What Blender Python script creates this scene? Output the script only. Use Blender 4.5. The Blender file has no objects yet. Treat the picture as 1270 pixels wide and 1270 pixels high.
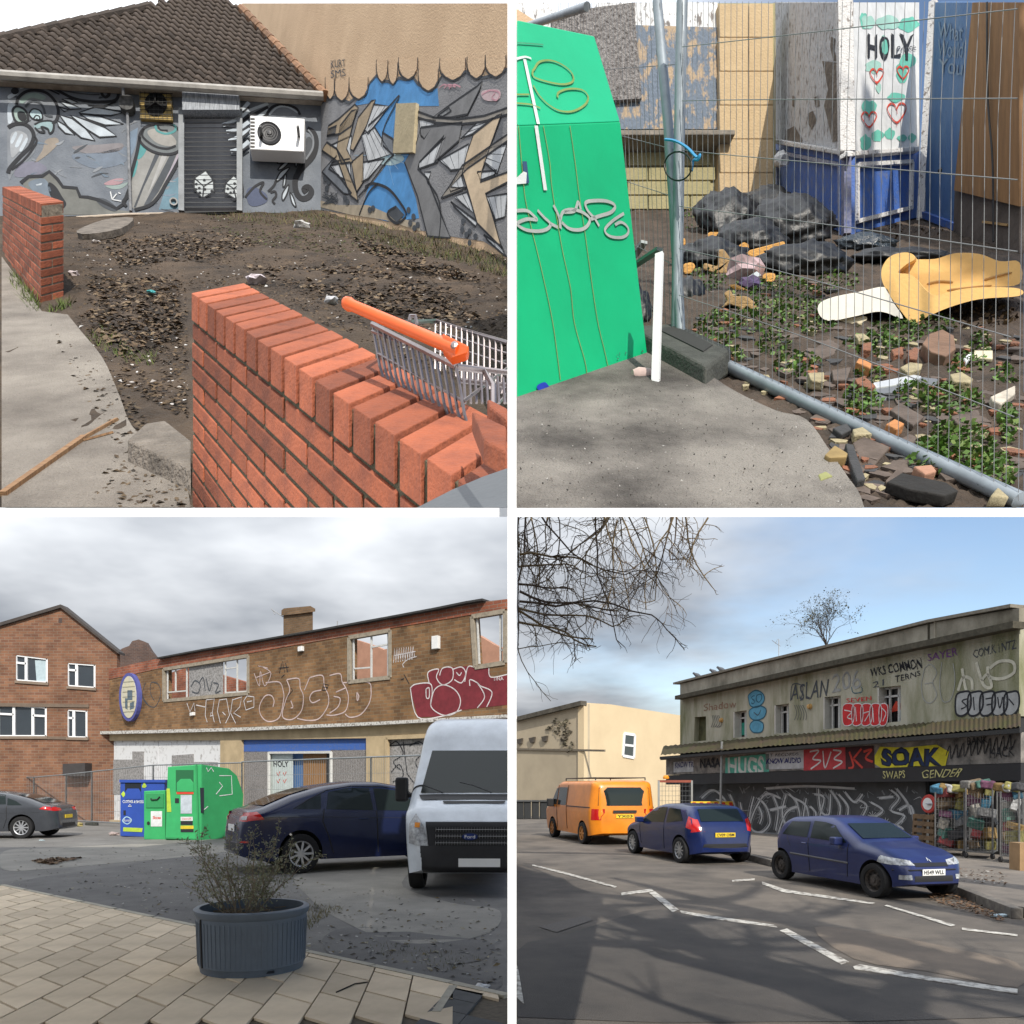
import bpy, bmesh, math, random
from mathutils import Vector as V, Matrix
from mathutils.geometry import tessellate_polygon
random.seed(7)
R=math.radians
SC=bpy.context.scene
COL=SC.collection
# ---------------------------------------------------------------- camera
F=1000.0; CX=635.0; CY=975.0; EYE=V((0,0,1.6))
cd=bpy.data.cameras.new('camera'); cam=bpy.data.objects.new('camera',cd); COL.objects.link(cam)
cam.location=EYE; cam.rotation_euler=(R(90),0,0)
cd.sensor_width=36; cd.lens=36*F/1270; cd.shift_y=(CY-635)/1270; cd.clip_start=.05; cd.clip_end=2000
SC.camera=cam
# ---------------------------------------------------------------- sky and sun
SUN_EL=R(38); SUN_HEAD=R(-18)      # light travels forward and to the left
wd=bpy.data.worlds.new('World'); SC.world=wd; wd.use_nodes=True
nt=wd.node_tree; nt.nodes.clear()
def N(t,**k):
    n=nt.nodes.new(t)
    for a,b in k.items(): setattr(n,a,b)
    return n
L=lambda a,b: nt.links.new(a,b)
out=N('ShaderNodeOutputWorld'); sky=N('ShaderNodeTexSky',sky_type='NISHITA',sun_disc=False,sun_elevation=SUN_EL,sun_rotation=math.pi+SUN_HEAD)
bg=N('ShaderNodeBackground'); bg.inputs[1].default_value=.14; L(sky.outputs[0],bg.inputs[0])
tc=N('ShaderNodeTexCoord'); sep=N('ShaderNodeSeparateXYZ'); L(tc.outputs['Generated'],sep.inputs[0])
def MA(op,a,b=None,c=None):
    n=N('ShaderNodeMath',operation=op)
    for i,x in enumerate((a,b,c)):
        if x is None: continue
        if isinstance(x,(int,float)): n.inputs[i].default_value=x
        else: L(x,n.inputs[i])
    return n.outputs[0]
den=MA('ADD',MA('MAXIMUM',sep.outputs[2],0.0),.16)
cb=N('ShaderNodeCombineXYZ'); L(MA('DIVIDE',sep.outputs[0],den),cb.inputs[0]); L(MA('DIVIDE',sep.outputs[1],den),cb.inputs[1])
def noise(scale,detail,dx):
    m=N('ShaderNodeMapping'); m.inputs['Location'].default_value=(dx,dx*.7,dx*.3); L(cb.outputs[0],m.inputs[0])
    n=N('ShaderNodeTexNoise'); n.inputs['Scale'].default_value=scale; n.inputs['Detail'].default_value=detail; n.inputs['Roughness'].default_value=.52
    L(m.outputs[0],n.inputs['Vector']); return n.outputs['Fac']
n1=noise(.75,6,3.1); n2=noise(1.1,5,9.7)
# cover: solid cloud to the left, breaking up to the right
left=MA('MULTIPLY_ADD',sep.outputs[0],-1.6,.34)
cov=N('ShaderNodeMapRange',interpolation_type='SMOOTHSTEP'); L(MA('ADD',n1,MA('MULTIPLY',left,.5)),cov.inputs[0])
cov.inputs[1].default_value=.30; cov.inputs[2].default_value=.66
cl=N('ShaderNodeValToRGB'); L(n2,cl.inputs[0])
cl.color_ramp.elements[0].position=.36; cl.color_ramp.elements[0].color=(.34,.37,.42,1)
cl.color_ramp.elements[1].position=.64; cl.color_ramp.elements[1].color=(.84,.87,.91,1)
bg2=N('ShaderNodeBackground'); L(cl.outputs[0],bg2.inputs[0])
# an overcast vault is brighter overhead than at the horizon
L(MA('MULTIPLY_ADD',MA('MAXIMUM',sep.outputs[2],0.0),1.8,.42),bg2.inputs[1])
mx=N('ShaderNodeMixShader'); L(cov.outputs[0],mx.inputs[0]); L(bg.outputs[0],mx.inputs[1]); L(bg2.outputs[0],mx.inputs[2]); L(mx.outputs[0],out.inputs[0])
sl=bpy.data.lights.new('sun','SUN'); sl.energy=3.3; sl.angle=R(.4); sl.color=(1,.94,.84)
so=bpy.data.objects.new('sun',sl); COL.objects.link(so)
sd=V((math.sin(SUN_HEAD)*math.cos(SUN_EL),math.cos(SUN_HEAD)*math.cos(SUN_EL),-math.sin(SUN_EL)))
so.rotation_euler=sd.to_track_quat('-Z','Y').to_euler(); so.location=(0,-20,30)
vs=SC.view_settings; vs.view_transform='Standard'; vs.look='None'; vs.exposure=.42; vs.gamma=1
SC.render.engine='CYCLES'
# ---------------------------------------------------------------- helpers: projection of measured points onto planes of the place
XC=[-1e9,1e9,1e9]     # a plot ends at its own edge
def ray(x,y):
    x=min(max(x,XC[0]),XC[1]); y=min(y,XC[2]); return V(((x-CX)/F,1,(CY-y)/F))
class Pl:
    def __init__(s,p,n):
        s.p=V(p); s.n=V(n).normalized()
        if s.n.dot(s.p-EYE)>0: s.n=-s.n          # normal looks back at the viewer
    def hit(s,x,y,off=0):
        r=ray(x,y); t=(s.p+s.n*off-EYE).dot(s.n)/r.dot(s.n); return EYE+r*t
    def pts(s,ps,off=0): return [s.hit(x,y,off) for x,y in ps]
    def off(s,d): return Pl(s.p+s.n*d,s.n)
GND=Pl((0,0,0),(0,0,1))
HL=Pl((0,0,.65),(0,-.815,1)); HR=Pl((0,0,.65),(0,-.853,1))
def wall(g,a,b): 
    A=g.hit(*a); B=g.hit(*b); d=B-A; return Pl(A,V((d.y,-d.x,0)))
def at(x,y,d): return EYE+ray(x,y)*d
UP=V((0,0,1))
# ---------------------------------------------------------------- materials
MATS={}
def M(name,col,rough=.8,var=.12,scale=4,bump=.0,bscale=40,col2=None,metal=0,rnd=0,spec=.4,thr=None,emis=0,stretch=None,coat=0,detail=6,alpha=None):
    if name in MATS: return MATS[name]
    m=bpy.data.materials.new(name); m.use_nodes=True; t=m.node_tree; b=t.nodes['Principled BSDF']
    b.inputs['Roughness'].default_value=rough; b.inputs['Metallic'].default_value=metal; b.inputs['Specular IOR Level'].default_value=spec
    if coat: b.inputs['Coat Weight'].default_value=coat; b.inputs['Coat Roughness'].default_value=.06
    c1=(*col,1); 
    c2=(*(col2 if col2 else [max(0,c*(1-var*2.2)) for c in col]),1)
    co=t.nodes.new('ShaderNodeTexCoord'); mp=t.nodes.new('ShaderNodeMapping'); t.links.new(co.outputs['Object'],mp.inputs[0])
    if stretch: mp.inputs['Scale'].default_value=stretch
    if var or col2:
        n=t.nodes.new('ShaderNodeTexNoise'); n.inputs['Scale'].default_value=scale; n.inputs['Detail'].default_value=detail; n.inputs['Roughness'].default_value=.62
        t.links.new(mp.outputs[0],n.inputs['Vector'])
        rp=t.nodes.new('ShaderNodeValToRGB'); t.links.new(n.outputs['Fac'],rp.inputs[0])
        lo,hi=thr if thr else (.3,.7)
        rp.color_ramp.elements[0].position=lo; rp.color_ramp.elements[1].position=hi
        rp.color_ramp.elements[0].color=c2; rp.color_ramp.elements[1].color=c1
        csock=rp.outputs[0]
        if rnd:
            oi=t.nodes.new('ShaderNodeObjectInfo'); hs=t.nodes.new('ShaderNodeHueSaturation')
            mr=t.nodes.new('ShaderNodeMapRange'); mr.inputs[3].default_value=1-rnd; mr.inputs[4].default_value=1+rnd
            t.links.new(oi.outputs['Random'],mr.inputs[0]); t.links.new(mr.outputs[0],hs.inputs['Value']); t.links.new(csock,hs.inputs['Color']); csock=hs.outputs[0]
        t.links.new(csock,b.inputs['Base Color'])
    else: b.inputs['Base Color'].default_value=c1
    if bump:
        n2=t.nodes.new('ShaderNodeTexNoise'); n2.inputs['Scale'].default_value=bscale; n2.inputs['Detail'].default_value=5
        t.links.new(mp.outputs[0],n2.inputs['Vector']); bp=t.nodes.new('ShaderNodeBump'); bp.inputs['Strength'].default_value=bump; bp.inputs['Distance'].default_value=.02
        t.links.new(n2.outputs['Fac'],bp.inputs['Height']); t.links.new(bp.outputs[0],b.inputs['Normal'])
    if emis:
        b.inputs['Emission Color'].default_value=c1; b.inputs['Emission Strength'].default_value=emis
    MATS[name]=m; return m
def glass(name,col=(.03,.04,.045),rough=.06):
    if name in MATS: return MATS[name]
    m=M(name,col,rough,0,spec=.9); return m
def paint_mat(name,col,rough=.75): return M('paint_'+name,col,rough,.17,5,.1,60,detail=9)
# ---------------------------------------------------------------- mesh building
WL={}
class MB:
    def __init__(s): s.v=[]; s.f=[]; s.m=[]; s.mats=[]; s.cur=0; s.sm=False
    def use(s,mat):
        if mat not in s.mats: s.mats.append(mat)
        s.cur=s.mats.index(mat); return s
    def add(s,vs,fs):
        o=len(s.v); s.v+=[V(p) for p in vs]
        for f in fs: s.f.append([i+o for i in f]); s.m.append(s.cur)
        return s
    def pp(s,o,u,v,w):          # parallelepiped from a corner and three edges
        o=V(o);u=V(u);v=V(v);w=V(w)
        P=[o,o+u,o+u+v,o+v,o+w,o+u+w,o+u+v+w,o+v+w]
        fs=[(0,3,2,1),(4,5,6,7),(0,1,5,4),(1,2,6,5),(2,3,7,6),(3,0,4,7)]
        if u.cross(v).dot(w)<0: fs=[f[::-1] for f in fs]
        return s.add(P,fs)
    def box(s,c,sz,rz=0,rx=0,ry=0):
        c=V(c); m=Matrix.Rotation(rz,3,'Z')@Matrix.Rotation(rx,3,'X')@Matrix.Rotation(ry,3,'Y')
        u=m@V((sz[0],0,0)); v=m@V((0,sz[1],0)); w=m@V((0,0,sz[2]))
        return s.pp(c-(u+v+w)/2,u,v,w)
    def bar(s,a,b,w,h,up=UP):     # bar with rectangular section from a to b
        a=V(a);b=V(b);d=(b-a).normalized(); x=d.cross(up)
        if x.length<1e-4: x=d.cross(V((0,1,0)))
        x.normalize(); y=x.cross(d)
        return s.pp(a-x*w/2-y*h/2,x*w,y*h,b-a)
    def prism(s,pts,d):          # polygon of 3D points pushed along d
        pts=[V(p) for p in pts]; n=len(pts); d=V(d); o=len(s.v)
        s.v+=pts+[p+d for p in pts]
        tr=tessellate_polygon([pts]); 
        nn=V((0,0,0))
        for i in range(n): nn+=pts[i].cross(pts[(i+1)%n])
        fl=nn.dot(d)>0
        for t in tr:
            a,b,c=t
            tn=(pts[b]-pts[a]).cross(pts[c]-pts[a])
            if tn.dot(d)>0: a,b,c=a,c,b
            s.f.append([o+a,o+b,o+c]); s.m.append(s.cur)
            s.f.append([o+n+a,o+n+c,o+n+b]); s.m.append(s.cur)
        for i in range(n):
            j=(i+1)%n; q=[o+i,o+j,o+n+j,o+n+i]
            if not fl: q=q[::-1]
            s.f.append(q); s.m.append(s.cur)
        return s
    def poly(s,pts):
        pts=[V(p) for p in pts]; o=len(s.v); s.v+=pts
        for t in tessellate_polygon([pts]): s.f.append([o+i for i in t]); s.m.append(s.cur)
        return s
    def tube(s,path,r,n=6,cap=True):
        path=[V(p) for p in path]; o=len(s.v); k=len(path); rs=r if isinstance(r,(list,tuple)) else [r]*k
        prev=None
        for i,p in enumerate(path):
            d=(path[min(i+1,k-1)]-path[max(i-1,0)]); 
            if d.length<1e-9: d=V((0,0,1))
            d.normalize()
            if prev is None:
                x=d.cross(UP)
                if x.length<.05: x=d.cross(V((1,0,0)))
            else:
                x=prev-d*prev.dot(d)
                if x.length<1e-5: x=d.cross(V((1,.3,0)))
            x.normalize(); prev=x; y=d.cross(x)
            for j in range(n):
                a=2*math.pi*j/n; s.v.append(p+(x*math.cos(a)+y*math.sin(a))*rs[i])
        for i in range(k-1):
            for j in range(n):
                j2=(j+1)%n; s.f.append([o+i*n+j,o+i*n+j2,o+(i+1)*n+j2,o+(i+1)*n+j]); s.m.append(s.cur)
        if cap:
            s.f.append([o+j for j in range(n)][::-1]); s.m.append(s.cur)
            s.f.append([o+(k-1)*n+j for j in range(n)]); s.m.append(s.cur)
        return s
    def lathe(s,prof,n,o=(0,0,0),ax=UP,x=None):   # prof: (radius, height along ax)
        o=V(o);ax=V(ax).normalized()
        if x is None: x=ax.cross(V((1,0,0)) if abs(ax.x)<.9 else V((0,1,0)))
        x=V(x).normalized(); y=ax.cross(x); b=len(s.v); k=len(prof)
        for r,h in prof:
            for j in range(n):
                a=2*math.pi*j/n; s.v.append(o+ax*h+(x*math.cos(a)+y*math.sin(a))*r)
        for i in range(k-1):
            for j in range(n):
                j2=(j+1)%n; s.f.append([b+i*n+j,b+i*n+j2,b+(i+1)*n+j2,b+(i+1)*n+j]); s.m.append(s.cur)
        return s
    def ribbon(s,pts,w,nrm,closed=False):
        pts=[V(p) for p in pts]; k=len(pts); nrm=V(nrm); o=len(s.v)
        ws=w if isinstance(w,(list,tuple)) else [w]*k
        for i,p in enumerate(pts):
            if closed: d=pts[(i+1)%k]-pts[i-1]
            else: d=pts[min(i+1,k-1)]-pts[max(i-1,0)]
            x=d.cross(nrm)
            if x.length<1e-9: x=V((1,0,0))
            x.normalize(); s.v+=[p-x*ws[i]/2,p+x*ws[i]/2]
        for i in range(k if closed else k-1):
            j=(i+1)%k; s.f.append([o+2*i,o+2*i+1,o+2*j+1,o+2*j]); s.m.append(s.cur)
        return s
    def build(s,name,mat=None,parent=None,smooth=False,local=False,kind=None,bevel=0):
        if mat is not None and not s.mats: s.mats=[mat]
        me=bpy.data.meshes.new(name); ob=bpy.data.objects.new(name,me)
        if local: c=V((0,0,0))
        else:
            lo=V([min(p[i] for p in s.v) for i in range(3)]); hi=V([max(p[i] for p in s.v) for i in range(3)]); c=(lo+hi)/2; c.z=lo.z
        me.from_pydata([p-c for p in s.v],[],s.f)
        for m in s.mats: me.materials.append(m)
        if len(s.mats)>1: me.polygons.foreach_set('material_index',s.m)
        if smooth: me.polygons.foreach_set('use_smooth',[True]*len(me.polygons)); 
        if smooth and smooth!=2: 
            try: me.set_sharp_from_angle(angle=R(40))
            except Exception: pass
        me.update(); COL.objects.link(ob)
        if bevel:
            b=ob.modifiers.new('bevel','BEVEL'); b.width=bevel; b.segments=2; b.limit_method='ANGLE'
        if parent is not None:
            ob.parent=parent
            ob.location=c-(WL[parent.name] if not local else V((0,0,0)))
        else: ob.location=c
        WL[ob.name]=c
        if kind: ob['kind']=kind
        return ob
def thing(name,label,cat,loc=(0,0,0),rz=0,group=None):
    o=bpy.data.objects.new(name,None); COL.objects.link(o); o.empty_display_size=.2; o.location=V(loc); o.rotation_euler=(0,0,rz)
    WL[o.name]=V(loc); o['label']=label; o['category']=cat
    if group: o['group']=group
    return o
def tag(o,label,cat,group=None,kind=None):
    o['label']=label; o['category']=cat
    if group: o['group']=group
    if kind: o['kind']=kind
    return o
def struct(o): o['kind']='structure'; return o
def rep(src,loc,parent,name=None):      # piece sharing mesh data
    c=src.copy(); COL.objects.link(c); c.parent=parent; c.location=V(loc)-(WL[parent.name] if parent else V((0,0,0))); return c
def cr(ps,k=5,closed=False):            # smooth curve through 2D points
    n=len(ps); o=[]
    if n<3: return list(ps)
    rng=range(n if closed else n-1)
    for i in rng:
        g=lambda j: ps[j%n] if closed else ps[min(max(j,0),n-1)]
        p0,p1,p2,p3=g(i-1),g(i),g(i+1),g(i+2)
        for q in range(k):
            t=q/k; t2=t*t;t3=t2*t
            o.append(tuple(.5*(2*p1[a]+(p2[a]-p0[a])*t+(2*p0[a]-5*p1[a]+4*p2[a]-p3[a])*t2+(3*p1[a]-p0[a]-3*p2[a]+p3[a])*t3) for a in range(2)))
    if not closed: o.append(tuple(ps[-1]))
    return o
class Paint:     # flat paint on a wall: layers a few millimetres proud of it
    def __init__(s,pl,parent,name,base=.002,step=.0014): s.pl=pl; s.parent=parent; s.name=name; s.base=base; s.step=step; s.b={}; s.k=1
    def mb(s,mat,layer):
        k=(mat.name,layer)
        if k not in s.b: s.b[k]=(MB(),mat)
        return s.b[k][0]
    def fill(s,ps,mat,layer=0,smooth=False):
        if smooth: ps=cr(ps,4,True)
        s.mb(mat,layer).poly(s.pl.pts(ps,s.base+layer*s.step)); return s
    def line(s,ps,w,mat,layer=2,smooth=True,closed=False,taper=False):
        if smooth: ps=cr(ps,5,closed)
        q=s.pl.pts(ps,s.base+layer*s.step); k=len(q)
        W=[]
        for i,p in enumerate(q):
            ww=w*s.k*(p.y)/F
            if taper: ww*=max(.12,math.sin(math.pi*min(1,.08+.92*i/(k-1))))
            W.append(ww)
        s.mb(mat,layer).ribbon(q,W,s.pl.n,closed); return s
    def text(s,txt,quad,mat,layer=2,bold=0):
        s.mb(mat,layer); vs,fs=text_mesh(txt,bold)
        a,b,c,d=quad   # bottom-left, bottom-right, top-right, top-left in pixels
        P=[]; ph=len(txt)*1.7
        for x,y in vs:
            x,y=x+.012*math.sin(9*y+14*x+ph),y+.05*math.sin(11*x*len(txt)*.5+ph)+.03*math.sin(5*x+ph)
            lo=(a[0]+(b[0]-a[0])*x,a[1]+(b[1]-a[1])*x); hi=(d[0]+(c[0]-d[0])*x,d[1]+(c[1]-d[1])*x)
            P.append(s.pl.hit(lo[0]+(hi[0]-lo[0])*y,lo[1]+(hi[1]-lo[1])*y,s.base+layer*s.step))
        s.mb(mat,layer).add(P,fs); return s
    def done(s):
        for (mn,l),(mb,mat) in s.b.items():
            if mb.v: mb.build(s.name,mat,s.parent)
def text_mesh(txt,bold=0):
    cu=bpy.data.curves.new('lettering','FONT'); cu.body=txt; cu.resolution_u=3; cu.offset=bold
    ob=bpy.data.objects.new('lettering',cu); COL.objects.link(ob); bpy.context.view_layer.update()
    me=ob.evaluated_get(bpy.context.evaluated_depsgraph_get()).to_mesh()
    vs=[(v.co.x,v.co.y) for v in me.vertices]; fs=[list(p.vertices) for p in me.polygons]
    bpy.data.objects.remove(ob); bpy.data.curves.remove(cu)
    x0=min(v[0] for v in vs);x1=max(v[0] for v in vs);y0=min(v[1] for v in vs);y1=max(v[1] for v in vs)
    return [((x-x0)/(x1-x0),(y-y0)/(y1-y0)) for x,y in vs],fs
def scribble(P,x0,y0,x1,y1,n,w,mat,rng,layer=2,slant=.2):   # loose spray tag: n letter-like strokes in a box
    for i in range(n):
        cx=x0+(x1-x0)*(i+.5)/n; hw=(x1-x0)/n*.55; base=y0+(y1-y0)*0
        ps=[(cx+rng.uniform(-1,1)*hw,rng.uniform(y0,y1)) for _ in range(rng.choice((3,4,4,5)))]
        P.line(ps,w,mat,layer)
def jit(a): return random.uniform(-a,a)
def Z(x0,y0,k): return lambda ps: [(x0+X/k,y0+Y/k) for X,Y in ps]
rng=random.Random(11)
# common paints
PK=paint_mat('black',(.018,.02,.026)); PW=paint_mat('white',(.72,.74,.76)); PLG=paint_mat('pale_blue_grey',(.50,.56,.62)); PG=paint_mat('mid_grey',(.22,.24,.27))
PDG=paint_mat('dark_grey',(.07,.08,.095)); PT=paint_mat('teal',(.10,.33,.34)); PB=paint_mat('sky_blue',(.09,.33,.70)); PLB=paint_mat('light_blue',(.40,.62,.82))
PTAN=paint_mat('tan',(.47,.37,.25)); PCR=paint_mat('cream',(.74,.58,.40)); PP=paint_mat('pink',(.65,.34,.40)); PR=paint_mat('red',(.62,.06,.04)); PPALE=paint_mat('pale_pink',(.66,.50,.52))
def interp(pts,x):
    if x<=pts[0][0]: return pts[0][1]
    for (a,b),(c,d) in zip(pts,pts[1:]):
        if x<=c:
            t=(x-a)/(c-a) if c>a else 1; return b+(d-b)*t
    return pts[-1][1]
# =================================================================== the sloping deck that carries the two upper plots
WHITE=M('white_painted_board',(.86,.86,.86),.55,.03,3)
dk=MB()
dth=11/F
for x0,x1 in ((-1.05,1.05),):
    a=.62; b=1.92
    for (ya,yb) in ((a,b),):
        sl0=(CY-630.0)/F; sl1=(CY-641.0)/F
        P=[V((x0,ya,1.6+sl1*ya)),V((x1,ya,1.6+sl1*ya)),V((x1,ya,1.6+sl0*ya)),V((x0,ya,1.6+sl0*ya)),
           V((x0*2,yb,1.6+sl1*yb)),V((x1*2,yb,1.6+sl1*yb)),V((x1*2,yb,1.6+sl0*yb)),V((x0*2,yb,1.6+sl0*yb))]
        dk.add(P,[(0,1,2,3),(1,5,6,2),(5,4,7,6),(4,0,3,7),(3,2,6,7),(0,4,5,1)])
deck=struct(dk.build('deck',WHITE))
pm=MB(); w=11/F*.6
pm.pp((-w/2,.6,0),(w,0,0),(0,.008,0),(0,0,2.24)); struct(pm.build('divider_post',WHITE))
XC[:]=[-1e9,629.6,629.8]
# =================================================================== upper left plot: ground
def hill_sheet(pl,name,mat,xa,xb,y0,y1,n,amp,seed,rear=None):
    r=random.Random(seed); mb=MB(); ph=[(r.uniform(.5,3),r.uniform(.5,3),r.uniform(0,6)) for _ in range(7)]
    nx=ny=n; P=[]
    for j in range(ny+1):
        for i in range(nx+1):
            t=(j/ny)**1.6; xr=xa+(xb-xa)*i/nx; ye=interp(rear,CX+F*xr) if rear else y1; y=y0+(ye-y0)*t; x=xr*y
            z=.65+ (pl.n.y/pl.n.z*-1)*y
            e=min(1,min(i,nx-i)/2,)*amp
            z+=r.uniform(-.012,.012)*min(1,i,nx-i)+e*sum(math.sin(a*x*3+b*y*3+c) for a,b,c in ph)/7
            P.append(V((x,y,max(z,1.6+(CY-629.5)/F*y))))
    fs=[(j*(nx+1)+i,j*(nx+1)+i+1,(j+1)*(nx+1)+i+1,(j+1)*(nx+1)+i) for j in range(ny) for i in range(nx)]
    mb.add(P,fs); return mb.build(name,mat,smooth=2)
DIRT=M('bare_soil',(.105,.073,.048),.95,.3,3.2,1.0,70,col2=(.03,.022,.016),detail=12)
CONC=M('old_concrete',(.33,.295,.255),.92,.15,2.4,.9,130,col2=(.15,.13,.112),thr=(.3,.62),detail=12)
lot=struct(hill_sheet(HL,'lot_ground',DIRT,-1.14,-.004,1.86,10.2,110,.035,3))  # left part out of view is added to shade the lower left plot
# concrete path at the left, laid a little proud of the soil
pth=MB(); ph=Pl(HL.p+HL.n*.012,HL.n)
pth.prism([ph.hit(*p) for p in [(2,629),(2,318),(52,386)]+cr([(84,390),(100,410),(128,445),(148,490),(165,530),(205,562),(230,600),(236,629)],4)],HL.n*-.03)
struct(pth.build('path',CONC))
# ------------------------------------------------------------------- the house with the mural
W1=wall(HL,(60,268),(402,262)); W2=wall(HL,(402,263),(632,319))
HB=M('mural_blue_grey_render',(.205,.225,.255),.85,.2,2.2,.25,60,col2=(.095,.11,.135))
hw=MB(); hw.prism(W1.pts([(-10,269.5),(402,263),(402,112),(-10,80)]),-W1.n*.25)
house=thing('mural_house','low house with tiled roof, roller shutter and grey bird mural on its wall','house',W1.hit(200,266))
hwall=hw.build('wall',HB,house)
# roof: plane through the eave, steeper than the line of sight
e0=W1.hit(-8,93,.16); e1=W1.hit(403,119,.16); ed=(e1-e0)
RN=V((-ed.y,ed.x,0)).normalized()
if RN.y<0: RN=-RN
back=(RN+V((0,0,1.62))).normalized()
RP=Pl(e0,ed.cross(back))
TILE=M('brown_roof_tile',(.095,.075,.062),.85,.25,14,.4,60,rnd=.35,col2=(.05,.04,.035)); TILE2=M('orange_brown_ridge_tile',(.30,.17,.10),.85,.2,14,.3,60,rnd=.3)
rf=MB(); outl=[(-8,93),(403,119),(300,13),(262,-14),(185,9),(-8,50)]
rf.prism(RP.pts(outl,-.035),-RP.n*.06); roof=rf.build('roof',M('roof_underlay',(.02,.017,.015),.9,.1),house)
from mathutils.geometry import intersect_point_line
def inside(p,poly):
    c=False; n=len(poly)
    for i in range(n):
        (x1,y1),(x2,y2)=poly[i],poly[(i+1)%n]
        if (y1>p[1])!=(y2>p[1]) and p[0]<(x2-x1)*(p[1]-y1)/(y2-y1)+x1: c=not c
    return c
def pix(p):
    q=V(p)-EYE; return (CX+F*q.x/q.y,CY-F*q.z/q.y)
un=ed.normalized(); tw=.112; th=.135
def tile_mesh():
    mb=MB(); k=7
    for a in range(k):
        t=a/(k-1); x=t*tw*1.04; h=.024*math.sin(t*math.pi*2*.82+.4)+.012
        for q,(s_,dz) in enumerate(((0,.022),(th*1.18,-.004))): mb.v.append(un*x+back*s_+RP.n*(h+dz))
    for a in range(k-1): mb.f.append([2*a,2*a+2,2*a+3,2*a+1]); mb.m.append(0)
    o=len(mb.v)
    for a in range(k): mb.v.append(mb.v[2*a]-RP.n*.02)
    for a in range(k-1): mb.f.append([2*a,o+a,o+a+1,2*a+2]); mb.m.append(0)
    return mb
nrow=26; pos=[]
for r_ in range(nrow):
    for c_ in range(-4,44):
        o=e0+un*(c_*tw)+back*(r_*th); c=o+un*tw/2+back*th/2
        if inside(pix(c),outl): pos.append(o)
pos.sort(key=lambda p:p.y)
t0=None; far=MB()
for i,o in enumerate(pos):
    if i<300:
        if t0 is None:
            mb=tile_mesh(); me=mb; t0=mb.build('roof_tile',TILE,roof,local=True,smooth=2); t0.location=o-WL[roof.name]
        else:
            c=rep(t0,o,roof); c.rotation_euler=(jit(.02),jit(.02),0)
    else:
        q=tile_mesh(); far.add([v+o for v in q.v],q.f)
if far.v: far.build('roof_tiles_further_up',TILE,roof,smooth=2,kind='stuff')
hip=[(403,119),(383,98),(362,77),(341,55),(320,33),(300,12)]
for i in range(14):
    a=i/14; b=(i+1.15)/14; g=lambda t: RP.hit(403-103*t,119-107*t,.02)
    MB().tube([g(a),g(min(b,1.05))],[.058,.05],8).build('ridge_tile',TILE2,roof)
lh=[( -8+193*t,50-41*t) for t in [i/12 for i in range(13)]]
for i in range(12): MB().tube([RP.hit(*lh[i],.02),RP.hit(*lh[i+1],.02)],[.05,.058],8).build('ridge_tile',TILE,roof)
PVC=M('dirty_white_plastic',(.42,.40,.37),.6,.18,8,.1)
FASC=M('painted_fascia',(.40,.34,.28),.8,.2,10)
g_=MB(); g_.tube([W1.hit(-8,92,.22),W1.hit(401,119,.22)],.042,8); g_.build('gutter',PVC,house)
f_=MB(); f_.prism(W1.pts([(-8,92),(401,119),(401,126),(-8,101)],.07),-W1.n*.06); f_.build('fascia_board',FASC,house)
d_=MB(); d_.tube([W1.hit(152,100,.15),W1.hit(153,118,.08),W1.hit(158,138,.05),W1.hit(162,262,.05)],.016,8); d_.build('downpipe',M('grey_pipe',(.30,.31,.33),.6,.3,12),house)
d_=MB(); d_.prism(W1.pts(cr([(149,119),(163,119),(165,132),(157,136),(148,131)],3,True),.1),-W1.n*.09); d_.build('hopper',M('mossy_iron',(.12,.12,.12),.8,.4,25),house)
# vent
v_=MB(); v_.prism(W1.pts([(173,109),(212,110),(214,149),(174,147)],.04),-W1.n*.04); vent=v_.build('extractor_vent',M('yellowed_timber',(.50,.36,.13),.8,.2,12),house)
cxv,cyv=193,129; MB().prism(W1.pts([(cxv+14*math.cos(a),cyv+15*math.sin(a)) for a in [i*math.pi/12 for i in range(24)]],.047),-W1.n*.006).build('fan_opening',M('dark_opening',(.006,.006,.007),.8,0),vent)
gm=MB()
for i in range(8): gm.bar(W1.hit(174+5.4*i,109,.055),W1.hit(175+5.4*i,148,.055),.006,.004); gm.bar(W1.hit(173,110+5.2*i,.056),W1.hit(214,111+5.2*i,.056),.006,.004)
gm.build('guard_mesh',M('black_wire',(.02,.02,.02),.6,0),vent)
for k in range(3):
    bl=MB(); a=k*2.1+.5; bl.bar(W1.hit(cxv,cyv,.053),W1.hit(cxv+13*math.cos(a),cyv+14*math.sin(a),.053),.05,.003); bl.build('fan_blade',M('fan_grey',(.03,.03,.034),.5,0),vent)
# roller shutter
SH=M('painted_shutter_steel',(.30,.315,.345),.55,.25,3,.05,col2=(.12,.13,.15),stretch=(1,1,3))
shb=MB(); shb.prism(W1.pts([(227,136),(298,134),(298,262),(228,264)],.02),-W1.n*.03); sh=shb.build('roller_shutter',M('shutter_shadow',(.02,.022,.026),.6,0),house)
for i in range(22):
    ya=136+i*5.75; sl_=MB(); A=W1.hit(228,ya+.3,.02);B=W1.hit(297,ya-.4+.3,.02); Cc=W1.hit(297,ya+4.6,.02);D=W1.hit(228,ya+5.0,.02); n=W1.n*.028
    sl_.add([A,B,(B+Cc)/2+n,(A+D)/2+n,Cc,D],[(0,1,2,3),(3,2,4,5)]); sl_.build('slat',SH,sh)
hb=MB(); hb.prism(W1.pts([(226,113),(296,117),(297,136),(226,136)],.15),-W1.n*.15); hb.build('shutter_box',M('weathered_zinc',(.36,.39,.43),.5,.3,12,.1,60,col2=(.09,.10,.12),stretch=(6,6,1)),sh)
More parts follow.
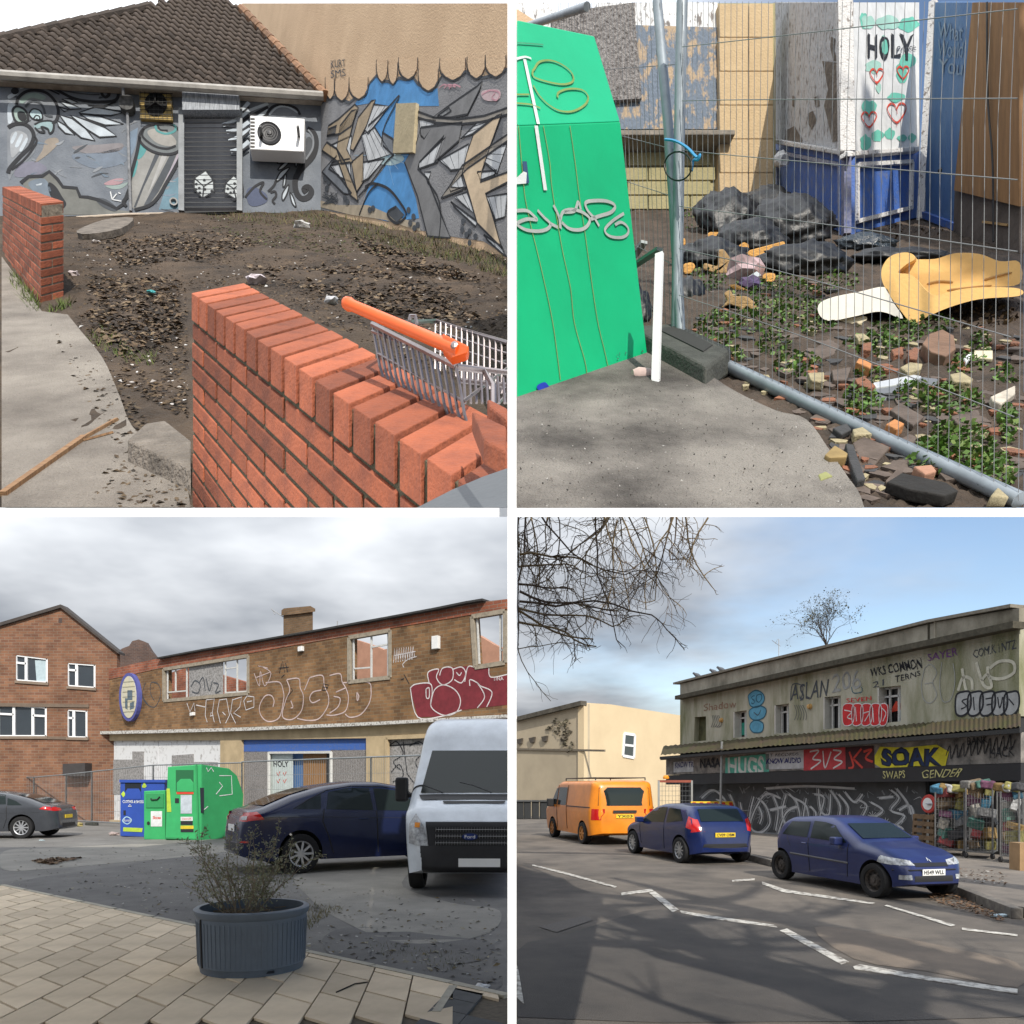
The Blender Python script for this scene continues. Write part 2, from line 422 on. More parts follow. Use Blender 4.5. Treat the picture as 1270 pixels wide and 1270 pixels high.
for xa in (225.5,297.5): q=MB(); q.bar(W1.hit(xa,136,.03),W1.hit(xa,263,.03),.06,.06,W1.n); q.build('guide_rail',M('rail_steel',(.25,.27,.29),.5,.2,9),sh)
# pipes along the wall foot
MB().tube([W1.hit(95,270,.10),W1.hit(160,266,.10),W1.hit(220,265,.10)],.014,8).build('waste_pipe',M('cream_pipe',(.62,.52,.42),.6,.15,9),house)
MB().lathe([(.001,.0),(.035,0),(.045,.03),(.03,.03),(.03,-.05)],14,W1.hit(216,252),W1.n).build('pipe_outlet',M('grey_outlet',(.35,.34,.33),.7,.2),house)
# ---- mural on the house
m=Paint(W1,hwall,'mural_paint'); m.k=1.35
z=Z(10,90,7.056)
m.fill(z([(0,240),(60,200),(200,90),(330,120),(430,230),(450,330),(420,450),(250,540),(230,700),(60,860),(0,900)]),PG,0,True)
for f in ([(620,350),(760,300),(1010,345),(900,375),(760,370)],[(625,360),(800,380),(1010,450),(850,460),(700,410)],[(545,370),(700,420),(850,480),(950,555),(800,565),(680,490)],[(450,370),(560,400),(680,490),(760,595),(640,570),(520,470)],[(430,420),(500,460),(585,545),(500,530),(440,470)],[(470,230),(540,230),(610,260),(560,275)],[(450,250),(560,275),(640,315),(540,320)],[(445,300),(530,325),(490,340)],[(700,285),(840,290),(945,255),(830,300)]):
    m.fill(z(f),PLG,1); m.line(z(f),1.4,PK,3,False,True)
m.fill(z([(80,250),(120,190),(230,160),(340,190),(410,270),(440,350),(400,420),(330,400),(300,300),(200,290),(120,300)]),PG,1,True)
m.fill(z([(100,250),(150,195),(240,175),(330,210),(300,240),(200,220),(130,270)]),paint_mat('sage',(.30,.40,.38)),2,True)
m.line(z([(75,280),(90,220),(160,165),(250,155),(340,180),(410,250),(440,340),(420,420),(380,440)]),2.6,PK,3)
m.fill(z([(40,330),(80,300),(150,330),(170,400),(120,440),(60,410)]),paint_mat('pale_green',(.35,.45,.42)),2,True); m.fill(z([(85,345),(140,345),(165,400),(130,430),(90,400)]),PK,3,True); m.line(z([(40,330),(80,295),(150,330),(175,410),(120,445),(60,415)]),2,PK,4,True,True)
m.fill(z([(185,360),(220,320),(280,335),(300,380),(280,410),(220,400)]),paint_mat('eye_blue',(.48,.62,.66)),3,True); m.line(z([(185,360),(220,318),(280,335),(302,385),(285,412),(220,405)]),1.3,PK,4,True,True)
m.line(z([(225,400),(245,375),(275,385),(275,410),(250,415),(255,400)]),1.1,PK,4)
m.fill(z([(230,450),(300,420),(390,425),(395,500),(370,530),(345,490),(300,480),(240,490)]),paint_mat('beak_teal',(.30,.42,.45)),3,True); m.line(z([(230,455),(300,425),(390,430),(395,500),(365,530),(345,490),(290,475),(320,520),(270,515),(235,480)]),1.6,PK,4)
m.line(z([(150,300),(200,250),(270,260),(310,310),(330,370),(390,385)]),2,PDG,4)
m.line(z([(0,480),(60,450),(140,450),(200,490),(225,560),(190,650),(110,730),(20,830),(0,880)]),3.4,PK,3); m.line(z([(230,560),(250,600),(200,690),(120,780),(30,850)]),1.8,PK,3)
m.fill(z([(20,560),(70,510),(130,520),(170,560),(150,640),(90,700),(30,740)]),paint_mat('wing_grey',(.36,.38,.41)),2,True)
for f in ([(20,600),(60,520),(80,540),(40,620)],[(60,640),(110,540),(130,560),(90,650)],[(100,670),(160,570),(170,600),(120,690)]): m.fill(z(f),PLG,3,True)
m.line(z([(0,60),(200,65),(400,140),(560,220),(700,250),(850,255),(940,240),(965,190),(930,145),(860,140),(820,180),(850,215),(885,190),(870,170)]),2.6,PK,3,taper=False); m.line(z([(0,90),(150,100),(300,125),(450,190)]),1.6,PK,3); m.line(z([(300,100),(500,160),(700,190),(800,190)]),1.2,PDG,2)
m.fill([(10+60/7.056+5*math.cos(a),90+160/7.056+4.4*math.sin(a)) for a in [i*.5236 for i in range(12)]],PK,3)
for f in ([(100,140),(150,105),(180,110),(130,140)],[(180,120),(240,105),(275,125),(220,140)],[(0,200),(70,170),(80,190),(10,230)],[(0,280),(60,280),(40,420),(0,440)]): m.fill(z(f),PLG,1,True)
# sky blushes and rocks
for c,f in ((paint_mat('warm_grey_blush',(.30,.26,.22)),[(330,590),(420,570),(440,620),(340,720),(230,790),(300,680)]),(paint_mat('lilac',(.20,.20,.26)),[(100,800),(250,780),(340,840),(250,900),(60,910)]),(paint_mat('dusty_blue',(.18,.22,.28)),[(560,720),(800,700),(1040,650),(1030,780),(800,840),(640,800)]),(paint_mat('dusty_mauve',(.25,.235,.25)),[(560,650),(800,630),(1000,620),(960,690),(700,710)]),(paint_mat('dusty_pink',(.42,.27,.30)),[(840,970),(930,930),(1010,930),(980,975),(880,985)]),(paint_mat('mint',(.30,.38,.37)),[(850,990),(960,985),(1050,960),(1000,1010),(920,1020)])): m.fill(z(f),c,0,True)
m.fill(z([(120,960),(180,910),(300,905),(360,865),(420,920),(480,1000),(600,1010),(630,1085),(700,1090),(850,1150),(950,1200),(1060,1215),(1060,1245),(300,1245)]),paint_mat('rock_grey',(.17,.175,.165)),1)
m.line(z([(110,965),(180,910),(300,905),(360,865),(430,930),(480,1000),(600,1010),(630,1085),(700,1090),(780,1110),(870,1150),(950,1190),(1010,1150),(1060,1020)]),3,PK,3,False)
m.fill(z([(360,960),(420,1000),(470,1080),(510,1150),(470,1190),(400,1130),(350,1020)]),PK,2,True); m.fill(z([(180,960),(320,930),(380,1060),(330,1150),(220,1040)]),paint_mat('rock_blue',(.17,.21,.26)),2,True); m.fill(z([(240,980),(300,965),(290,985),(250,990)]),PLG,3)
m.fill(z([(760,1100),(860,1110),(960,1190),(920,1215),(820,1170)]),PDG,2,True)
for a,b in (((910,1110),(895,1040)),((910,1110),(950,1060)),((910,1110),(990,1125)),((965,1050),(985,1060))): m.line(z([a,b]),1,PW,4,False)
# spray can
z=Z(150,90,7.056); CAN=paint_mat('can_grey',(.30,.30,.29))
m.fill(z([(165,560),(300,700),(430,715),(540,640),(540,700),(400,960),(260,1160),(120,1200),(70,1150),(80,930),(140,700)]),CAN,1)
m.fill(z([(300,710),(340,715),(200,1000),(130,1180),(110,1180)]),PDG,2); m.fill(z([(430,720),(500,680),(430,850),(330,1040),(250,1150),(200,1160)]),PDG,2); m.fill(z([(360,720),(410,720),(300,950),(230,1080)]),paint_mat('can_pale',(.42,.42,.42)),2); m.fill(z([(500,700),(540,690),(400,950),(350,1030)]),paint_mat('can_lilac',(.42,.38,.45)),2)
m.fill(z([(140,700),(170,600),(230,640),(200,720),(150,760)]),PT,2,True); m.fill(z([(90,900),(120,780),(150,780),(120,900)]),PT,2,True)
m.fill(z([(160,560),(210,480),(320,450),(440,450),(520,520),(545,610),(500,690),(400,715),(280,690),(190,630)]),paint_mat('can_collar',(.17,.19,.20)),3,True); m.fill(z([(230,520),(300,490),(420,530),(480,590),(470,640),(380,640),(290,600)]),paint_mat('can_dome',(.36,.35,.33)),4,True)
m.line(z([(160,560),(210,480),(320,450),(440,450),(520,520),(548,620),(500,690),(400,715),(280,690),(190,630)]),2.4,PK,5,True,True); m.line(z([(200,490),(190,560),(290,640),(400,665),(480,640)]),2,PK,5); m.line(z([(300,460),(320,510),(400,535),(470,510),(475,470),(440,450)]),2,PT,5); m.line(z([(320,455),(345,500),(410,505)]),1.4,PK,6)
m.line(z([(165,560),(135,720),(80,930),(70,1060),(20,1130),(50,1170)]),2.8,PK,5); m.line(z([(545,640),(510,760),(400,960),(330,1080),(250,1160),(120,1200)]),2.8,PK,5)
m.fill(z([(400,980),(520,900),(540,1190),(330,1200)]),paint_mat('corner_blue',(.15,.26,.33)),0); m.fill(z([(80,520),(150,480),(130,640),(80,760)]),paint_mat('blue_drift',(.20,.27,.36)),0)
for _ in range(60):
    x=rng.uniform(12,222); y=rng.uniform(105,262); a=rng.uniform(-.6,.6); L_=rng.uniform(5,22); m.line([(x,y),(x+L_*.5*math.cos(a),y+L_*.5*math.sin(a)+rng.uniform(-2,2)),(x+L_*math.cos(a),y+L_*math.sin(a))],rng.uniform(.7,2.4),rng.choice([PDG,PG,PG,paint_mat('haze_grey',(.27,.29,.32)),paint_mat('haze_blue',(.16,.21,.27))]),.5,taper=True)
m.done()
# dice and wing on the shutter
ms=Paint(W1.off(.03),sh,'mural_paint',.012)
for f,dots in (([(640,920),(740,855),(810,940),(815,1040),(715,1100),(640,1020)],((730,940),(660,975),(655,1020),(685,1010),(690,1050),(735,1020),(795,1035))),([(915,965),(985,900),(1060,960),(1070,1040),(1010,1110),(905,1050)],((995,970),(935,1015),(920,1060),(960,1050),(990,1045),(985,1110)))):
    ms.fill(z(f),paint_mat('dice_white',(.52,.56,.57)),0); ms.line(z(f),2,PK,2,False,True); c=((f[0][0]+f[2][0])/2,f[2][1]+55)
    ms.line(z([f[0],c,f[2]]),1.6,PK,2,False); ms.line(z([c,f[4]]),1.6,PK,2,False)
    for dx,dy in dots: ms.fill(z([(dx+13*math.cos(a),dy+11*math.sin(a)) for a in [i*.785 for i in range(8)]]),PK,3)
for k,(a,b) in enumerate((((890,460),(1120,330)),((925,520),(1120,430)),((945,600),(1120,480)),((960,690),(1120,600)),((1000,345),(1120,260)))):
    ms.line(z([a,((a[0]+b[0])/2,(a[1]+b[1])/2+20),b]),4.5,PLG,1); ms.line(z([a,((a[0]+b[0])/2,(a[1]+b[1])/2+45),(b[0],b[1]+40)]),2.4,PK,2)
ms.done()
z=Z(290,90,7.058); m=Paint(W1,hwall,'mural_paint'); m.k=1.35
for k in range(6): m.line(z([(0,390+k*55),(140,330+k*52),(300,270+k*30)]),2.6,PK if k%2 else PLG,2)
m.line(z([(290,360),(340,300),(430,280),(540,310),(580,370)]),2.4,PK,3); m.line(z([(310,370),(380,305),(470,300),(560,350)]),1.6,PLG,3)
m.line(z([(640,490),(700,530),(720,620),(690,730),(600,830),(540,930),(545,1040),(590,1100),(650,1090),(680,1040),(650,1000),(615,1020),(635,1050)]),5,PK,3); m.line(z([(650,500),(690,560),(690,660),(630,760)]),1.6,PG,4)
m.fill(z([(400,720),(530,740),(600,620),(660,560),(690,640),(600,800),(545,900),(520,1050),(450,1000),(420,900)]),PDG,1,True)
for f in ([(400,700),(470,710),(440,740)],[(380,790),(430,745),(490,735),(420,790)],[(385,850),(440,790),(490,780),(430,840)],[(370,950),(410,870),(490,830),(420,920)],[(430,1000),(440,910),(460,890),(450,980)],[(430,1120),(425,1060),(480,980),(470,1050)],[(490,1050),(520,1090),(545,1175),(510,1140)],[(535,780),(560,740),(570,760),(545,830)],[(550,860),(590,790),(600,810),(560,880)]): m.fill(z(f),PLG,2,True); m.line(z(f),1.2,PK,3,True,True)
m.fill(z([(110,1040),(170,1000),(280,1060),(290,1130),(200,1170),(130,1150)]),paint_mat('indigo',(.08,.10,.17)),1,True); m.line(z([(100,1090),(180,1000),(260,960),(230,1040),(290,1110)]),2,PK,3); m.line(z([(300,1040),(350,990),(370,940)]),2,PK,3); m.fill(z([(0,920),(60,950),(80,1040),(40,1120),(0,1130)]),PLG,1,True); m.line(z([(0,920),(60,950),(80,1040),(40,1120)]),1.6,PK,3)
m.line(z([(320,1050),(360,1040),(370,1080),(340,1120),(360,1150)]),2,PK,3)
m.done()
# air conditioning unit on brackets
AC=M('white_enamel',(.82,.83,.84),.4,.04,5)
t=thing('air_conditioner','white air conditioning unit with round black fan on the mural wall','air conditioner',W1.hit(343,188,.05))
b=MB(); b.prism(W1.pts([(310,143),(378,147),(377,188),(310,185)],.22),-W1.n*.18); b.build('casing',AC,t,bevel=.01)
b=MB(); b.lathe([(.0,.0),(.105,.0),(.125,.012),(.13,.0)],24,W1.hit(334,165.5,.222),W1.n); fo=b.build('fan_grille',M('black_plastic',(.012,.012,.014),.5,0),t,smooth=True)
b=MB()
for r_ in (.04,.065,.09): b.lathe([(r_-.003,.016),(r_+.003,.016)],24,W1.hit(334,165.5,.222),W1.n)
b.lathe([(0,.022),(.025,.018),(.028,.0)],12,W1.hit(334,165.5,.222),W1.n); b.build('grille_ring',M('dark_grey_plastic',(.05,.05,.055),.5,0),fo)
b=MB()
for i in range(9): b.prism(W1.pts([(310.6,146+i*4.3),(316,146.3+i*4.3),(316,148.4+i*4.3),(310.6,148.1+i*4.3)],.225),-W1.n*.004)
b.build('side_louvre',M('louvre_dark',(.05,.045,.04),.6,0),t)
for xa in (326,371): b=MB(); b.pp(W1.hit(xa,189,.0),W1.n*.36,(.03,0,0),(0,0,.02)); b.build('bracket',M('bracket_steel',(.12,.12,.12),.5,0,metal=.5),t)
# ------------------------------------------------------------------- tall cream building with the large mural
CRM=M('cream_render',(.69,.50,.325),.9,.1,1.6,.3,70,col2=(.55,.385,.245))
GRW=M('grey_painted_render',(.30,.30,.31),.9,.2,3,.3,70,col2=(.20,.20,.21))
cb_=thing('cream_building','tall cream rendered wall with blue and grey lettering mural beside the tiled house','building',W2.hit(500,290))
b=MB(); b.prism(W2.pts([(402,264),(634,320),(634,4),(402,4)]),-W2.n*.3); b.prism(W2.pts([(300,4),(402,4),(402,116),(392,104),(300,14)]),-W2.n*.28); cw=b.build('wall',CRM,cb_)
m=Paint(W2,cw,'mural_paint'); m.k=1.3; z=Z(395,70,4.884)
top=[(0,300),(40,265),(95,245),(150,265),(185,280),(215,255),(290,230),(310,160),(350,115),(390,150),(420,150),(450,165),(485,130),(530,140),(575,130),(600,165),(650,195),(690,205),(725,150),(750,110),(800,140),(850,110),(890,90),(930,115),(980,130),(1060,115),(1130,80),(1160,75)]
m.fill(z(top+[(1160,1220),(1080,1170),(1000,1120),(800,1090),(600,1050),(400,990),(200,960),(20,930),(0,900)]),GRW,0)
m.fill(z([(210,300),(310,160),(350,115),(390,150),(440,165),(485,130),(575,135),(600,170),(690,205),(720,190),(730,300),(590,300),(580,590),(520,640),(590,860),(610,980),(420,1000),(250,960),(300,800),(440,620),(300,470),(330,280)]),PB,1)
m.fill(z([(330,560),(400,520),(450,560),(520,620),(440,660),(330,630)]),paint_mat('glow_blue',(.55,.72,.74)),2,True)
for a in range(14):
    an=a*.45; L_=rng.uniform(90,220); m.line(z([(410,600),(410+math.cos(an)*L_,600+math.sin(an)*L_*.9)]),rng.uniform(2,4),PLB,2,False,taper=True)
m.fill(z([(0,870),(120,900),(300,900),(440,960),(600,1010),(620,1060),(400,990),(200,960),(0,910)]),paint_mat('wall_foot_cream',(.50,.42,.31)),2)
# scalloped drips of the cream above
for x0,x1,yt in ((95,185,265),(185,300,255),(350,420,150),(485,600,135),(605,725,205),(735,890,140),(900,1010,130),(1010,1135,120),(40,100,255),(420,480,165)):
    xm=(x0+x1)/2; m.line(z([(x0,yt-130),(x0+4,yt-40),(xm,yt+6),(x1-4,yt-40),(x1,yt-130)]),1.5,PK,5); m.fill(z([(x0+2,yt-120),(x0+5,yt-60),(x0+.2*(x1-x0),yt-22),(xm,yt+3),(x0+.8*(x1-x0),yt-22),(x1-5,yt-60),(x1-2,yt-120)]),CRM,4)
m.line(z(top),2.4,PDG,3,False)
# left letters (tan strokes with black outline, striped gaps)
def piece(ps,fill,w=1.8,layer=4,sm=False): m.fill(z(ps),fill,layer,sm); m.line(z(ps),w,PK,layer+1,sm,True)
def stripes(ps,n=6,layer=3):
    m.fill(z(ps),PW,layer); xs=[p[0] for p in ps]; ys=[p[1] for p in ps]
    cx_,cy_=sum(xs)/len(xs),sum(ys)/len(ys)
    for i in range(n):
        t=(i+.5)/n; a=(ps[0][0]+(ps[1][0]-ps[0][0])*t,ps[0][1]+(ps[1][1]-ps[0][1])*t); b_=(ps[3][0]+(ps[2][0]-ps[3][0])*t,ps[3][1]+(ps[2][1]-ps[3][1])*t)
        if i%2==0: m.line(z([a,b_]),2.6,PK,layer+.5,False,taper=True)
    m.line(z(ps),1.7,PK,layer+1,False,True)
stripes([(330,290),(430,300),(300,470),(280,440)]); stripes([(260,480),(340,430),(440,590),(300,640)],8); stripes([(270,640),(400,620),(300,740),(260,760)],6); stripes([(70,540),(200,480),(190,620),(80,640)],6); stripes([(70,660),(190,640),(200,760),(120,730)],5)
piece([(50,480),(60,420),(120,380),(220,290),(240,310),(200,420),(130,470)],PTAN); piece([(130,420),(200,330),(230,320),(170,560),(210,640),(140,650),(110,560)],PTAN); piece([(240,370),(320,270),(345,260),(290,420),(210,570),(190,560)],PTAN)
piece([(20,570),(50,520),(110,560),(160,640),(230,820),(240,880),(190,840),(120,640)],PTAN); piece([(20,700),(90,620),(110,600),(60,680),(120,720),(200,830),(150,830)],PG); piece([(200,640),(270,580),(270,760),(230,820),(215,740)],PTAN); piece([(50,480),(60,440),(110,420),(100,470)],PG)
m.line(z([(280,790),(330,770),(420,800),(490,880),(530,960),(470,1010),(415,950),(470,910)]),2.4,PK,5); m.fill(z([(415,950),(470,905),(520,960),(475,1005)]),PDG,4); m.line(z([(245,960),(300,830),(360,770)]),2.2,PK,5); m.line(z([(240,850),(320,760),(400,650),(450,600)]),2,PK,5)
piece([(390,540),(385,460),(450,500),(455,600)],PG); m.line(z([(300,420),(420,310),(490,240),(400,420),(380,540)]),2,PK,5)
# right letters
GM=paint_mat('letter_grey',(.235,.235,.24))
piece([(590,530),(620,430),(700,420),(870,400),(850,510),(700,640),(760,480),(610,640),(600,680),(660,740),(740,950),(800,1100),(660,1090),(600,850),(520,640)],GM)
piece([(590,330),(700,370),(850,380),(1000,360),(1160,310),(1160,350),(1000,395),(850,410),(700,400),(600,370)],paint_mat('band_grey',(.36,.33,.29)))
piece([(690,370),(800,290),(960,180),(990,150),(975,200),(900,350),(800,370)],GM); piece([(720,360),(790,310),(805,330),(750,365)],PW)
stripes([(610,380),(710,390),(640,500),(620,480)],5); stripes([(610,640),(770,490),(720,640),(610,680)],6); stripes([(730,630),(910,530),(880,680),(800,690)],7); stripes([(860,500),(960,400),(1060,370),(930,470)],6); stripes([(1000,640),(1020,560),(1140,530),(1080,710)],7); stripes([(960,700),(1080,690),(1060,720),(980,750)],4); stripes([(790,800),(860,700),(880,790),(800,820)],4); stripes([(820,850),(900,820),(945,950),(880,900)],4); stripes([(1020,850),(1150,830),(1130,970),(1070,990)],7); stripes([(800,880),(960,1000),(950,1030),(820,910)],4); stripes([(1000,1080),(1110,1150),(1140,1220),(1020,1110)],5)
piece([(940,470),(1080,360),(1110,345),(1040,540),(990,690),(980,760),(1150,700),(1160,760),(1010,830),(1060,980),(1110,1160),(960,1010),(900,800),(870,700),(900,580)],PCR)
piece([(790,790),(870,660),(1160,470),(1160,510),(900,680),(800,790),(900,795),(740,860)],paint_mat('band_tan',(.40,.36,.31)))
piece([(640,700),(680,700),(660,760)],PW); m.line(z([(660,760),(720,850),(740,960),(730,1100)]),2,PK,5)
for cx_,cy_ in ((875,1000),(870,1050),(895,1080),(915,1060),(915,1130),(950,1090),(545,930),(575,970),(555,1010),(600,1020),(580,1040),(40,740),(60,760),(50,800),(160,860),(175,880),(310,930),(330,920)): m.fill(z([(cx_+13*math.cos(a),cy_+20*math.sin(a)) for a in [i*.785 for i in range(8)]]),PDG,5)
m.fill(z([(990,210),(1090,200),(1100,250),(1060,270),(1000,260)]),PPALE,3,True); m.line(z([(990,230),(1040,205),(1095,220),(1080,265),(1050,250),(1070,220)]),1.3,PP,4)
for k in range(3): m.line(z([(730+k*30,190+k*3),(760+k*30,170),(800+k*30,185)]),1.2,PP,4)
m.text('KURT',z([(75,75),(165,60),(160,15),(75,25)]),PDG,5); m.text('SMS',z([(75,130),(165,120),(160,75),(75,85)]),PDG,5)
for k in range(26): m.line(z([(rng.uniform(20,120),rng.uniform(820,900)),(rng.uniform(20,120),rng.uniform(820,900))]),.7,PDG,4,False)
m.done()
b=MB(); b.prism(W2.pts(z([(470,285),(590,280),(570,580),(450,585)]),.035),-W2.n*.032); b.build('patch_board',M('pale_board',(.50,.42,.27),.85,.12,6,.2),cb_)
# distant roof at the top left
b=MB(); b.prism([at(x,y,14) for x,y in ((-10,60),(-10,46),(38,36),(62,40),(62,60))],(0,.5,0)); tag(b.build('far_roof',M('far_slate',(.10,.09,.085),.9,.1)),'dark roof of a neighbouring house peeping over the tiled roof','roof')
# ------------------------------------------------------------------- brick walls, brick by brick
BR=M('red_facing_brick',(.35,.10,.047),.88,.2,16,.3,150,rnd=.36,col2=(.20,.062,.036),thr=(.28,.6),detail=10); BRT=BR
MORT=M('dark_mossy_mortar',(.085,.078,.05),.95,.3,30,.5,150,col2=(.12,.11,.07))
def brickwall(name,label,g,a,vp1,vp2,cop_n,pitch,cope_h,course,ncourse,thick,skip=0,sg=-1,mort=MORT):
    A=g.hit(*a); u=sg*V(((vp1[0]-CX)/F,1,(CY-vp1[1])/F)).normalized(); w=V(((vp2[0]-CX)/F,1,(CY-vp2[1])/F)).normalized()
    H=ncourse*course+cope_h; root=thing(name,label,'wall',A)
    Lx=cop_n*pitch; j=.15*pitch
    core=MB(); q=.006; core.pp(A+u*q+w*q-UP*.0,u*(Lx-2*q),w*(thick-2*q),UP*(H-q)); 
    for i,p in enumerate(core.v):
        lim=1.6+(CY-629.8)/F*p.y
        if p.z<lim: core.v[i]=V((p.x,p.y,lim))
        if p.x>-.0056*p.y: core.v[i]=V((-.0056*p.y,p.y,core.v[i].z))
    core.build('mortar',mort,root)
    def put(o,U,Vv,W):
        mb=MB().pp(o,U,Vv,W); lim=lambda p: p.z-(1.6+(CY-629.8)/F*p.y)
        hs=[lim(p) for p in mb.v]
        if max(hs)<=.003: return
        if min(hs)<0 or max(p.x+.0054*p.y for p in mb.v)>0:      # trimmed to the deck and to the plot edge
            bm=bmesh.new(); vs=[bm.verts.new(p) for p in mb.v]
            for f in mb.f: bm.faces.new([vs[k] for k in f])
            for co,no in ((V((0,0,1.6)),V((0,(CY-629.8)/F,-1))),(V((0,0,0)),V((1,.0054,0)))):
                g=bmesh.ops.bisect_plane(bm,geom=bm.verts[:]+bm.edges[:]+bm.faces[:],plane_co=co,plane_no=no,clear_outer=True)
                ed=[e for e in g['geom_cut'] if isinstance(e,bmesh.types.BMEdge)]
                if ed: bmesh.ops.edgeloop_fill(bm,edges=ed)
            if len(bm.faces)<4: bm.free(); return
            bm.verts.index_update(); mb=MB(); mb.v=[v.co.copy() for v in bm.verts]; mb.f=[[v.index for v in f.verts] for f in bm.faces]; mb.m=[0]*len(mb.f); bm.free()
        mb.build('brick',BR,root,bevel=.0014)
    for i in range(cop_n):
        put(A+u*(i*pitch+j*.7)+UP*(ncourse*course+.006+jit(.001))-w*.004,u*(pitch-j*1.4),UP*cope_h,w*(thick+.008))
    jv=.0105
    for c in range(ncourse):
        zb=c*course; off=0 if c%2 else -1.5*pitch; x=off
        while x<Lx-.01:
            x0=max(x,.055 if sg>0 else 0); x1=min(x+3*pitch,Lx)
            if x1-x0>.3*pitch: put(A+u*(x0+j/2)+UP*(zb+jv/2)+w*jit(.002),u*(x1-x0-j),UP*(course-jv),w*.06)
            x+=3*pitch
        if sg>0:      # the end face of the wall is in view
            if c%2: put(A+UP*(zb+jv/2)-w*.003,u*.05,UP*(course-jv),w*(thick+.006))
            else: put(A+UP*(zb+jv/2)-w*.003,u*.05,UP*(course-jv),w*(thick/2-.004)); put(A+UP*(zb+jv/2)+w*(thick/2+.005),u*.05,UP*(course-jv),w*(thick/2-.002))
    return root,A,u,w,H
nw,A,u,w,H=brickwall('brick_wall','low red brick wall with brick-on-edge coping in the foreground beside the trolley',HL,(238,628),(-60,155),(1174,186),18,.0918,.068,.0465,10,.20)
# return wall at the corner, and the stepped pier
rt=thing('brick_wall','short return brick wall meeting the foreground wall beside the shopping trolley','wall',at(605,520,1.0))
for k,(q) in enumerate((((585,508),(628,528),(628,560),(600,545)),((604,493),(630,506),(630,522),(607,503)))):
    pl=Pl(at(600,515,.93),(0,-.815,1)); b=MB(); b.prism([pl.hit(*p) for p in q],-UP*.028)
    b.build('brick',BR,rt,bevel=.003)
lw,A2,u2,w2,H2=brickwall('brick_wall','red brick wall end at the left edge beside the concrete path',HL,(51,378),(-109,183),(700,195),30,.0918,.066,.0475,10,.245,sg=1,mort=M('light_mortar',(.30,.25,.19),.95,.2,30,.4))

# ------------------------------------------------------------------- shopping trolley
WIRE=M('dull_trolley_wire',(.34,.30,.30),.35,.15,20,metal=.75); ORG=M('orange_plastic',(.80,.13,.02),.4,.05,6)
D=1.22
def tp(x,y,d=None): return at(x,y,d or D)
t=thing('shopping_trolley','wire shopping trolley with an orange handle behind the foreground brick wall','trolley',tp(530,500))
h0=tp(430,376,1.32); h1=tp(572,436,1.12); hd=(h1-h0)
b=MB(); b.tube([h0,h0+hd*.03,h0+hd*.05,h0+hd*.9,h1],[.010,.011,.0088,.0092,.010],12); hnd=b.build('handle',ORG,t,smooth=True)
b=MB(); b.prism([h0+hd*.86+V((0,-.010,.011)),h0+hd*1.06+V((0,-.010,.008)),h0+hd*1.05+V((0,-.010,-.003)),h0+hd*.93+V((0,-.010,-.02)),h0+hd*.86+V((0,-.010,-.012))],(0,.020,0)); b.build('handle_bracket',ORG,hnd,bevel=.003)
b=MB(); b.lathe([(0,.004),(.005,.003),(.006,0)],8,h0+hd*.955+V((0,-.012,-.002)),(0,-1,.2)); b.build('bolt',WIRE,hnd)
back0=tp(462,402,1.36); back1=tp(566,455,1.16); far0=tp(540,398,1.75); far1=tp(660,425,1.6)
low=V((0,.05,-.13))
b=MB()
b.tube([back0,back1],.0045,6); b.tube([back0+V((0,0,-.012)),tp(500,425,1.3)],.003,5); b.tube([back0,far0,far1],.0045,6); b.tube([back1,tp(600,460,1.2),tp(612,478,1.18),tp(612,520,1.15)],.0045,6)
b.build('basket_rim',WIRE,t)
for i in range(15):
    f=i/14; p=back0.lerp(back1,f); b=MB(); b.tube([p,p+V((.012,0,-.07)),p+V((.035,.01,-.145))],.0024,5); b.build('wire',WIRE,t)
for i in range(14):
    f=i/13; p=far0.lerp(far1,f); b=MB(); b.tube([p,p+V((0,-.01,-.11))],.0022,5); b.build('wire',WIRE,t)
for k in range(3): b=MB(); q=V((0,0,-.022*(k+1))); b.tube([far0+q,far1+q],.0024,5); b.build('wire',WIRE,t)
for k,dz in enumerate((-.05,-.1)): b=MB(); b.tube([back0+V((.01+k*.012,0,dz)),back1+V((.01+k*.012,0,dz)),far1+V((0,0,dz))],.003,5); b.build('wire',WIRE,t)
b=MB(); b.tube([tp(508,398,1.5),tp(509,392,1.5),tp(515,392,1.5),tp(517,402,1.5)],.004,6); b.build('seat_hook',WIRE,t)
for k in range(9):
    b=MB(); b.tube([tp(575+k*7,458+k*1.5,1.3),tp(577+k*7,500,1.28)],.0024,5); b.build('wire',WIRE,t)
b=MB(); b.tube([tp(572,455,1.3),tp(640,462,1.3)],.004,6); b.tube([tp(572,472,1.3),tp(640,478,1.3)],.004,6); b.build('basket_rail',WIRE,t)
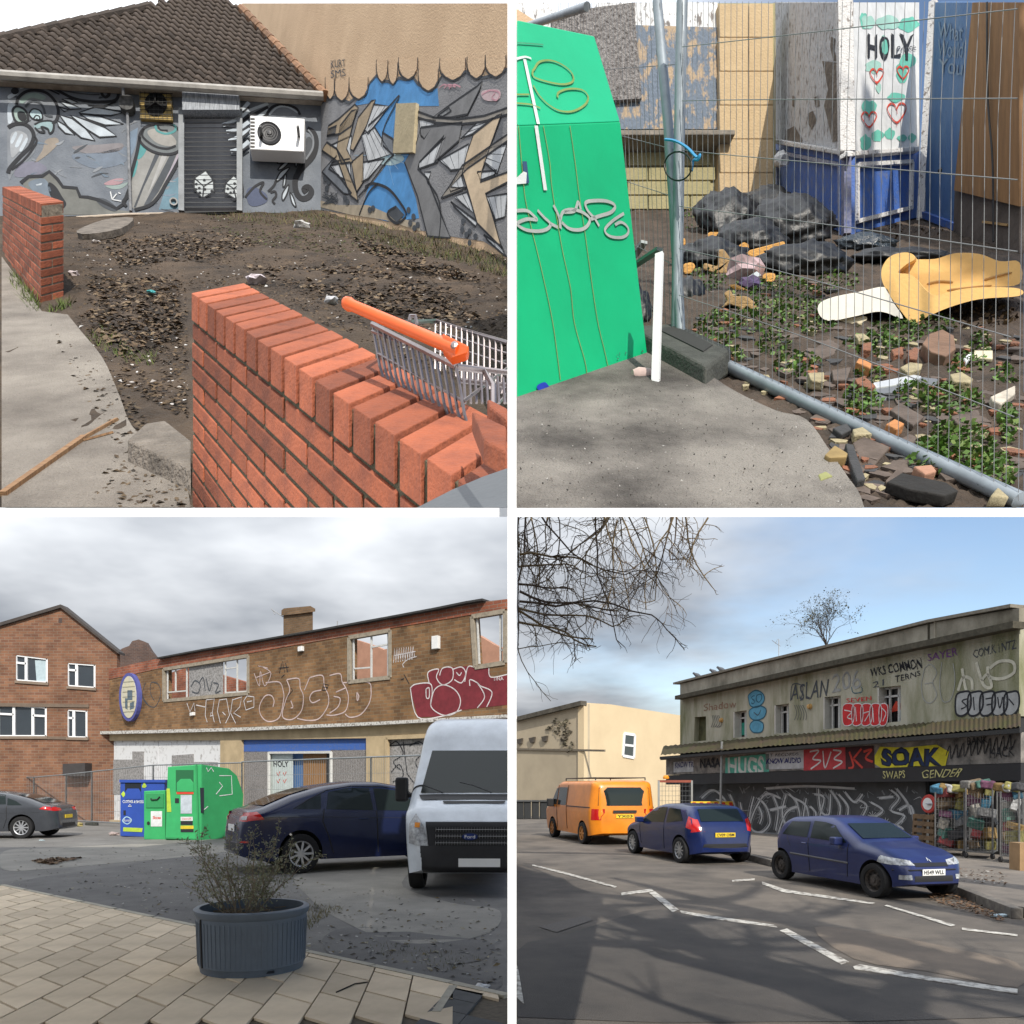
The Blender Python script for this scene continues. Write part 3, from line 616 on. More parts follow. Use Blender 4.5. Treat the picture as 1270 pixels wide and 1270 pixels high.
# ------------------------------------------------------------------- loose things on the lot
pl=Pl(at(600,600,.74),(-.35,-1,1.2)); b=MB(); b.prism([pl.hit(*p) for p in ((516,632),(560,607),(598,591),(636,580),(640,632))],-pl.n*.02)
tag(b.build('plastic_cover',M('dark_grey_bin_plastic',(.085,.095,.105),.5,.1,9,.1),bevel=.002),'dark grey plastic lid in the corner below the brick coping','lid')
b=MB(); q=[at(x,y,HL.hit(x,y+34).y) for x,y in ((158,545),(205,567),(237,584),(237,546),(205,521),(180,525))]; b.prism(q,-UP*.085); tag(b.build('concrete_slab',M('rough_concrete',(.27,.235,.20),.95,.2,9,1,70,col2=(.11,.095,.08)),bevel=.006),'broken concrete slab leaning at the foot of the foreground brick wall','slab')
b=MB(); g=lambda x,y,o=.015: HL.hit(x,y,o); b.bar(g(4,613),g(105,542),.018,.014); b.bar(g(100,545),g(145,520),.010,.01); b.bar(g(103,546),g(140,536),.006,.006); tag(b.build('timber_strip',M('split_timber',(.34,.20,.10),.85,.3,15,.3,stretch=(1,8,1),col2=(.16,.09,.05))),'long splintered timber strip lying across the concrete path','timber')
LIT=[('scrap',(317,351),11,(.70,.62,.66),'crumpled pink and white wrapper behind the brick coping','wrapper'),('scrap',(374,283),9,(.75,.75,.73),'white crumpled bag on the soil below the air conditioner','bag'),('scrap',(410,376),9,(.62,.62,.64),'pale paper scrap beside the orange trolley handle','paper'),('scrap',(188,365),5,(.05,.40,.42),'small teal plastic cap on bare soil','lid'),('scrap',(120,303),5,(.74,.68,.66),'small pale scrap near the brick wall end','scrap'),('scrap',(92,343),7,(.72,.62,.62),'pinkish litter scrap right of the left brick wall','scrap')]
def crumple(name,p,r,col,label,cat,rng,flat=.6,mat=None,group=None,n=1):
    bm=bmesh.new(); bmesh.ops.create_icosphere(bm,subdivisions=n+1,radius=r)
    mb=MB()
    for v in bm.verts:
        k=rng.uniform(.62,1.15); mb.v.append(V((v.co.x*k*1.2,v.co.y*k,v.co.z*k*flat))+V(p)+UP*r*flat*.6)
    mb.f=[[v.index for v in f.verts] for f in bm.faces]; mb.m=[0]*len(mb.f); bm.free()
    o=mb.build(name,mat or M('litter_%d%d%d'%tuple(int(c*99) for c in col),col,.6,.25,25)); tag(o,label,cat,group); return o
for n_,(x,y),s_,c,l,ct in LIT:
    p=HL.hit(x,y); crumple({'wrapper':'wrapper','bag':'carrier_bag','paper':'paper_scrap','lid':'bottle_cap','scrap':'litter_scrap'}[ct],p,s_*p.y/F,c,l,ct,rng)
b=MB(); b.prism([HL.hit(*p,.05) for p in cr([(95,286),(130,272),(165,270),(150,283),(110,290)],3,True)],-HL.n*.05); tag(b.build('plank',M('grey_rotten_plank',(.22,.19,.16),.9,.3,12,.4)),'grey weathered plank lying below the cream waste pipe','plank')
# fine litter, leaves and twigs: uncountable
def scatter(name,label,cat,pl,region,n,size,cols,seed,lift=.006,shape='leaf',bias=None):
    r=random.Random(seed); mbs=MB(); ms=[M('%s_%d'%(name,i),c,.85,.2,30) for i,c in enumerate(cols)]
    xs=[p[0] for p in region]; ys=[p[1] for p in region]; k=0; tries=0
    while k<n and tries<n*20:
        tries+=1; p=(r.uniform(min(xs),max(xs)),r.uniform(min(ys),max(ys)))
        if not inside(p,region): continue
        o=pl.hit(p[0],p[1],lift*r.random()); s_=size*r.uniform(.4,1.4); a=r.uniform(0,6.28)
        mbs.use(r.choice(ms))
        tx=V((math.cos(a),math.sin(a),0)); tx=(tx-pl.n*tx.dot(pl.n)).normalized(); ty=pl.n.cross(tx)
        if shape=='leaf': mbs.add([o-tx*s_,o+ty*s_*.5+pl.n*s_*r.uniform(-.1,.7),o+tx*s_+pl.n*s_*r.uniform(0,.5),o-ty*s_*.5+pl.n*s_*r.uniform(0,.5)],[(0,1,2,3)])
        elif shape=='blade': tip=o+(pl.n*.5+UP*.4+tx*r.uniform(.2,1.2))*s_; mbs.add([o-ty*s_*.06,o+ty*s_*.06,tip],[(0,1,2)])
        elif shape=='stone': 
            q=[V((jit(1),jit(1),jit(1))).normalized()*s_*r.uniform(.5,1) for _ in range(5)]; mbs.add([o+x for x in q],[(0,1,2),(0,2,3),(0,3,4),(1,2,4),(2,3,4),(0,1,4)])
        elif shape=='twig': mbs.bar(o,o+tx*s_*3+pl.n*s_*.2,s_*.12,s_*.12)
        k+=1
    o=mbs.build(name,None); o['label']=label; o['category']=cat; o['kind']='stuff'; return o
lotreg=[(84,285),(240,268),(400,266),(628,320),(628,485),(480,440),(300,352),(232,362),(234,520),(150,480),(90,390)]
scatter('leaf_litter','brown leaves and scraps strewn over the bare soil','leaf litter',HL,lotreg,9000,.011,[(.09,.058,.035),(.06,.04,.025),(.13,.088,.05),(.035,.025,.02),(.16,.11,.065)],5)
scatter('pale_litter','tiny pale litter specks strewn over the soil','litter',HL,lotreg,520,.010,[(.62,.58,.54),(.50,.47,.45),(.70,.69,.68)],6,.012)
scatter('grass','thin green grass along the foot of the mural walls','grass',HL,[(240,268),(400,262),(440,272),(560,300),(628,322),(628,345),(500,310),(400,282),(300,275)],3600,.045,[(.10,.13,.03),(.07,.10,.03),(.16,.13,.05),(.13,.09,.05)],8,0,'blade')
scatter('grass_tufts','small green grass tufts beside the left wall and path','grass',HL,[(14,335),(50,375),(52,388),(92,372),(90,385),(40,390),(12,350)],500,.045,[(.12,.17,.03),(.09,.13,.03)],9,0,'blade')
scatter('moss_tufts','scattered green moss tufts where path meets soil','moss',HL,[(105,415),(135,408),(165,440),(195,440),(190,455),(150,450),(110,425)],300,.03,[(.16,.2,.04),(.11,.15,.04)],10,0,'blade')
scatter('path_debris','leaves, twigs and grit scattered along the edge of the concrete path','debris',HL,[(60,400),(150,480),(200,540),(160,560),(236,600),(236,629),(100,629),(150,560),(90,470)],900,.011,[(.10,.07,.04),(.16,.115,.07),(.05,.04,.03),(.09,.06,.035)],12,.012)

scatter('moss','green moss and seedlings in patches over the soil','moss',HL,[(250,270),(400,268),(520,300),(560,320),(430,320),(300,300),(260,285)],1500,.014,[(.07,.085,.025),(.09,.08,.03),(.06,.06,.025)],13,.01)

for i,reg in enumerate(([(120,300),(260,285),(330,300),(240,325),(150,330)],[(300,330),(460,330),(560,360),(600,400),(480,390),(380,360)],[(110,340),(220,345),(225,420),(150,440),(110,400)],[(420,290),(560,330),(600,350),(480,330)])):
    scatter('leaf_drift',['matted dark leaf drift below the wall near the shutter','matted leaf drift behind the trolley','matted leaf drift between the two brick walls','matted leaf drift along the lettering mural'][i],'leaf litter',HL,reg,1500,.02,[(.04,.028,.02),(.07,.045,.028),(.15,.10,.06),(.03,.022,.016),(.22,.16,.10)],20+i,.014)
# =================================================================== upper right plot
rng=random.Random(23); XC[:]=[640.6,1e9,629.8]
TARM=M('worn_tarmac_and_concrete',(.30,.275,.245),.92,.25,1.9,.9,160,col2=(.075,.066,.06),thr=(.36,.58),detail=12)
SOIL2=M('rubble_soil',(.10,.07,.05),.95,.3,9,.9,70,col2=(.03,.024,.018))
struct(hill_sheet(HR,'yard_ground',SOIL2,.006,.635,1.84,8.6,80,.02,5,[(640,7.3),(950,7.3),(1050,5.75),(1140,6.6),(1186,5.9),(1270,5.3)]))
b=MB(); ph=HR.off(.02); b.prism([ph.hit(*p) for p in [(636,629.5),(636,480),(760,440),(835,432)]+cr([(850,440),(900,478),(960,508),(1000,520),(1030,560),(1052,592),(1065,610),(1072,629.5)],4)],-HR.n*.03); struct(b.build('forecourt',TARM))
# ------------------------------------------------------------------- derelict shop front behind
BP=wall(HR,(760,262),(960,258)); BL_=wall(HR,(958,250),(1050,292)); BR_=wall(HR,(1050,292),(1140,269)); DP=wall(HR,(1138,268),(1186,286)); KP=wall(HR,(1183,288),(1264,313))
STONE=M('cream_bath_stone',(.56,.42,.25),.9,.16,2.5,.35,60,col2=(.42,.31,.18)); STG=M('greened_stone',(.46,.38,.22),.9,.2,2,.35,60,col2=(.25,.24,.12))
PEELW=M('peeling_white_paint',(.70,.71,.72),.8,.1,26,.7,60,col2=(.20,.18,.17),thr=(.40,.46),stretch=(1,1,.35))
PEELG=M('weathered_chipboard',(.34,.32,.31),.9,.2,45,1,110,col2=(.085,.075,.07),thr=(.36,.6))
PEELB=M('peeling_grey_blue_paint',(.145,.18,.23),.8,.1,16,.7,60,col2=(.40,.30,.20),thr=(.42,.50),stretch=(1,1,.5))
BLUE=M('scuffed_blue_paint',(.045,.12,.40),.65,.2,18,.35,60,col2=(.12,.15,.25),thr=(.3,.5)); BLUE2=M('worn_blue_door',(.05,.13,.30),.65,.2,9,.3,60,col2=(.10,.18,.32),stretch=(1,1,.3))
BRN=M('brown_ply',(.33,.175,.07),.75,.18,5,.2,30,stretch=(6,6,.5)); DKB=M('dark_grey_brown_board',(.13,.105,.09),.85,.2,7,.3)
WOODW=M('chipped_white_timber',(.62,.61,.60),.8,.1,30,.5,80,col2=(.22,.19,.17),thr=(.36,.44))
shop=thing('derelict_shop','derelict shop front with boarded window, HOLY lettering and blue panelled stall riser','shop front',BL_.hit(1050,290))
b=MB(); b.prism(BP.pts([(740,263),(962,258),(962,4),(740,4)]),-BP.n*.3); b.build('wall',STG,shop)
# stone blocks of the wall below the sill, and of the pilaster
for r_ in range(5):
    y0=170+r_*18; x=752-(r_%2)*26
    while x<884:
        x1=min(x+52,888); 
        if x1-x>8: MB().prism(BP.pts([(x+.7,y0+17.2),(x1-.7,y0+17.0),(x1-.7,y0+.6),(x+.7,y0+.8)],.02),-BP.n*.02).build('stone_block',STG,shop,bevel=.006)
        x+=52
for k in range(6):
    y0=4+k*42; MB().prism(BP.pts([(893+.2*k,y0+41.9),(928,y0+41.9),(928,y0+.5),(891+.2*k,y0+.5)],.10),-BP.n*.10).build('stone_block',STONE,shop,bevel=.006)
    MB().prism(BP.pts([(929,y0+41.9),(959,y0+41.9),(959,y0+.5),(929,y0+.5)],.05),-BP.n*.05).build('stone_block',STONE,shop,bevel=.006)
MB().prism(BP.pts([(740,167.5),(912,167),(912,160.5),(740,161)],.2),-BP.n*.2).build('window_sill',M('grey_stone_sill',(.27,.24,.20),.9,.2,12,.3),shop,bevel=.008)
MB().prism(BP.pts([(740,40),(890,40),(890,3),(740,3)],.04),-BP.n*.04).build('fascia_board',PEELW,shop)
MB().prism(BP.pts([(752,160),(897,160),(892,34),(752,30)],.05),-BP.n*.05).build('window_board',PEELB,shop)
MB().prism(BP.pts([(690,128),(796,122),(786,3),(684,16)],.09),-BP.n*.035).build('window_board',PEELG,shop)
MB().prism(BP.pts([(636,60),(690,60),(690,3),(636,3)],.06),-BP.n*.05).build('window_board',PEELW,shop)
# bay: white panels above, blue panelled riser below
def bay(P,xl,xr,ytl,ytr,ybl,ybr,mat):
    b=MB(); b.prism(P.pts([(xl,ytl),(xr,ytr),(xr,3),(xl,3)]),-P.n*.05); up=b.build('bay_panel',mat,shop)
    MB().prism(P.pts([(xl,ybl),(xr,ybr),(xr,ytr),(xl,ytl)]),-P.n*.06).build('stall_riser',BLUE,shop)
    return up
ub=bay(BL_,959,1049.5,176,191,250,291,M('flaking_pale_board',(.55,.555,.57),.85,.1,30,.9,80,col2=(.20,.175,.16),thr=(.36,.47),stretch=(1,1,.45)))
hb_=bay(BR_,1050.5,1140,191,184,291,269,M('white_door_paint',(.70,.71,.71),.6,.1,12,.1))
for P,xl,xr,tl,tr,bl_,br_ in ((BL_,958,1051,176,192,0,0),(BR_,1049,1141,192,185,0,0)):
    MB().prism(P.pts([(xl,tl+2),(xr,tr+2),(xr,tr-4),(xl,tl-4)],.045),-P.n*.045).build('ledge',WOODW,shop,bevel=.006)
def frame(P,q,w,mat,off=.028):
    (a,b_,c,d)=q
    for p0,p1 in ((a,b_),(b_,c),(c,d),(d,a)): m_=MB(); m_.bar(P.hit(*p0,off/2),P.hit(*p1,off/2),w,off,P.n); m_.build('moulding',mat,shop)
frame(BL_,((963,188),(1042,204),(1042,276),(966,244)),.022,M('chipped_blue_moulding',(.38,.37,.40),.8,.2,22,.4,col2=(.10,.13,.25)))
frame(BR_,((1063,205),(1131,201),(1130,258),(1063,275)),.026,WOODW)
m_=MB(); m_.bar(BL_.hit(1049.5,292,.02),BL_.hit(1049.5,192,.02),.05,.05); m_.build('corner_post',M('flaking_corner',(.25,.24,.28),.85,.2,18,.4,col2=(.07,.10,.25)),shop)
m_=MB(); m_.bar(BL_.hit(1050,190,.02),BL_.hit(1047,3,.02),.10,.05); m_.build('corner_post',WOODW,shop)
m_=MB(); m_.bar(BR_.hit(1143,274,.05),BR_.hit(1158,3,.05),.055,.06); m_.build('white_post',WOODW,shop)
MB().prism(DP.pts([(1145,268),(1186,286),(1207,3),(1160,3)]),-DP.n*.05).build('blue_door',BLUE2,shop)
MB().prism(DP.pts([(1142,262),(1186,278),(1186,288),(1142,270)],.03),-DP.n*.03).build('door_bottom_rail',BLUE,shop)
MB().lathe([(0,.02),(.012,.02),(.02,0)],10,DP.hit(1167,212),DP.n).build('lock',M('dark_iron',(.03,.03,.03),.6,0),shop)
MB().prism(KP.pts([(1183,236),(1264,256),(1264,3),(1206,3)],.05),-KP.n*.04).build('brown_board',BRN,shop)
MB().prism(KP.pts([(1182,290),(1264,314),(1264,255),(1184,236)],.02),-KP.n*.04).build('lower_board',DKB,shop)
m_=MB(); m_.bar(KP.hit(1219,275,.03),KP.hit(1250,279,.03),.012,.012); m_.build('timber_batten',M('raw_batten',(.45,.28,.12),.8,.2),shop)
MB().tube([KP.hit(*p,.07) for p in cr([(1224,3),(1225,120),(1231,200),(1232,300)],5)],.006,6).build('cable',M('black_cable',(.012,.012,.012),.5,0),shop)
# HOLY lettering and hearts
m=Paint(BR_,hb_,'painted_lettering'); z=Z(945,0,3.97); MINT=paint_mat('mint_green',(.16,.56,.44)); RED=paint_mat('heart_red',(.70,.07,.035))
for c,r1,r2 in (((520,110),35,40),((620,110),60,40),((720,120),55,45),((500,100),20,40),((600,215),22,42),((720,300),50,40),((690,350),30,60),((550,330),45,35),((530,530),40,40),((660,480),45,25),((570,670),30,30),((630,660),25,30),((740,680),20,25),((510,700),30,40),((690,680),25,20),((575,430),14,30)):
    ps=[(c[0]+r1*rng.uniform(.7,1.1)*math.cos(a),c[1]+r2*rng.uniform(.7,1.1)*math.sin(a)) for a in [i*.5236 for i in range(12)]]
    m.fill(z(ps),MINT if rng.random()<.7 else paint_mat('pale_mint',(.38,.64,.56)),0+rng.randint(0,1),True)
for ch,x0,x1 in (('H',522,568),('O',580,628),('L',638,684),('Y',678,748)):
    m.text(ch,z([(x0,290),(x1,290),(x1,172),(x0,172)]),PK,3,.02)
m.fill(z([(592,250),(600,200),(614,200),(620,250),(606,268)]),MINT,4,True)
for cx_,cy_,s_ in ((566,365,34),(695,350,30),(528,580,38),(664,545,48)):
    ps=[(0,1.15),(-.75,.35),(-.95,-.3),(-.6,-.7),(-.2,-.55),(0,-.2),(.25,-.65),(.7,-.7),(.98,-.3),(.7,.4)]
    m.line(z([(cx_+x*s_,cy_+y*s_*1.05) for x,y in ps]),2.2,RED,3,True,True); m.line(z([(cx_,cy_+s_*1.1),(cx_+2,cy_+s_*1.6)]),1.4,RED,3,False); m.line(z([(cx_,cy_-s_*.2),(cx_+s_*.05,cy_+s_*.35)]),1.5,RED,3,False)
m.text('Prince',z([(665,262),(760,246),(755,212),(665,228)]),PDG,4)
m.done()
m=Paint(BL_,ub,'bare_timber_patch',.002); z=Z(945,0,3.97); TB=M('exposed_timber',(.26,.22,.18),.95,.3,18,.8,60,col2=(.09,.075,.065))
for ps in ([(295,300),(385,310),(385,690),(345,700),(325,600),(305,520),(325,440),(310,360)],[(225,560),(250,545),(270,590),(245,640),(228,610)],[(120,640),(160,620),(200,690),(190,715),(110,700)],[(340,180),(360,190),(355,250),(375,300),(350,300),(335,230)],[(150,470),(165,480),(160,530),(148,520)],[(255,480),(275,470),(285,520),(265,530)]): m.fill(z(ps),TB,1)
for _ in range(40):
    x=rng.uniform(70,380); y=rng.uniform(40,680); m.line(z([(x,y),(x+rng.uniform(-8,8),y+rng.uniform(20,70))]),rng.uniform(.5,1.2),TB,1.5,taper=True)
m.done()
m=Paint(DP,shop,'chalk_writing',.006)
for i,t_ in enumerate(('What','Would','You')): m.text(t_,[(1163,48+i*22),(1193,50+i*22),(1195,30+i*22),(1164,28+i*22)],paint_mat('chalk',(.24,.33,.45)),1)
m.done()
# ------------------------------------------------------------------- green clothing bank
GRN=M('green_bank_steel',(.0,.41,.165),.5,.1,1.6,.12,9,col2=(.0,.31,.125),thr=(.25,.6),detail=11)
GP=wall(HR,(638,503),(803,446))
bank=thing('clothing_bank','large green steel clothing bank with silver spray tag, close to the viewer','clothing bank',GP.hit(720,475))
bk=V((0,.55,.47))
low=[(641,501),(803,443),(769,151),(641,156)]
L_=[GP.hit(*p) for p in low]
upP=Pl(L_[2],(L_[3]-L_[2]).cross(UP+V((0,.32,0))))
U_=[L_[3],L_[2],upP.hit(737,45),upP.hit(641,25)]
b=MB(); b.prism(L_,bk); b.build('side_panel',GRN,bank,bevel=.004)
b=MB(); b.prism(U_,bk*.9); b.build('sloping_hood',M('green_hood_lit_steel',(.008,.45,.215),.5,.1,1.6,.12,9,col2=(.008,.36,.17),detail=11),bank,bevel=.004)  # hood leans back; the light on it is put into a paler green
SIL=paint_mat('silver_spray',(.42,.45,.42),.45); OCH=paint_mat('ochre_marker',(.22,.33,.09)); TAPE=paint_mat('white_tape',(.70,.75,.74))
m=Paint(GP,bank,'spray_tag'); z=Z(640,200,6.35)
m.line(z([(0,390),(90,390),(150,440),(160,460),(90,455),(20,480),(10,500),(80,540),(180,550),(250,530),(270,490),(220,440),(170,385)]),4,SIL,2); m.line(z([(270,490),(330,520)]),4,SIL,2); m.line(z([(295,345),(340,440),(350,530)]),4.4,SIL,2); m.line(z([(350,460),(370,400),(440,380),(520,400),(580,450),(560,510),(500,540),(420,530),(360,480)]),4,SIL,2); m.line(z([(380,400),(460,390),(490,320),(510,380)]),4,SIL,2)
m.line(z([(610,440),(560,380),(550,325),(620,310),(720,315),(780,350),(750,400),(660,430),(590,455)]),4,SIL,2); m.line(z([(610,430),(655,510)]),4,SIL,2); m.line(z([(850,410),(760,470),(700,540),(740,590),(830,600),(880,570),(880,520),(830,480),(780,500)]),3.4,SIL,2)
for pts_ in ([(20,-280),(60,180),(80,330),(130,560),(170,720),(230,980),(290,1270),(330,1560),(350,1720)],[(215,-280),(265,0),(280,180),(320,440),(370,720),(430,1000),(460,1270),(540,1560),(560,1680)],[(425,-280),(465,0),(500,280),(540,540),(580,830),(640,1240),(700,1500),(730,1640)]): m.line(z(pts_),1.2,OCH,1)
m.fill(z([(145,-282),(172,-282),(245,228),(218,228)]),TAPE,2); m.fill(z([(50,0),(85,0),(105,170),(80,175),(60,100)]),paint_mat('sticker_navy',(.03,.08,.17)),2); m.fill(z([(0,130),(60,80),(85,90),(80,175),(0,180)]),TAPE,2.4)
zz=Z(635,310,3.906); m.fill(zz([(120,660),(160,640),(190,670),(245,680),(230,700),(180,705),(140,690)]),paint_mat('ultramarine',(.01,.04,.42)),2,True)
for _ in range(24): 
    x,y=rng.uniform(500,640),rng.uniform(480,600); m.line(zz([(x,y),(x+rng.uniform(-8,8),y+rng.uniform(2,14))]),1,PDG,2,False)
m.done()
m=Paint(upP,bank,'marker_scrawl'); z=Z(640,10,7.94)
m.line(z([(180,600),(230,530),(340,515),(460,560),(550,640),(560,720),(470,750),(330,730),(180,680),(165,620)]),2.6,OCH,2,True,True); m.line(z([(170,760),(230,860),(320,950),(430,1010),(560,1015),(680,950),(710,870),(650,805),(520,795),(420,830),(410,880)]),2.6,OCH,2); m.line(z([(0,850),(130,850)]),2.4,OCH,2,False); m.line(z([(0,935),(150,950),(240,985)]),2.4,OCH,2)
m.fill(z([(70,500),(100,505),(235,1140),(205,1140)]),TAPE,2); m.line(z([(0,500),(90,480),(150,495)]),3,TAPE,2); m.line(z([(0,340),(150,350),(270,360)]),2,paint_mat('dull_green',(.05,.30,.16)),2)
m.done()
# ------------------------------------------------------------------- temporary fence panels
GAL=M('galvanised_tube',(.30,.34,.375),.5,.15,9,.03,metal=.25); WIR=M('grey_fence_wire',(.20,.205,.21),.6,.1,9,metal=.1)
FP=wall(HR,(842,434),(1263,630)); LP=wall(HR,(842,434),(700,332))
fr=thing('temporary_fence','galvanised temporary fence panel standing across the rubble in front of the shop','fence panel',FP.hit(845,430))
MB().tube([FP.hit(846,2),FP.hit(842,200),FP.hit(839,432)],.021,10).build('post',GAL,fr,smooth=True)
bb=[FP.hit(842,425),FP.hit(900,453),FP.hit(1000,500),FP.hit(1100,547),FP.hit(1264,621)]
MB().tube(bb,.021,10).build('bottom_rail',GAL,fr,smooth=True)
MB().tube([FP.hit(*p) for p in ((841,400),(846,415),(856,428),(872,438))],.014,8).build('corner_brace',GAL,fr,smooth=True)
def yb(x): return 425+(x-842)*.4655
FX=[]; 
for k in range(44):      # even spacing in the place
    t=k/43; A=FP.hit(846,424); B=FP.hit(1263,620); p=A.lerp(B,t); xpx=pix(p)[0]
    MB().tube([FP.hit(xpx+rng.uniform(-.6,.6)+(xpx-840)*.03,2,.012),FP.hit(xpx+rng.uniform(-1,1)+(xpx-840)*.012,150,.012),FP.hit(xpx,yb(xpx),.012)],.0009,4,False).build('wire',WIR,fr)
for ws in ([(846,58),(945,47),(1262,11)],[(846,125),(945,123.5),(1262,122)],[(846,186),(945,196),(1262,223)],[(843,256),(1060,283),(1262,312)],[(842,308),(996,344),(1254,418)],[(842,366),(1000,419),(1258,517)]):
    MB().tube([FP.hit(*p,.016) for p in cr(ws,6)],.0013,4,False).build('wire',WIR,fr)
fl=thing('temporary_fence','second fence panel receding behind the green clothing bank','fence panel',LP.hit(830,426))
MB().tube([LP.hit(815,2),LP.hit(829,160),LP.hit(836,260),LP.hit(845,430)],.019,10).build('post',GAL,fl,smooth=True)
MB().tube([LP.hit(636,37),LP.hit(728,8)],.02,10).build('top_rail',GAL,fl,smooth=True)
for k in range(30):
    t=k/29; p=LP.hit(832,420).lerp(LP.hit(706,330),t); x=pix(p)[0]; MB().tube([LP.hit(x-14+rng.uniform(-.4,.4),3),LP.hit(x,122+(x-410)*.71)],.0011,4,False).build('wire',WIR,fl)
for (a,c) in (((700,150),(838,186)),((700,200),(838,245)),((700,90),(838,80)),((740,280),(838,330))): MB().tube([LP.hit(*a),LP.hit(*c)],.0013,4,False).build('wire',WIR,fl)
# ties
t=MB(); t.tube([FP.hit(*p,.03) for p in cr([(825,173),(838,175),(852,183),(864,195),(868,192),(866,198),(860,199),(858,212)],4)],.005,6); tag(t.build('cable_tie',M('blue_nylon',(.05,.32,.62),.5,.05)),'bright blue strap knotted round the two fence posts','strap')
t=MB(); t.tube([FP.hit(841+17*math.cos(a),206+18*math.sin(a),.04) for a in [i*.3 for i in range(22)]],.003,5,False); tag(t.build('cable_loop',MATS['black_cable']),'thin black cable loop hanging round the fence posts','cable')
# rubber foot
RUB=M('fence_foot_rubber',(.075,.078,.068),.85,.25,12,.4,90)
q=[HR.hit(*p) for p in ((778,432),(875,487),(908,462),(838,428))]; b=MB(); b.prism([p+UP*.085 for p in q],-UP*.09); ft=tag(b.build('rubber_block',RUB,bevel=.012),'dark recycled-rubber fence foot under the corner post','block')
b=MB(); b.prism([HR.hit(*p)+UP*.09 for p in ((815,437),(872,468),(884,459),(838,434))],-UP*.01); b.build('foot_recess',M('foot_recess_dark',(.03,.03,.028),.9,0),ft)
# white plastic strip, pink slipper
WPL=M('white_plastic_strip',(.78,.79,.79),.45,.05,5)
b=MB(); a=HR.hit(813,482); tp_=a+V(((820-813)/F*a.y,.03,(482-307)/F*a.y)); b.bar(a,tp_,.026,.014); tag(b.build('plastic_strip',WPL),'white plastic strip leaning upright beside the green bank','strip')
b=MB(); g=lambda x,y,d: at(x,y,d); b.bar(g(786,330,3.4),g(818,309,3.2),.028,.012); tag(b.build('metal_bracket',M('grey_angle',(.30,.33,.33),.5,.1,metal=.4)),'grey metal angle sloping behind the white plastic strip','bracket')
b=MB(); b.bar(g(786,318,3.6),g(799,300,3.5),.03,.012); tag(b.build('metal_bracket',MATS['grey_angle']),'short grey metal angle at the edge of the green bank','bracket')
p=HR.hit(797,473); b=MB(); b.lathe([(0,-.04),(.018,-.036),(.026,-.015),(.022,.02),(.014,.045),(0,.05)],12,p+UP*.02,(1,.15,.1)); o=b.build('slipper',M('dirty_pink',(.62,.47,.43),.9,.15,20),smooth=True); tag(o,'dirty pink slipper lying beside the white strip','slipper')
b=MB(); b.lathe([(0,-.02),(.016,-.015),(.018,.01),(0,.025)],10,p+V((.025,.03,.035)),(.6,.1,.8)); b.build('toe',M('cream_toe',(.66,.56,.42),.9,.1),o,smooth=True)
# ------------------------------------------------------------------- bin bags, foam and cushions
BAG=M('black_bin_bag',(.0065,.0068,.008),.45,.2,12,.4,18,spec=.4)
def bag(x,y,w,h,label,name='bin_bag',mat=BAG,seed=0,cat='bin bag',group='black bin bags by the shop front',flatten=1):
    r=random.Random(seed); p=HR.hit(x,y); sx=w*p.y/F/2; sz=h*p.y/F
    bm=bmesh.new(); bmesh.ops.create_icosphere(bm,subdivisions=4,radius=1); ph=[(V((r.gauss(0,1),r.gauss(0,1),r.gauss(0,1))).normalized()*r.uniform(2,9),r.uniform(0,6)) for _ in range(14)]
    mb=MB()
    for v in bm.verts:
        c=v.co; k=1+sum((1-abs(math.sin(c.dot(d)+o)))**2 for d,o in ph)*.06-.32+r.uniform(-.008,.008)
        k+=.10*max(0,1-abs(c.x*1.2-.2)*4)*(c.z>0)
        zz=(c.z*k*.5+.42)*sz
        mb.v.append(p+V((c.x*k*sx,c.y*k*sx*.55+.1+ .2*zz,max(-.02,zz)+ .853*(c.y*k*sx*.55+.1)*.6)))
    mb.f=[[v.index for v in f.verts] for f in bm.faces]; mb.m=[0]*len(mb.f); bm.free()
    return tag(mb.build(name,mat,smooth=2),label,cat,group)
bag(910,292,96,82,'black bin bag slumped highest on the left of the heap',seed=1); bag(960,280,84,72,'black bin bag against the stone pilaster with white tissue on it',seed=2); bag(992,306,116,92,'large shiny black bin bag against the blue stall riser',seed=3)
bag(890,335,104,56,'flat black bin bag at the lower left of the heap beside the post',seed=4); bag(1008,342,128,60,'long low black bin bag in front of the blue stall riser',seed=5); bag(940,314,100,60,'black bin bag in the middle of the heap above orange foam',seed=6); bag(1085,312,84,34,'small dark bluish bin bag under the blue panel',mat=M('dark_blue_bag',(.02,.032,.045),.3,.2,14,.9,30,spec=.6),seed=7)
bag(1130,330,150,34,'flat black sheeting behind the yellow foam mattress',name='plastic_sheeting',cat='sheeting',seed=8,group=None); bag(860,375,44,46,'black bag remnant by the fence post foot',seed=9); bag(795,405,44,70,'black bag in the gap behind the white strip',seed=10)
crumple('tissue',HR.hit(963,262)+V((0,-.12,.30)),.06,(.82,.82,.82),'white tissue caught on top of the bin bags','tissue',rng,1.2)
FOAM=M('orange_foam',(.66,.35,.10),.95,.14,16,.5,90); FOAMD=M('dirty_tan_foam',(.40,.26,.12),.95,.2,16,.5,90)
def foam(px,h,label,mat=FOAM,name='foam_offcut',lift=.0,cat='foam',group='torn orange foam offcuts',bev=.012,pl=None):
    q=(pl or HR).pts(px,lift); b=MB(); b.prism([p+UP*h for p in q],-UP*h); return tag(b.build(name,mat,bevel=bev),label,cat,group)
z=Z(840,220,5.773)
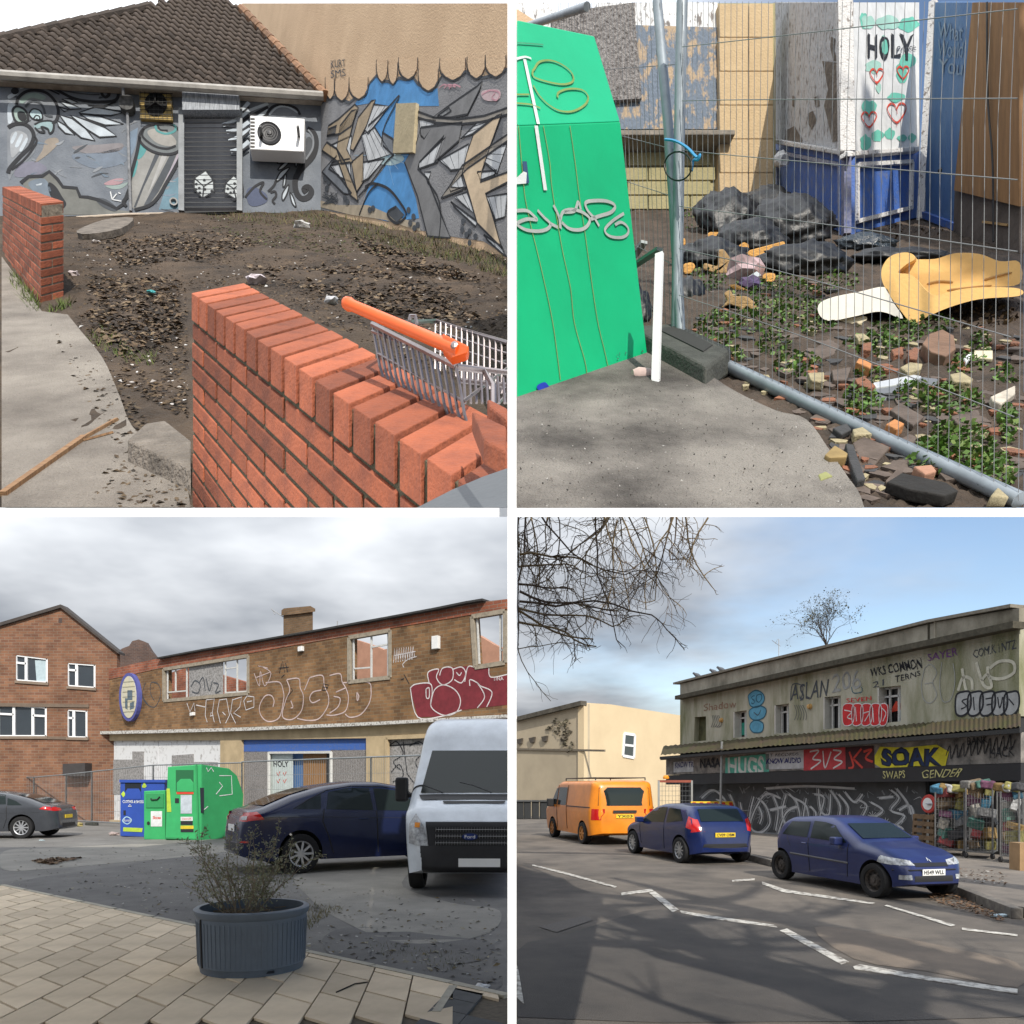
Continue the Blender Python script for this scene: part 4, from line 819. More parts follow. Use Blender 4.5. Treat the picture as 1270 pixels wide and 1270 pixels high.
def foamv(px,dy,label,mat=FOAM,name='foam_offcut',cat='foam',group='torn orange foam offcuts',off=0,bev=.012,base=None):
    by=base or max(p[1] for p in px); d=HR.hit(px[0][0],by).y+off; b=MB(); b.prism([at(x,y,d) for x,y in px],ray(px[0][0],by-12)*dy); return tag(b.build(name,mat,bevel=bev),label,cat,group)
foamv(z([(450,540),(770,455),(775,500),(600,590),(560,590)]),.12,'long orange foam slab resting on the black bags'); foamv(z([(430,500),(480,450),(525,480),(500,540),(440,540)]),.08,'rounded orange foam lump left of the long foam slab'); foamv(z([(290,520),(330,510),(390,590),(370,690),(280,690),(180,660),(190,610),(290,640)]),.10,'tan foam block standing upright among the bags',FOAMD)
foamv(z([(210,410),(230,392),(345,392),(345,415),(220,425)]),.08,'thin orange foam strip on the left bag'); foamv(z([(40,620),(110,605),(135,640),(100,690),(45,695)]),.08,'orange foam piece beside the fence post'); foamv(z([(605,710),(625,685),(700,685),(705,720),(690,750),(615,750)]),.08,'small orange foam cube on the green weeds')
foamv(z([(310,940),(360,880),(330,830),(380,800),(400,850),(500,850),(550,890),(580,940),(540,960),(500,920),(460,960),(440,930),(370,910)]),.07,'four-lobed tan foam scrap like a torn cushion on the weeds',FOAMD); foamv(z([(355,770),(420,765),(515,810),(480,825),(400,800)]),.06,'flat orange foam wedge above the torn cushion scrap'); foamv(z([(30,440),(58,432),(60,490),(30,495)]),.05,'small orange foam scrap beyond the fence post')
p=HR.hit(922,345); crumple('plastic_wrapper',p,.085,(.62,.45,.47),'crumpled clear and red plastic wrapper by the foam','wrapper',rng,.8); p=HR.hit(933,350); foamv(z([(460,740),(570,672),(600,700),(480,760)]),.03,'pale blue card lying by the purple wrapper',M('pale_card',(.55,.60,.64),.7,.08),'card','card',None,bev=.002); crumple('plastic_wrapper',HR.hit(929,358),.05,(.19,.13,.27),'small purple wrapper beside the pale card','wrapper',rng,.7)
# yellow foam mattress, folded over
YF=M('yellow_foam',(.74,.46,.17),.95,.06,5,.15,60)
mt=thing('foam_mattress','folded yellow foam mattress lying on the weeds inside the fence','mattress',HR.hit(1180,400))
d=HR.hit(1140,402).y
back_=cr([(1133,322),(1160,321),(1185,314),(1215,315),(1240,324),(1264,325),(1264,352),(1225,356),(1190,360),(1160,366),(1148,360),(1130,344),(1118,340),(1114,335),(1122,326)],4,True)
b=MB(); b.prism([at(x,y,d+.16) for x,y in back_],ray(1190,342)*.25); b.build('folded_layer',YF,mt,bevel=.02)
front=cr([(1114,338),(1124,328),(1134,322),(1133,316),(1122,313),(1104,318),(1094,332),(1094,348),(1102,364),(1116,384),(1132,401),(1150,393),(1178,381),(1215,371),(1264,367),(1264,358),(1225,356),(1190,359),(1162,366),(1150,361),(1136,346),(1128,340)],4,True)
b=MB(); b.prism([at(x,y,d) for x,y in front],ray(1180,372)*.30); b.build('front_layer',YF,mt,bevel=.018)
for ps in ([(1150,352),(1165,349),(1182,350)],[(1220,347),(1235,343),(1255,338)],[(1175,360),(1200,357),(1230,354)]):
    MB().tube([at(x,y,d+.158) for x,y in cr(ps,4)],[.002]+[.005]*(len(cr(ps,4))-2)+[.002],6).build('crease',M('foam_crease',(.42,.24,.09),.95,.1,6),mt,smooth=True)  # darker foam tubes carry the shade of the folds
WF=M('white_foam',(.78,.74,.66),.9,.06,6,.1)
cu=thing('seat_cushion','white foam cushion with rounded end under the yellow mattress','cushion',HR.hit(1050,400))
d=HR.hit(1045,402).y; b=MB(); b.prism([at(x,y,d) for x,y in cr([(1014,384),(1018,375),(1035,368),(1065,362),(1097,356),(1106,372),(1120,395),(1099,388),(1085,387),(1058,393),(1031,398),(1019,394)],4,True)],ray(1060,372)*.30); b.build('pad',WF,cu,bevel=.02)
b=MB(); b.prism([at(x,y,d+.02) for x,y in cr([(1032,400),(1040,408),(1060,404),(1074,398),(1072,392),(1045,396)],4,True)],ray(1055,398)*.25); b.build('underside_pad',M('cream_foam',(.70,.62,.45),.9,.08,6),cu,bevel=.015)
# ------------------------------------------------------------------- slates, bricks and stones
SLT=M('brown_slate',(.15,.115,.095),.85,.25,11,.3,60); SLG=M('dark_slate',(.06,.06,.062),.8,.2,11,.3,60); RBK=M('broken_red_brick',(.33,.135,.075),.95,.2,14,.8,80,col2=(.17,.085,.055)); YST=M('yellow_limestone',(.44,.38,.235),.95,.15,14,.6,80,col2=(.25,.21,.13)); SHT=M('grey_metal_sheet',(.25,.26,.27),.45,.1,8,.05,metal=.5)
z=Z(1000,410,4.847)
def piece_(name,cat,px,h,mat,label,tilt=None,lift=.012,group='rubble inside the fence',bev=.004):
    pl=HR if not tilt else Pl(HR.hit(*px[0])+UP*lift,HR.n+V(tilt)); q=[pl.hit(*p,lift if not tilt else 0) for p in px]; b=MB(); b.prism([p+HR.n*h for p in q],-HR.n*(h+.01)); return tag(b.build(name,mat,bevel=bev),label,cat,group)
for nm,cat,px,h,mat,lab,tl in (
 ('slate','slate',[(0,155),(130,60),(200,100),(180,150),(60,195),(25,185)],.02,SLT,'large brown slate near the middle of the yard',(.1,-.15,0)),
 ('slate','slate',[(275,690),(340,650),(500,715),(395,840),(310,780)],.02,SLT,'broad brown slate below the fence bottom rail',(-.1,-.2,0)),
 ('slate','slate',[(500,490),(560,445),(705,530),(640,585)],.018,SLT,'rectangular brown slate below the grey metal sheet',None),
 ('slate','slate',[(860,530),(1000,490),(1115,585),(1040,640),(930,600)],.02,SLT,'wide brown slate at the right above the weeds',(.1,-.1,0)),
 ('slate','slate',[(230,700),(275,710),(350,920),(300,930),(250,800)],.03,SLG,'long black slate beside the broad brown slate',None),
 ('slate','slate',[(470,920),(600,790),(640,800),(560,890),(490,935)],.02,SLT,'narrow brown slate on edge below the rail',(.3,-.2,0)),
 ('timber','timber',[(470,955),(560,900),(830,960),(900,1010),(820,1040),(600,1000)],.05,M('charred_timber',(.022,.02,.018),.85,.2,15,.4),'charred black timber at the bottom edge below the rail',None),
 ('slate','slate',[(155,600),(240,570),(270,610),(210,640)],.02,SLG,'small dark slate left under the rail',None),
 ('slate','slate',[(150,250),(270,230),(240,310),(160,310)],.02,SLT,'grey brown slate left of the orange brick',None),
 ('brick_fragment','brick',[(290,225),(310,195),(390,235),(375,262)],.05,M('orange_brick',(.55,.24,.09),.9,.15,14,.4),'orange half brick at the left of the metal sheet',None),
 ('brick_fragment','brick',[(600,170),(640,140),(670,150),(655,215),(610,210)],.06,RBK,'red brick fragment left of the round brown stone',None),
 ('brick_fragment','brick',[(330,110),(385,100),(380,150),(330,150)],.05,RBK,'red brick fragment above the orange half brick',None),
 ('brick_fragment','brick',[(465,605),(520,570),(580,600),(535,635)],.05,M('orange_brick',(.5,.2,.08)),'orange brick lump touching the fence bottom rail',None),
 ('brick_fragment','brick',[(630,860),(740,850),(770,890),(700,910)],.05,M('pink_brick',(.45,.24,.16),.9,.15,14,.4),'pinkish brick fragment below the rail',None),
 ('brick_fragment','brick',[(285,320),(340,300),(410,360),(380,378),(300,350)],.04,RBK,'curved red tile at the left end of the metal sheet',None),
 ('brick_fragment','brick',[(505,140),(570,120),(580,165),(520,175)],.04,RBK,'red brick chip above the yellow stone',None),
 ('stone','stone',[(555,255),(610,225),(690,235),(680,270),(600,290)],.05,YST,'pale yellow stone above the metal sheet',None),
 ('stone','stone',[(850,305),(920,290),(990,335),(970,358),(870,350)],.06,YST,'pale yellow stone right of the metal sheet',None),
 ('stone','stone',[(0,290),(100,285),(100,345),(20,335)],.05,YST,'squared yellow stone at the left near the rail',None),
 ('stone','stone',[(270,625),(330,610),(390,655),(280,660)],.04,YST,'yellow stone just below the fence rail',None),
 ('stone','stone',[(65,890),(110,870),(155,900),(80,925)],.03,M('mossy_stone',(.33,.34,.14),.9,.2,14),'mossy yellow stone on the forecourt edge',None),
 ('stone','stone',[(1085,1050),(1130,995),(1200,1060)],.06,YST,'yellow stone at the bottom right corner',None),
 ('stone','stone',[(100,790),(160,730),(240,780),(230,805),(130,810)],.05,M('ochre_stone',(.34,.24,.10),.9,.2,14),'ochre stone left of the broad brown slate',None),
 ('stone','stone',[(285,40),(340,35),(380,65),(310,78)],.03,YST,'flat pale stone near the top of the rubble',None),
 ('stone','stone',[(680,140),(720,80),(800,50),(870,90),(880,170),(820,220),(730,190)],.09,M('brown_cobble',(.24,.14,.09),.85,.2,9,.3),'round brown stone below the yellow mattress',None),
 ('metal_sheet','sheet',[(400,340),(660,285),(790,300),(780,340),(640,350),(540,390),(550,470),(450,510),(395,400)],.015,SHT,'bent grey metal sheet lying among the weeds',(.05,-.2,0)),
 ('metal_edge','sheet',[(395,335),(640,286),(690,296),(640,330),(415,365)],.03,M('bright_metal',(.72,.74,.75),.35,.08,8,metal=.4),'bright strip along the bent metal sheet',(.05,-.2,0)),
 ('card','card',[(1005,125),(1120,125),(1120,175),(1010,165)],.01,M('yellowed_card',(.66,.60,.42),.8,.1),'white and yellow card right of the round stone',None),
 ('card','card',[(945,170),(985,135),(1005,150),(960,200)],.01,M('white_card',(.76,.78,.82),.7,.05),'small white card beside the yellow card',None),
 ('board','board',[(1100,420),(1250,350),(1250,400),(1165,465),(1110,440)],.03,M('chipped_pale_board',(.60,.54,.45),.85,.2,18),'chipped pale board at the right edge of the rubble',None)):
    piece_(nm,cat,z(px),h*.38,mat,lab,tl)
rub=[(850,440),(880,360),(960,350),(1020,345),(1095,400),(1262,410),(1262,600),(1130,600),(1075,620),(1030,560),(1000,520),(950,495)]
for i,(mt_,n_,sz,lab) in enumerate(((RBK,120,.026,'brick'),(YST,70,.024,'stone'),(SLT,200,.04,'slate'),(SLG,120,.034,'dark slate'))):
    r=random.Random(40+i); mb=MB(); k=0
    while k<n_:
        p=(r.uniform(850,1262),r.uniform(350,625))
        if not inside(p,rub): continue
        o=HR.hit(*p); a=r.uniform(0,6.28); s_=sz*r.uniform(.4,1.2); tx=V((math.cos(a),math.sin(a),0)); tx=(tx-HR.n*tx.dot(HR.n)).normalized(); ty=HR.n.cross(tx)
        h=s_*(.16 if 'slate' in lab else .38); nn=(HR.n+V((jit(.4),jit(.4),0))).normalized()
        q=[o+tx*s_*x+ty*s_*y for x,y in ((-1,-.5+jit(.3)),(.2+jit(.3),-.6),(1,.1+jit(.4)),(.3,.6+jit(.2)),(-.7+jit(.3),.5))]; mb.prism([p_+nn*h for p_ in q],-HR.n*(h+.005)); k+=1
    o=mb.build('rubble',mt_,kind='stuff'); o['label']='small broken %s pieces strewn among the weeds'%lab; o['category']='rubble'
# ------------------------------------------------------------------- weeds
LEAF=[(.10,.20,.03),(.13,.26,.045),(.07,.15,.025),(.18,.26,.06)]
def weeds(name,label,clumps,n,size,seed,pl=HR,cols=LEAF):
    r=random.Random(seed); mb=MB(); ms=[M('%s_leaf_%d'%(name,i),c,.6,.2,20) for i,c in enumerate(cols)]
    for (x,y,rx,ry) in clumps:
        for _ in range(int(n*rx*ry/400)):
            a=r.uniform(0,6.28); q=math.sqrt(r.random()); o=pl.hit(x+rx*q*math.cos(a),y+ry*q*math.sin(a)); o=o+UP*r.uniform(.0,.05)*(1-q*.6)
            s_=size*r.uniform(.5,1.3); t1=V((r.gauss(0,1),r.gauss(0,1),r.gauss(0,.5))).normalized(); t2=t1.cross(V((r.gauss(0,1),r.gauss(0,1),r.gauss(1,1)))).normalized()
            mb.use(r.choice(ms)); mb.add([o-t1*s_,o+t2*s_*.7,o+t1*s_,o-t2*s_*.7],[(0,1,2,3)])
    o=mb.build(name); o['kind']='stuff'; o['label']=label; o['category']='weeds'
weeds('weeds','low green clover-like weeds growing through the rubble',[(880,345,25,18),(960,370,60,28),(1040,350,25,14),(1010,395,30,22),(890,410,30,22),(950,395,40,22),(1110,415,35,18),(1085,430,40,14),(1070,500,25,22),(1130,490,22,18),(1180,500,40,22),(1195,455,30,14),(1215,430,15,14),(1190,560,45,35),(1230,590,30,25),(1150,570,25,22),(1245,470,18,14),(900,445,25,12),(990,455,30,14),(960,430,22,14),(1150,405,40,12),(1250,530,14,22),(1080,470,20,10),(870,265,22,8),(858,275,16,12)],170,.010,51)
weeds('dry_weeds','brown dry stems under the yellow mattress',[(1200,395,60,18),(1240,385,25,18),(1120,290,25,9),(1160,288,30,6)],60,.012,53,cols=[(.10,.065,.04),(.07,.045,.03),(.15,.10,.05)])
scatter('forecourt_grit','grit, glass and litter specks along the forecourt','litter',HR.off(.022),[(640,510),(800,460),(900,480),(1000,520),(1060,600),(1050,628),(640,628)],700,.0032,[(.6,.58,.55),(.08,.07,.06),(.25,.22,.19),(.05,.045,.04),(.4,.37,.33)],61,.006,'stone')

# keep both upper plots above the deck soffit and on their own side of the divider
bpy.context.view_layer.update()
for o in list(COL.objects):
    if o.type!='MESH' or o.name.startswith(('deck','divider_post','roof_tile','ridge_tile')): continue
    w_=V((0,0,0)); q=o
    while q: w_=w_+q.location; q=q.parent
    me=o.data
    for v in me.vertices:
        p=v.co+w_
        if p.y<.3: continue
        z0=1.6+(CY-629.9)/F*p.y
        if p.z<z0: v.co.z=z0-w_.z
XC[:]=[-1e9,629.5,1e9]
# =================================================================== vehicles
TYRE=M('tyre_rubber',(.014,.014,.015),.85,.1,20); DARKP=M('black_trim',(.018,.018,.02),.55,.1,10); WELL=M('wheel_well',(.006,.006,.006),.95,0)
CGL=M('car_glass',(.014,.021,.021),.07,0,spec=.25); CHR=M('chrome_trim',(.6,.61,.62),.2,0,metal=.9); LRED=M('tail_lamp_red',(.45,.012,.012),.15,0,coat=.8); LCLR=M('lamp_clear',(.55,.57,.58),.15,.3,18,coat=.8,col2=(.16,.16,.17)); LAMB=M('lamp_amber',(.7,.25,.03),.2,0,coat=.5)
SILV=M('silver_rim',(.50,.51,.53),.35,.05,9,metal=.7); STEEL=M('rusty_steel_rim',(.10,.085,.075),.7,.3,14,metal=.3)
PYEL=M('yellow_plate',(.80,.56,.03),.5,.03); PWHT=M('white_plate',(.80,.80,.78),.5,.03)
class Car:
    def __init__(s,name,label,cat,T,W,belt,paint,wr=.31,wb=2.5,track=None,tum=.30,rr=.14,er=.38,sill=.22,loc=(0,0,0),rz=0,group=None,cut=None):
        s.T=T; s.x0=T[0][0]; s.x1=T[-1][0]; s.W=W; s.belt=belt; s.tum=tum; s.rr=rr; s.er=er; s.sill=sill; s.wr=wr; s.wb=wb; s.cut=cut
        s.root=thing(name,label,cat,loc,rz,group); s.loc=V(loc); s.rz=rz; s.paint=paint
        s.track=track or W-.22
        # body shell
        n=64; ring=18; mb=MB(); mb.use(paint); rows=[]
        for i in range(n+1):
            t=i/n; e=.5-.5*math.cos(math.pi*t); x=s.x0+(s.x1-s.x0)*(.35*t+.65*e)
            x=min(max(x,s.x0+.0005),s.x1-.0005)
            b=s.bot(x); tp=s.top(x); r=[]
            for k in range(ring+1):
                u=k/ring; z=b+(tp-b)*(1-(1-u)**1.6)
                r.append((x,max(.02,s.hw(x,z)),z))
            rows.append([(x,0,b)]+r+[(x,0,tp+.012*min(1,(tp-b)))])
        m=len(rows[0])
        for r in rows:
            mb.v+=[V((x,-y,z)) for x,y,z in r]+[V((x,y,z)) for x,y,z in r[1:-1]][::-1]
        c=2*m-2
        for i in range(n):
            for k in range(c):
                k2=(k+1)%c; mb.f.append([i*c+k,(i+1)*c+k,(i+1)*c+k2,i*c+k2]); mb.m.append(0)
        mb.f.append(list(range(c))); mb.m.append(0); mb.f.append([n*c+k for k in range(c)][::-1]); mb.m.append(0)
        ob=mb.build('body',None,s.root,local=True); ob.data.materials.append(WELL)
        bm=bmesh.new(); bm.from_mesh(ob.data); bmesh.ops.recalc_face_normals(bm,faces=bm.faces); bm.to_mesh(ob.data); bm.free()
        for xw in (-wb/2,wb/2):
            cm=MB(); cm.lathe([(0,-2),(wr+.055,-2),(wr+.055,2),(0,2)],28,(xw,0,wr+.01),(0,1,0)); co=cm.build('cutter',WELL,local=True)
            bm=bmesh.new(); bm.from_mesh(co.data); bmesh.ops.remove_doubles(bm,verts=bm.verts,dist=1e-4); bmesh.ops.recalc_face_normals(bm,faces=bm.faces); bm.to_mesh(co.data); bm.free()
            ob.parent=None; bpy.context.view_layer.update()
            md=ob.modifiers.new('arch','BOOLEAN'); md.object=co; md.operation='DIFFERENCE'; md.solver='EXACT'; md.material_mode='TRANSFER' if hasattr(md,'material_mode') else 0
            bpy.context.view_layer.update(); dg=bpy.context.evaluated_depsgraph_get(); me=bpy.data.meshes.new_from_object(ob.evaluated_get(dg)); ob.modifiers.clear(); ob.data=me; ob.parent=s.root; bpy.data.objects.remove(co)
        ob.data.polygons.foreach_set('use_smooth',[True]*len(ob.data.polygons))
        try: ob.data.set_sharp_from_angle(angle=R(38))
        except Exception: pass
        s.body=ob; s.parts=[ob]
    def top(s,x): return interp(s.T,x)
    def bot(s,x):
        e=min(x-s.x0,s.x1-x); return s.sill+.10*max(0,1-e/.5)**2
    def plan(s,x):
        e=min(x-s.x0,s.x1-x); f=1
        if e<s.er: f=1-.30*(1-e/s.er)**2.2
        return s.W/2*f*(1-.015*(x/(s.x1-s.x0)*2)**2)
    def hw(s,x,z):
        b=s.bot(x); tp=s.top(x); bl=interp(s.belt,x); w=s.plan(x)
        if z<=bl: w*=1-.05*((bl-z)/max(.1,bl-b))**2-.0*z
        else: w-=s.tum*(z-bl)
        r=min(s.rr,(tp-b)*.5)
        if z>tp-r: q=(z-(tp-r))/r; w-=r*(1-math.sqrt(max(0,1-q*q)))*1.3
        return max(w,.02)
    def surf(s,mode,a,b_,off):
        if mode=='L' or mode=='R':
            x,z=a,b_; y=s.hw(x,min(z,s.top(x)-.003))+off; return V((x,y if mode=='L' else -y,z))
        if mode in 'FB':
            y,z=a,b_; lo,hi=(0,s.x1) if mode=='F' else (0,s.x0)
            ok=lambda x: s.top(x)>=z and s.bot(x)<=z and s.hw(x,z)>=abs(y)
            for _ in range(22):
                md=(lo+hi)/2
                if ok(md): lo=md
                else: hi=md
            return V((lo+(off if mode=='F' else -off),y,z))
        x,y=a,b_; lo,hi=.2,s.top(x)
        ok=lambda z: s.hw(x,z)>=abs(y)
        if ok(hi-.002): lo=hi
        else:
            for _ in range(20):
                md=(lo+hi)/2
                if ok(md): lo=md
                else: hi=md
        g=(s.top(x+.03)-s.top(x-.03))/.06; nv=V((-g,0,1)).normalized()
        return V((x,y,lo+.012))+nv*off
    def patch(s,name,mat,mode,poly,off=.006,cuts=3,parent=None,sub=None):
        bm=bmesh.new(); vs=[bm.verts.new((p[0],p[1],0)) for p in poly]; f=bm.faces.new(vs); bmesh.ops.triangulate(bm,faces=[f])
        if cuts: bmesh.ops.subdivide_edges(bm,edges=bm.edges,cuts=cuts,use_grid_fill=True)
        mb=MB(); mb.v=[s.surf(mode,v.co.x,v.co.y,off) for v in bm.verts]; bm.verts.index_update(); mb.f=[[v.index for v in f.verts] for f in bm.faces]; mb.m=[0]*len(mb.f); bm.free()
        c=V((0,0,0)); ctr=sum(mb.v,V((0,0,0)))/len(mb.v); outd={'L':V((0,1,0)),'R':V((0,-1,0)),'F':V((1,0,0)),'B':V((-1,0,0)),'T':V((0,0,1))}[mode]
        # consistent outward faces
        for i,fc in enumerate(mb.f):
            a,b_,c_=(mb.v[j] for j in fc[:3])
            if (b_-a).cross(c_-a).dot(outd)<0: mb.f[i]=fc[::-1]
        o=mb.build(name,mat,parent or s.root,smooth=2,local=True); s.parts.append(o); return o
    def both(s,name,mat,poly,**k): return [s.patch(name,mat,m_,poly,**k) for m_ in 'LR']
    def line(s,mode,pts,r=.004,mat=None,name='seam'):
        mb=MB(); P=[]
        for (a,b),(c,d) in zip(pts,pts[1:]):
            for q in range(6): P.append(s.surf(mode,a+(c-a)*q/6,b+(d-b)*q/6,.001))
        P.append(s.surf(mode,*pts[-1],.001)); mb.tube(P,r,5); o=mb.build(name,mat or DARKP,s.root,local=True); s.parts.append(o); return o
    def wheels(s,rim=SILV,spokes=8,steel=False,sides='LR',fr=1):
        r=s.wr
        for xw in (-s.wb/2,s.wb/2):
            for sd in sides:
                k=1 if sd=='L' else -1; y=k*(s.track/2+.02); ax=V((0,k,0)); o=V((xw,y-k*.10,r))
                mb=MB(); mb.lathe([(r*.62,-.02),(r*.93,-.03),(r,.02),(r,.15),(r*.96,.185),(r*.80,.195),(r*.66,.185),(r*.64,.15),(r*.63,.10)],28,o,ax); w=mb.build('wheel',TYRE,s.root,smooth=True,local=True); s.parts.append(w)
                mb=MB()
                if steel:
                    mb.lathe([(r*.65,.165),(r*.60,.15),(r*.56,.10),(r*.36,.13),(r*.30,.15),(r*.14,.15),(r*.12,.17),(0,.17)],24,o,ax)
                else:
                    mb.lathe([(r*.66,.178),(r*.60,.17),(r*.57,.12)],28,o,ax); mb.lathe([(0,.17),(r*.13,.168),(r*.15,.15)],14,o,ax)
                    for q in range(spokes):
                        a=2*math.pi*q/spokes; d=V((math.cos(a),0,math.sin(a))); mb.bar(o+ax*.158+d*r*.10,o+ax*.158+d*r*.62,r*.17 if spokes<9 else r*.11,.022,ax)
                rm=mb.build('rim',rim,w,smooth=True,local=True); s.parts.append(rm)
                mb=MB(); mb.lathe([(0,.09),(r*.60,.09)],20,o,ax); q_=mb.build('brake_disc',DARKP,w,local=True); s.parts.append(q_)
                if steel:
                    mb=MB()
                    for q in range(8):
                        a=2*math.pi*q/8; c_=o+ax*.142+V((math.cos(a),0,math.sin(a)))*r*.45; mb.lathe([(0,.0),(r*.07,.0)],8,c_,ax)
                    q_=mb.build('rim_hole',WELL,w,local=True); s.parts.append(q_)
    def mirror(s,x,z,mat,sz=(.16,.20,.15),sides='LR'):
        for sd in sides:
            k=1 if sd=='L' else -1; y=s.hw(x,z); mb=MB(); mb.box((x,k*(y+.11),z+.04),sz); mb.box((x,k*(y+.02),z-.01),(.06,.1,.05)); o=mb.build('mirror',mat,s.root,local=True,bevel=.03); s.parts.append(o)
    def plate(s,mode,y0,z0,w,h,mat,txt=None,off=.012):
        pts=[(y0-w/2,z0-h/2),(y0+w/2,z0-h/2),(y0+w/2,z0+h/2),(y0-w/2,z0+h/2)]
        P=[s.surf(mode,*p,off) for p in pts]; xs=[p.x for p in P]; xm=(max(xs) if mode=='F' else min(xs))
        k=1 if mode=='F' else -1
        mb=MB(); mb.pp((xm-k*.01,y0-w/2,z0-h/2),(0,w,0),(0,0,h),(k*.012,0,0)); pl=mb.build('number_plate',mat,s.root,local=True); s.parts.append(pl)
        if txt:
            vs,fs=text_mesh(txt,.02); mb=MB(); xx=xm+k*.006
            mb.add([V((xx,y0+(x-.5)*w*.88*k,z0+(y-.5)*h*.66)) for x,y in vs],fs); o=mb.build('plate_lettering',PK,pl,local=True); s.parts.append(o)
        return pl
    def finish(s):
        if s.cut is None: return
        # keep only what stands left of the plot boundary
        m_=Matrix.Translation(s.loc)@Matrix.Rotation(s.rz,4,'Z'); inv=m_.inverted()
        co=inv@V((s.cut,0,0)); no=inv.to_3x3()@V((1,0,0))
        for o in s.parts:
            if not len(o.data.polygons): continue
            o.data=o.data.copy(); bm=bmesh.new(); bm.from_mesh(o.data)
            g=bmesh.ops.bisect_plane(bm,geom=bm.verts[:]+bm.edges[:]+bm.faces[:],plane_co=co,plane_no=no,clear_outer=True)
            ed=[e for e in g['geom_cut'] if isinstance(e,bmesh.types.BMEdge)]
            try: bmesh.ops.edgeloop_fill(bm,edges=ed)
            except Exception: pass
            bm.to_mesh(o.data); bm.free()
        gone=[o for o in s.parts if not len(o.data.polygons)]
        for o in gone:
            for c in list(o.children):
                if c not in gone: gone.append(c)
        for o in gone: bpy.data.objects.remove(o)
def place(near_a,near_b,side,track):
    """two wheel contact points (rear, front) on one side -> centre of wheelbase on the ground and heading"""
    A=V(near_a); B=V(near_b); d=(B-A); rz=math.atan2(d.y,d.x); lft=V((-math.sin(rz),math.cos(rz),0)); k=-1 if side=='L' else 1
    return (A+B)/2+lft*k*track/2,rz
def paintm(name,col,rough=.3): return M(name,col,rough,.12,2.5,0,coat=.35,spec=.35)
def hatch(name,label,T,W,belt,paint,wb,wr,A,B,side,win,ws,rw,group=None,cat='car',sc=(1,1,1),**k):
    loc,rz=place(A,B,side,(W-.2)*sc[1]); c=Car(name,label,cat,T,W,belt,paint,wr,wb,W-.2,loc=(loc.x,loc.y,0),rz=rz,group=group,**k)
    c.root.scale=sc
    for p in win: c.both('side_window',CGL,p)
    c.patch('windscreen',CGL,'T',[(ws[0],-ws[2]),(ws[1],-ws[3]),(ws[1],ws[3]),(ws[0],ws[2])],cuts=5)
    c.patch('rear_window',CGL,'T',[(rw[0],-rw[2]),(rw[1],-rw[3]),(rw[1],rw[3]),(rw[0],rw[2])],cuts=5)
    return c
# =================================================================== lower left: forecourt and derelict parade
rng=random.Random(31)
GRD=M('grey_asphalt',(.21,.20,.185),.92,.2,.9,.7,120,col2=(.125,.119,.11),detail=12)
mb=MB(); mb.add([(-400,2,0),(-.04,2,0),(-.04,400,0),(-400,400,0)],[(0,1,2,3)]); struct(mb.build('forecourt',GRD))
def gh(x,y,o=0): p=GND.hit(x,y); return V((p.x,p.y,o))
ASPL=M('pale_worn_asphalt',(.30,.28,.245),.92,.2,1.2,.7,120,col2=(.19,.18,.16),detail=12); ASPD=M('dark_patched_asphalt',(.17,.163,.153),.92,.2,1.4,.7,120,col2=(.105,.10,.096),detail=12)
for nm,m_,ps in (('asphalt_patch',ASPL,[(5,1056),(60,1052),(170,1047),(265,1048),(300,1052),(240,1062),(150,1070),(60,1078),(5,1079)]),('asphalt_patch',ASPD,[(120,1078),(240,1062),(330,1068),(300,1090),(250,1120),(240,1150),(150,1132),(60,1112),(10,1100),(40,1090)]),('asphalt_patch',ASPL,[(370,1085),(470,1070),(510,1075),(500,1100),(560,1120),(620,1130),(600,1160),(500,1170),(420,1140),(380,1110)]),('asphalt_patch',ASPD,[(400,1165),(440,1150),(540,1160),(610,1170),(600,1190),(560,1200),(620,1215),(600,1230),(500,1210),(420,1190)])):
    b=MB(); b.poly([gh(x,y,.004+.001*rng.random()) for x,y in cr(ps,5,True)]); struct(b.build(nm,m_))
# paving: slab by slab
SLABM=M('buff_paving_slab',(.70,.57,.41),.9,.14,2.2,.45,150,rnd=.15,col2=(.52,.415,.29),thr=(.25,.62),detail=12); SLABD=M('dark_paving_block',(.10,.10,.10),.9,.15,6,.3,150,rnd=.12)
pav=MB(); bnd=[(2,1100.5),(244,1153),(380,1185),(560,1225),(629.5,1241)]
pav.poly([gh(x,y,.02) for x,y in bnd+[(629.5,1300),(2,1300)]]); pv=struct(pav.build('pavement',M('paving_joint',(.13,.105,.075),.95,.2,20,.3)))
a_=V((-.07,1,0)).normalized()*.66; b_=V((.765,-.644,0)).normalized()*.47; O=gh(49,1218)
slab0=None; tmp=MB(); g_=.009; ge=.017
ua=a_.normalized(); ub_=b_.normalized()
tmp.pp(ua*ge+ub_*g_,a_-ua*2*ge,b_-ub_*2*g_,UP*.02)
def ybnd(x): return interp(bnd,x)
dark_reg=[(548,1262),(566,1228),(640,1245),(640,1300)]
cnt=0
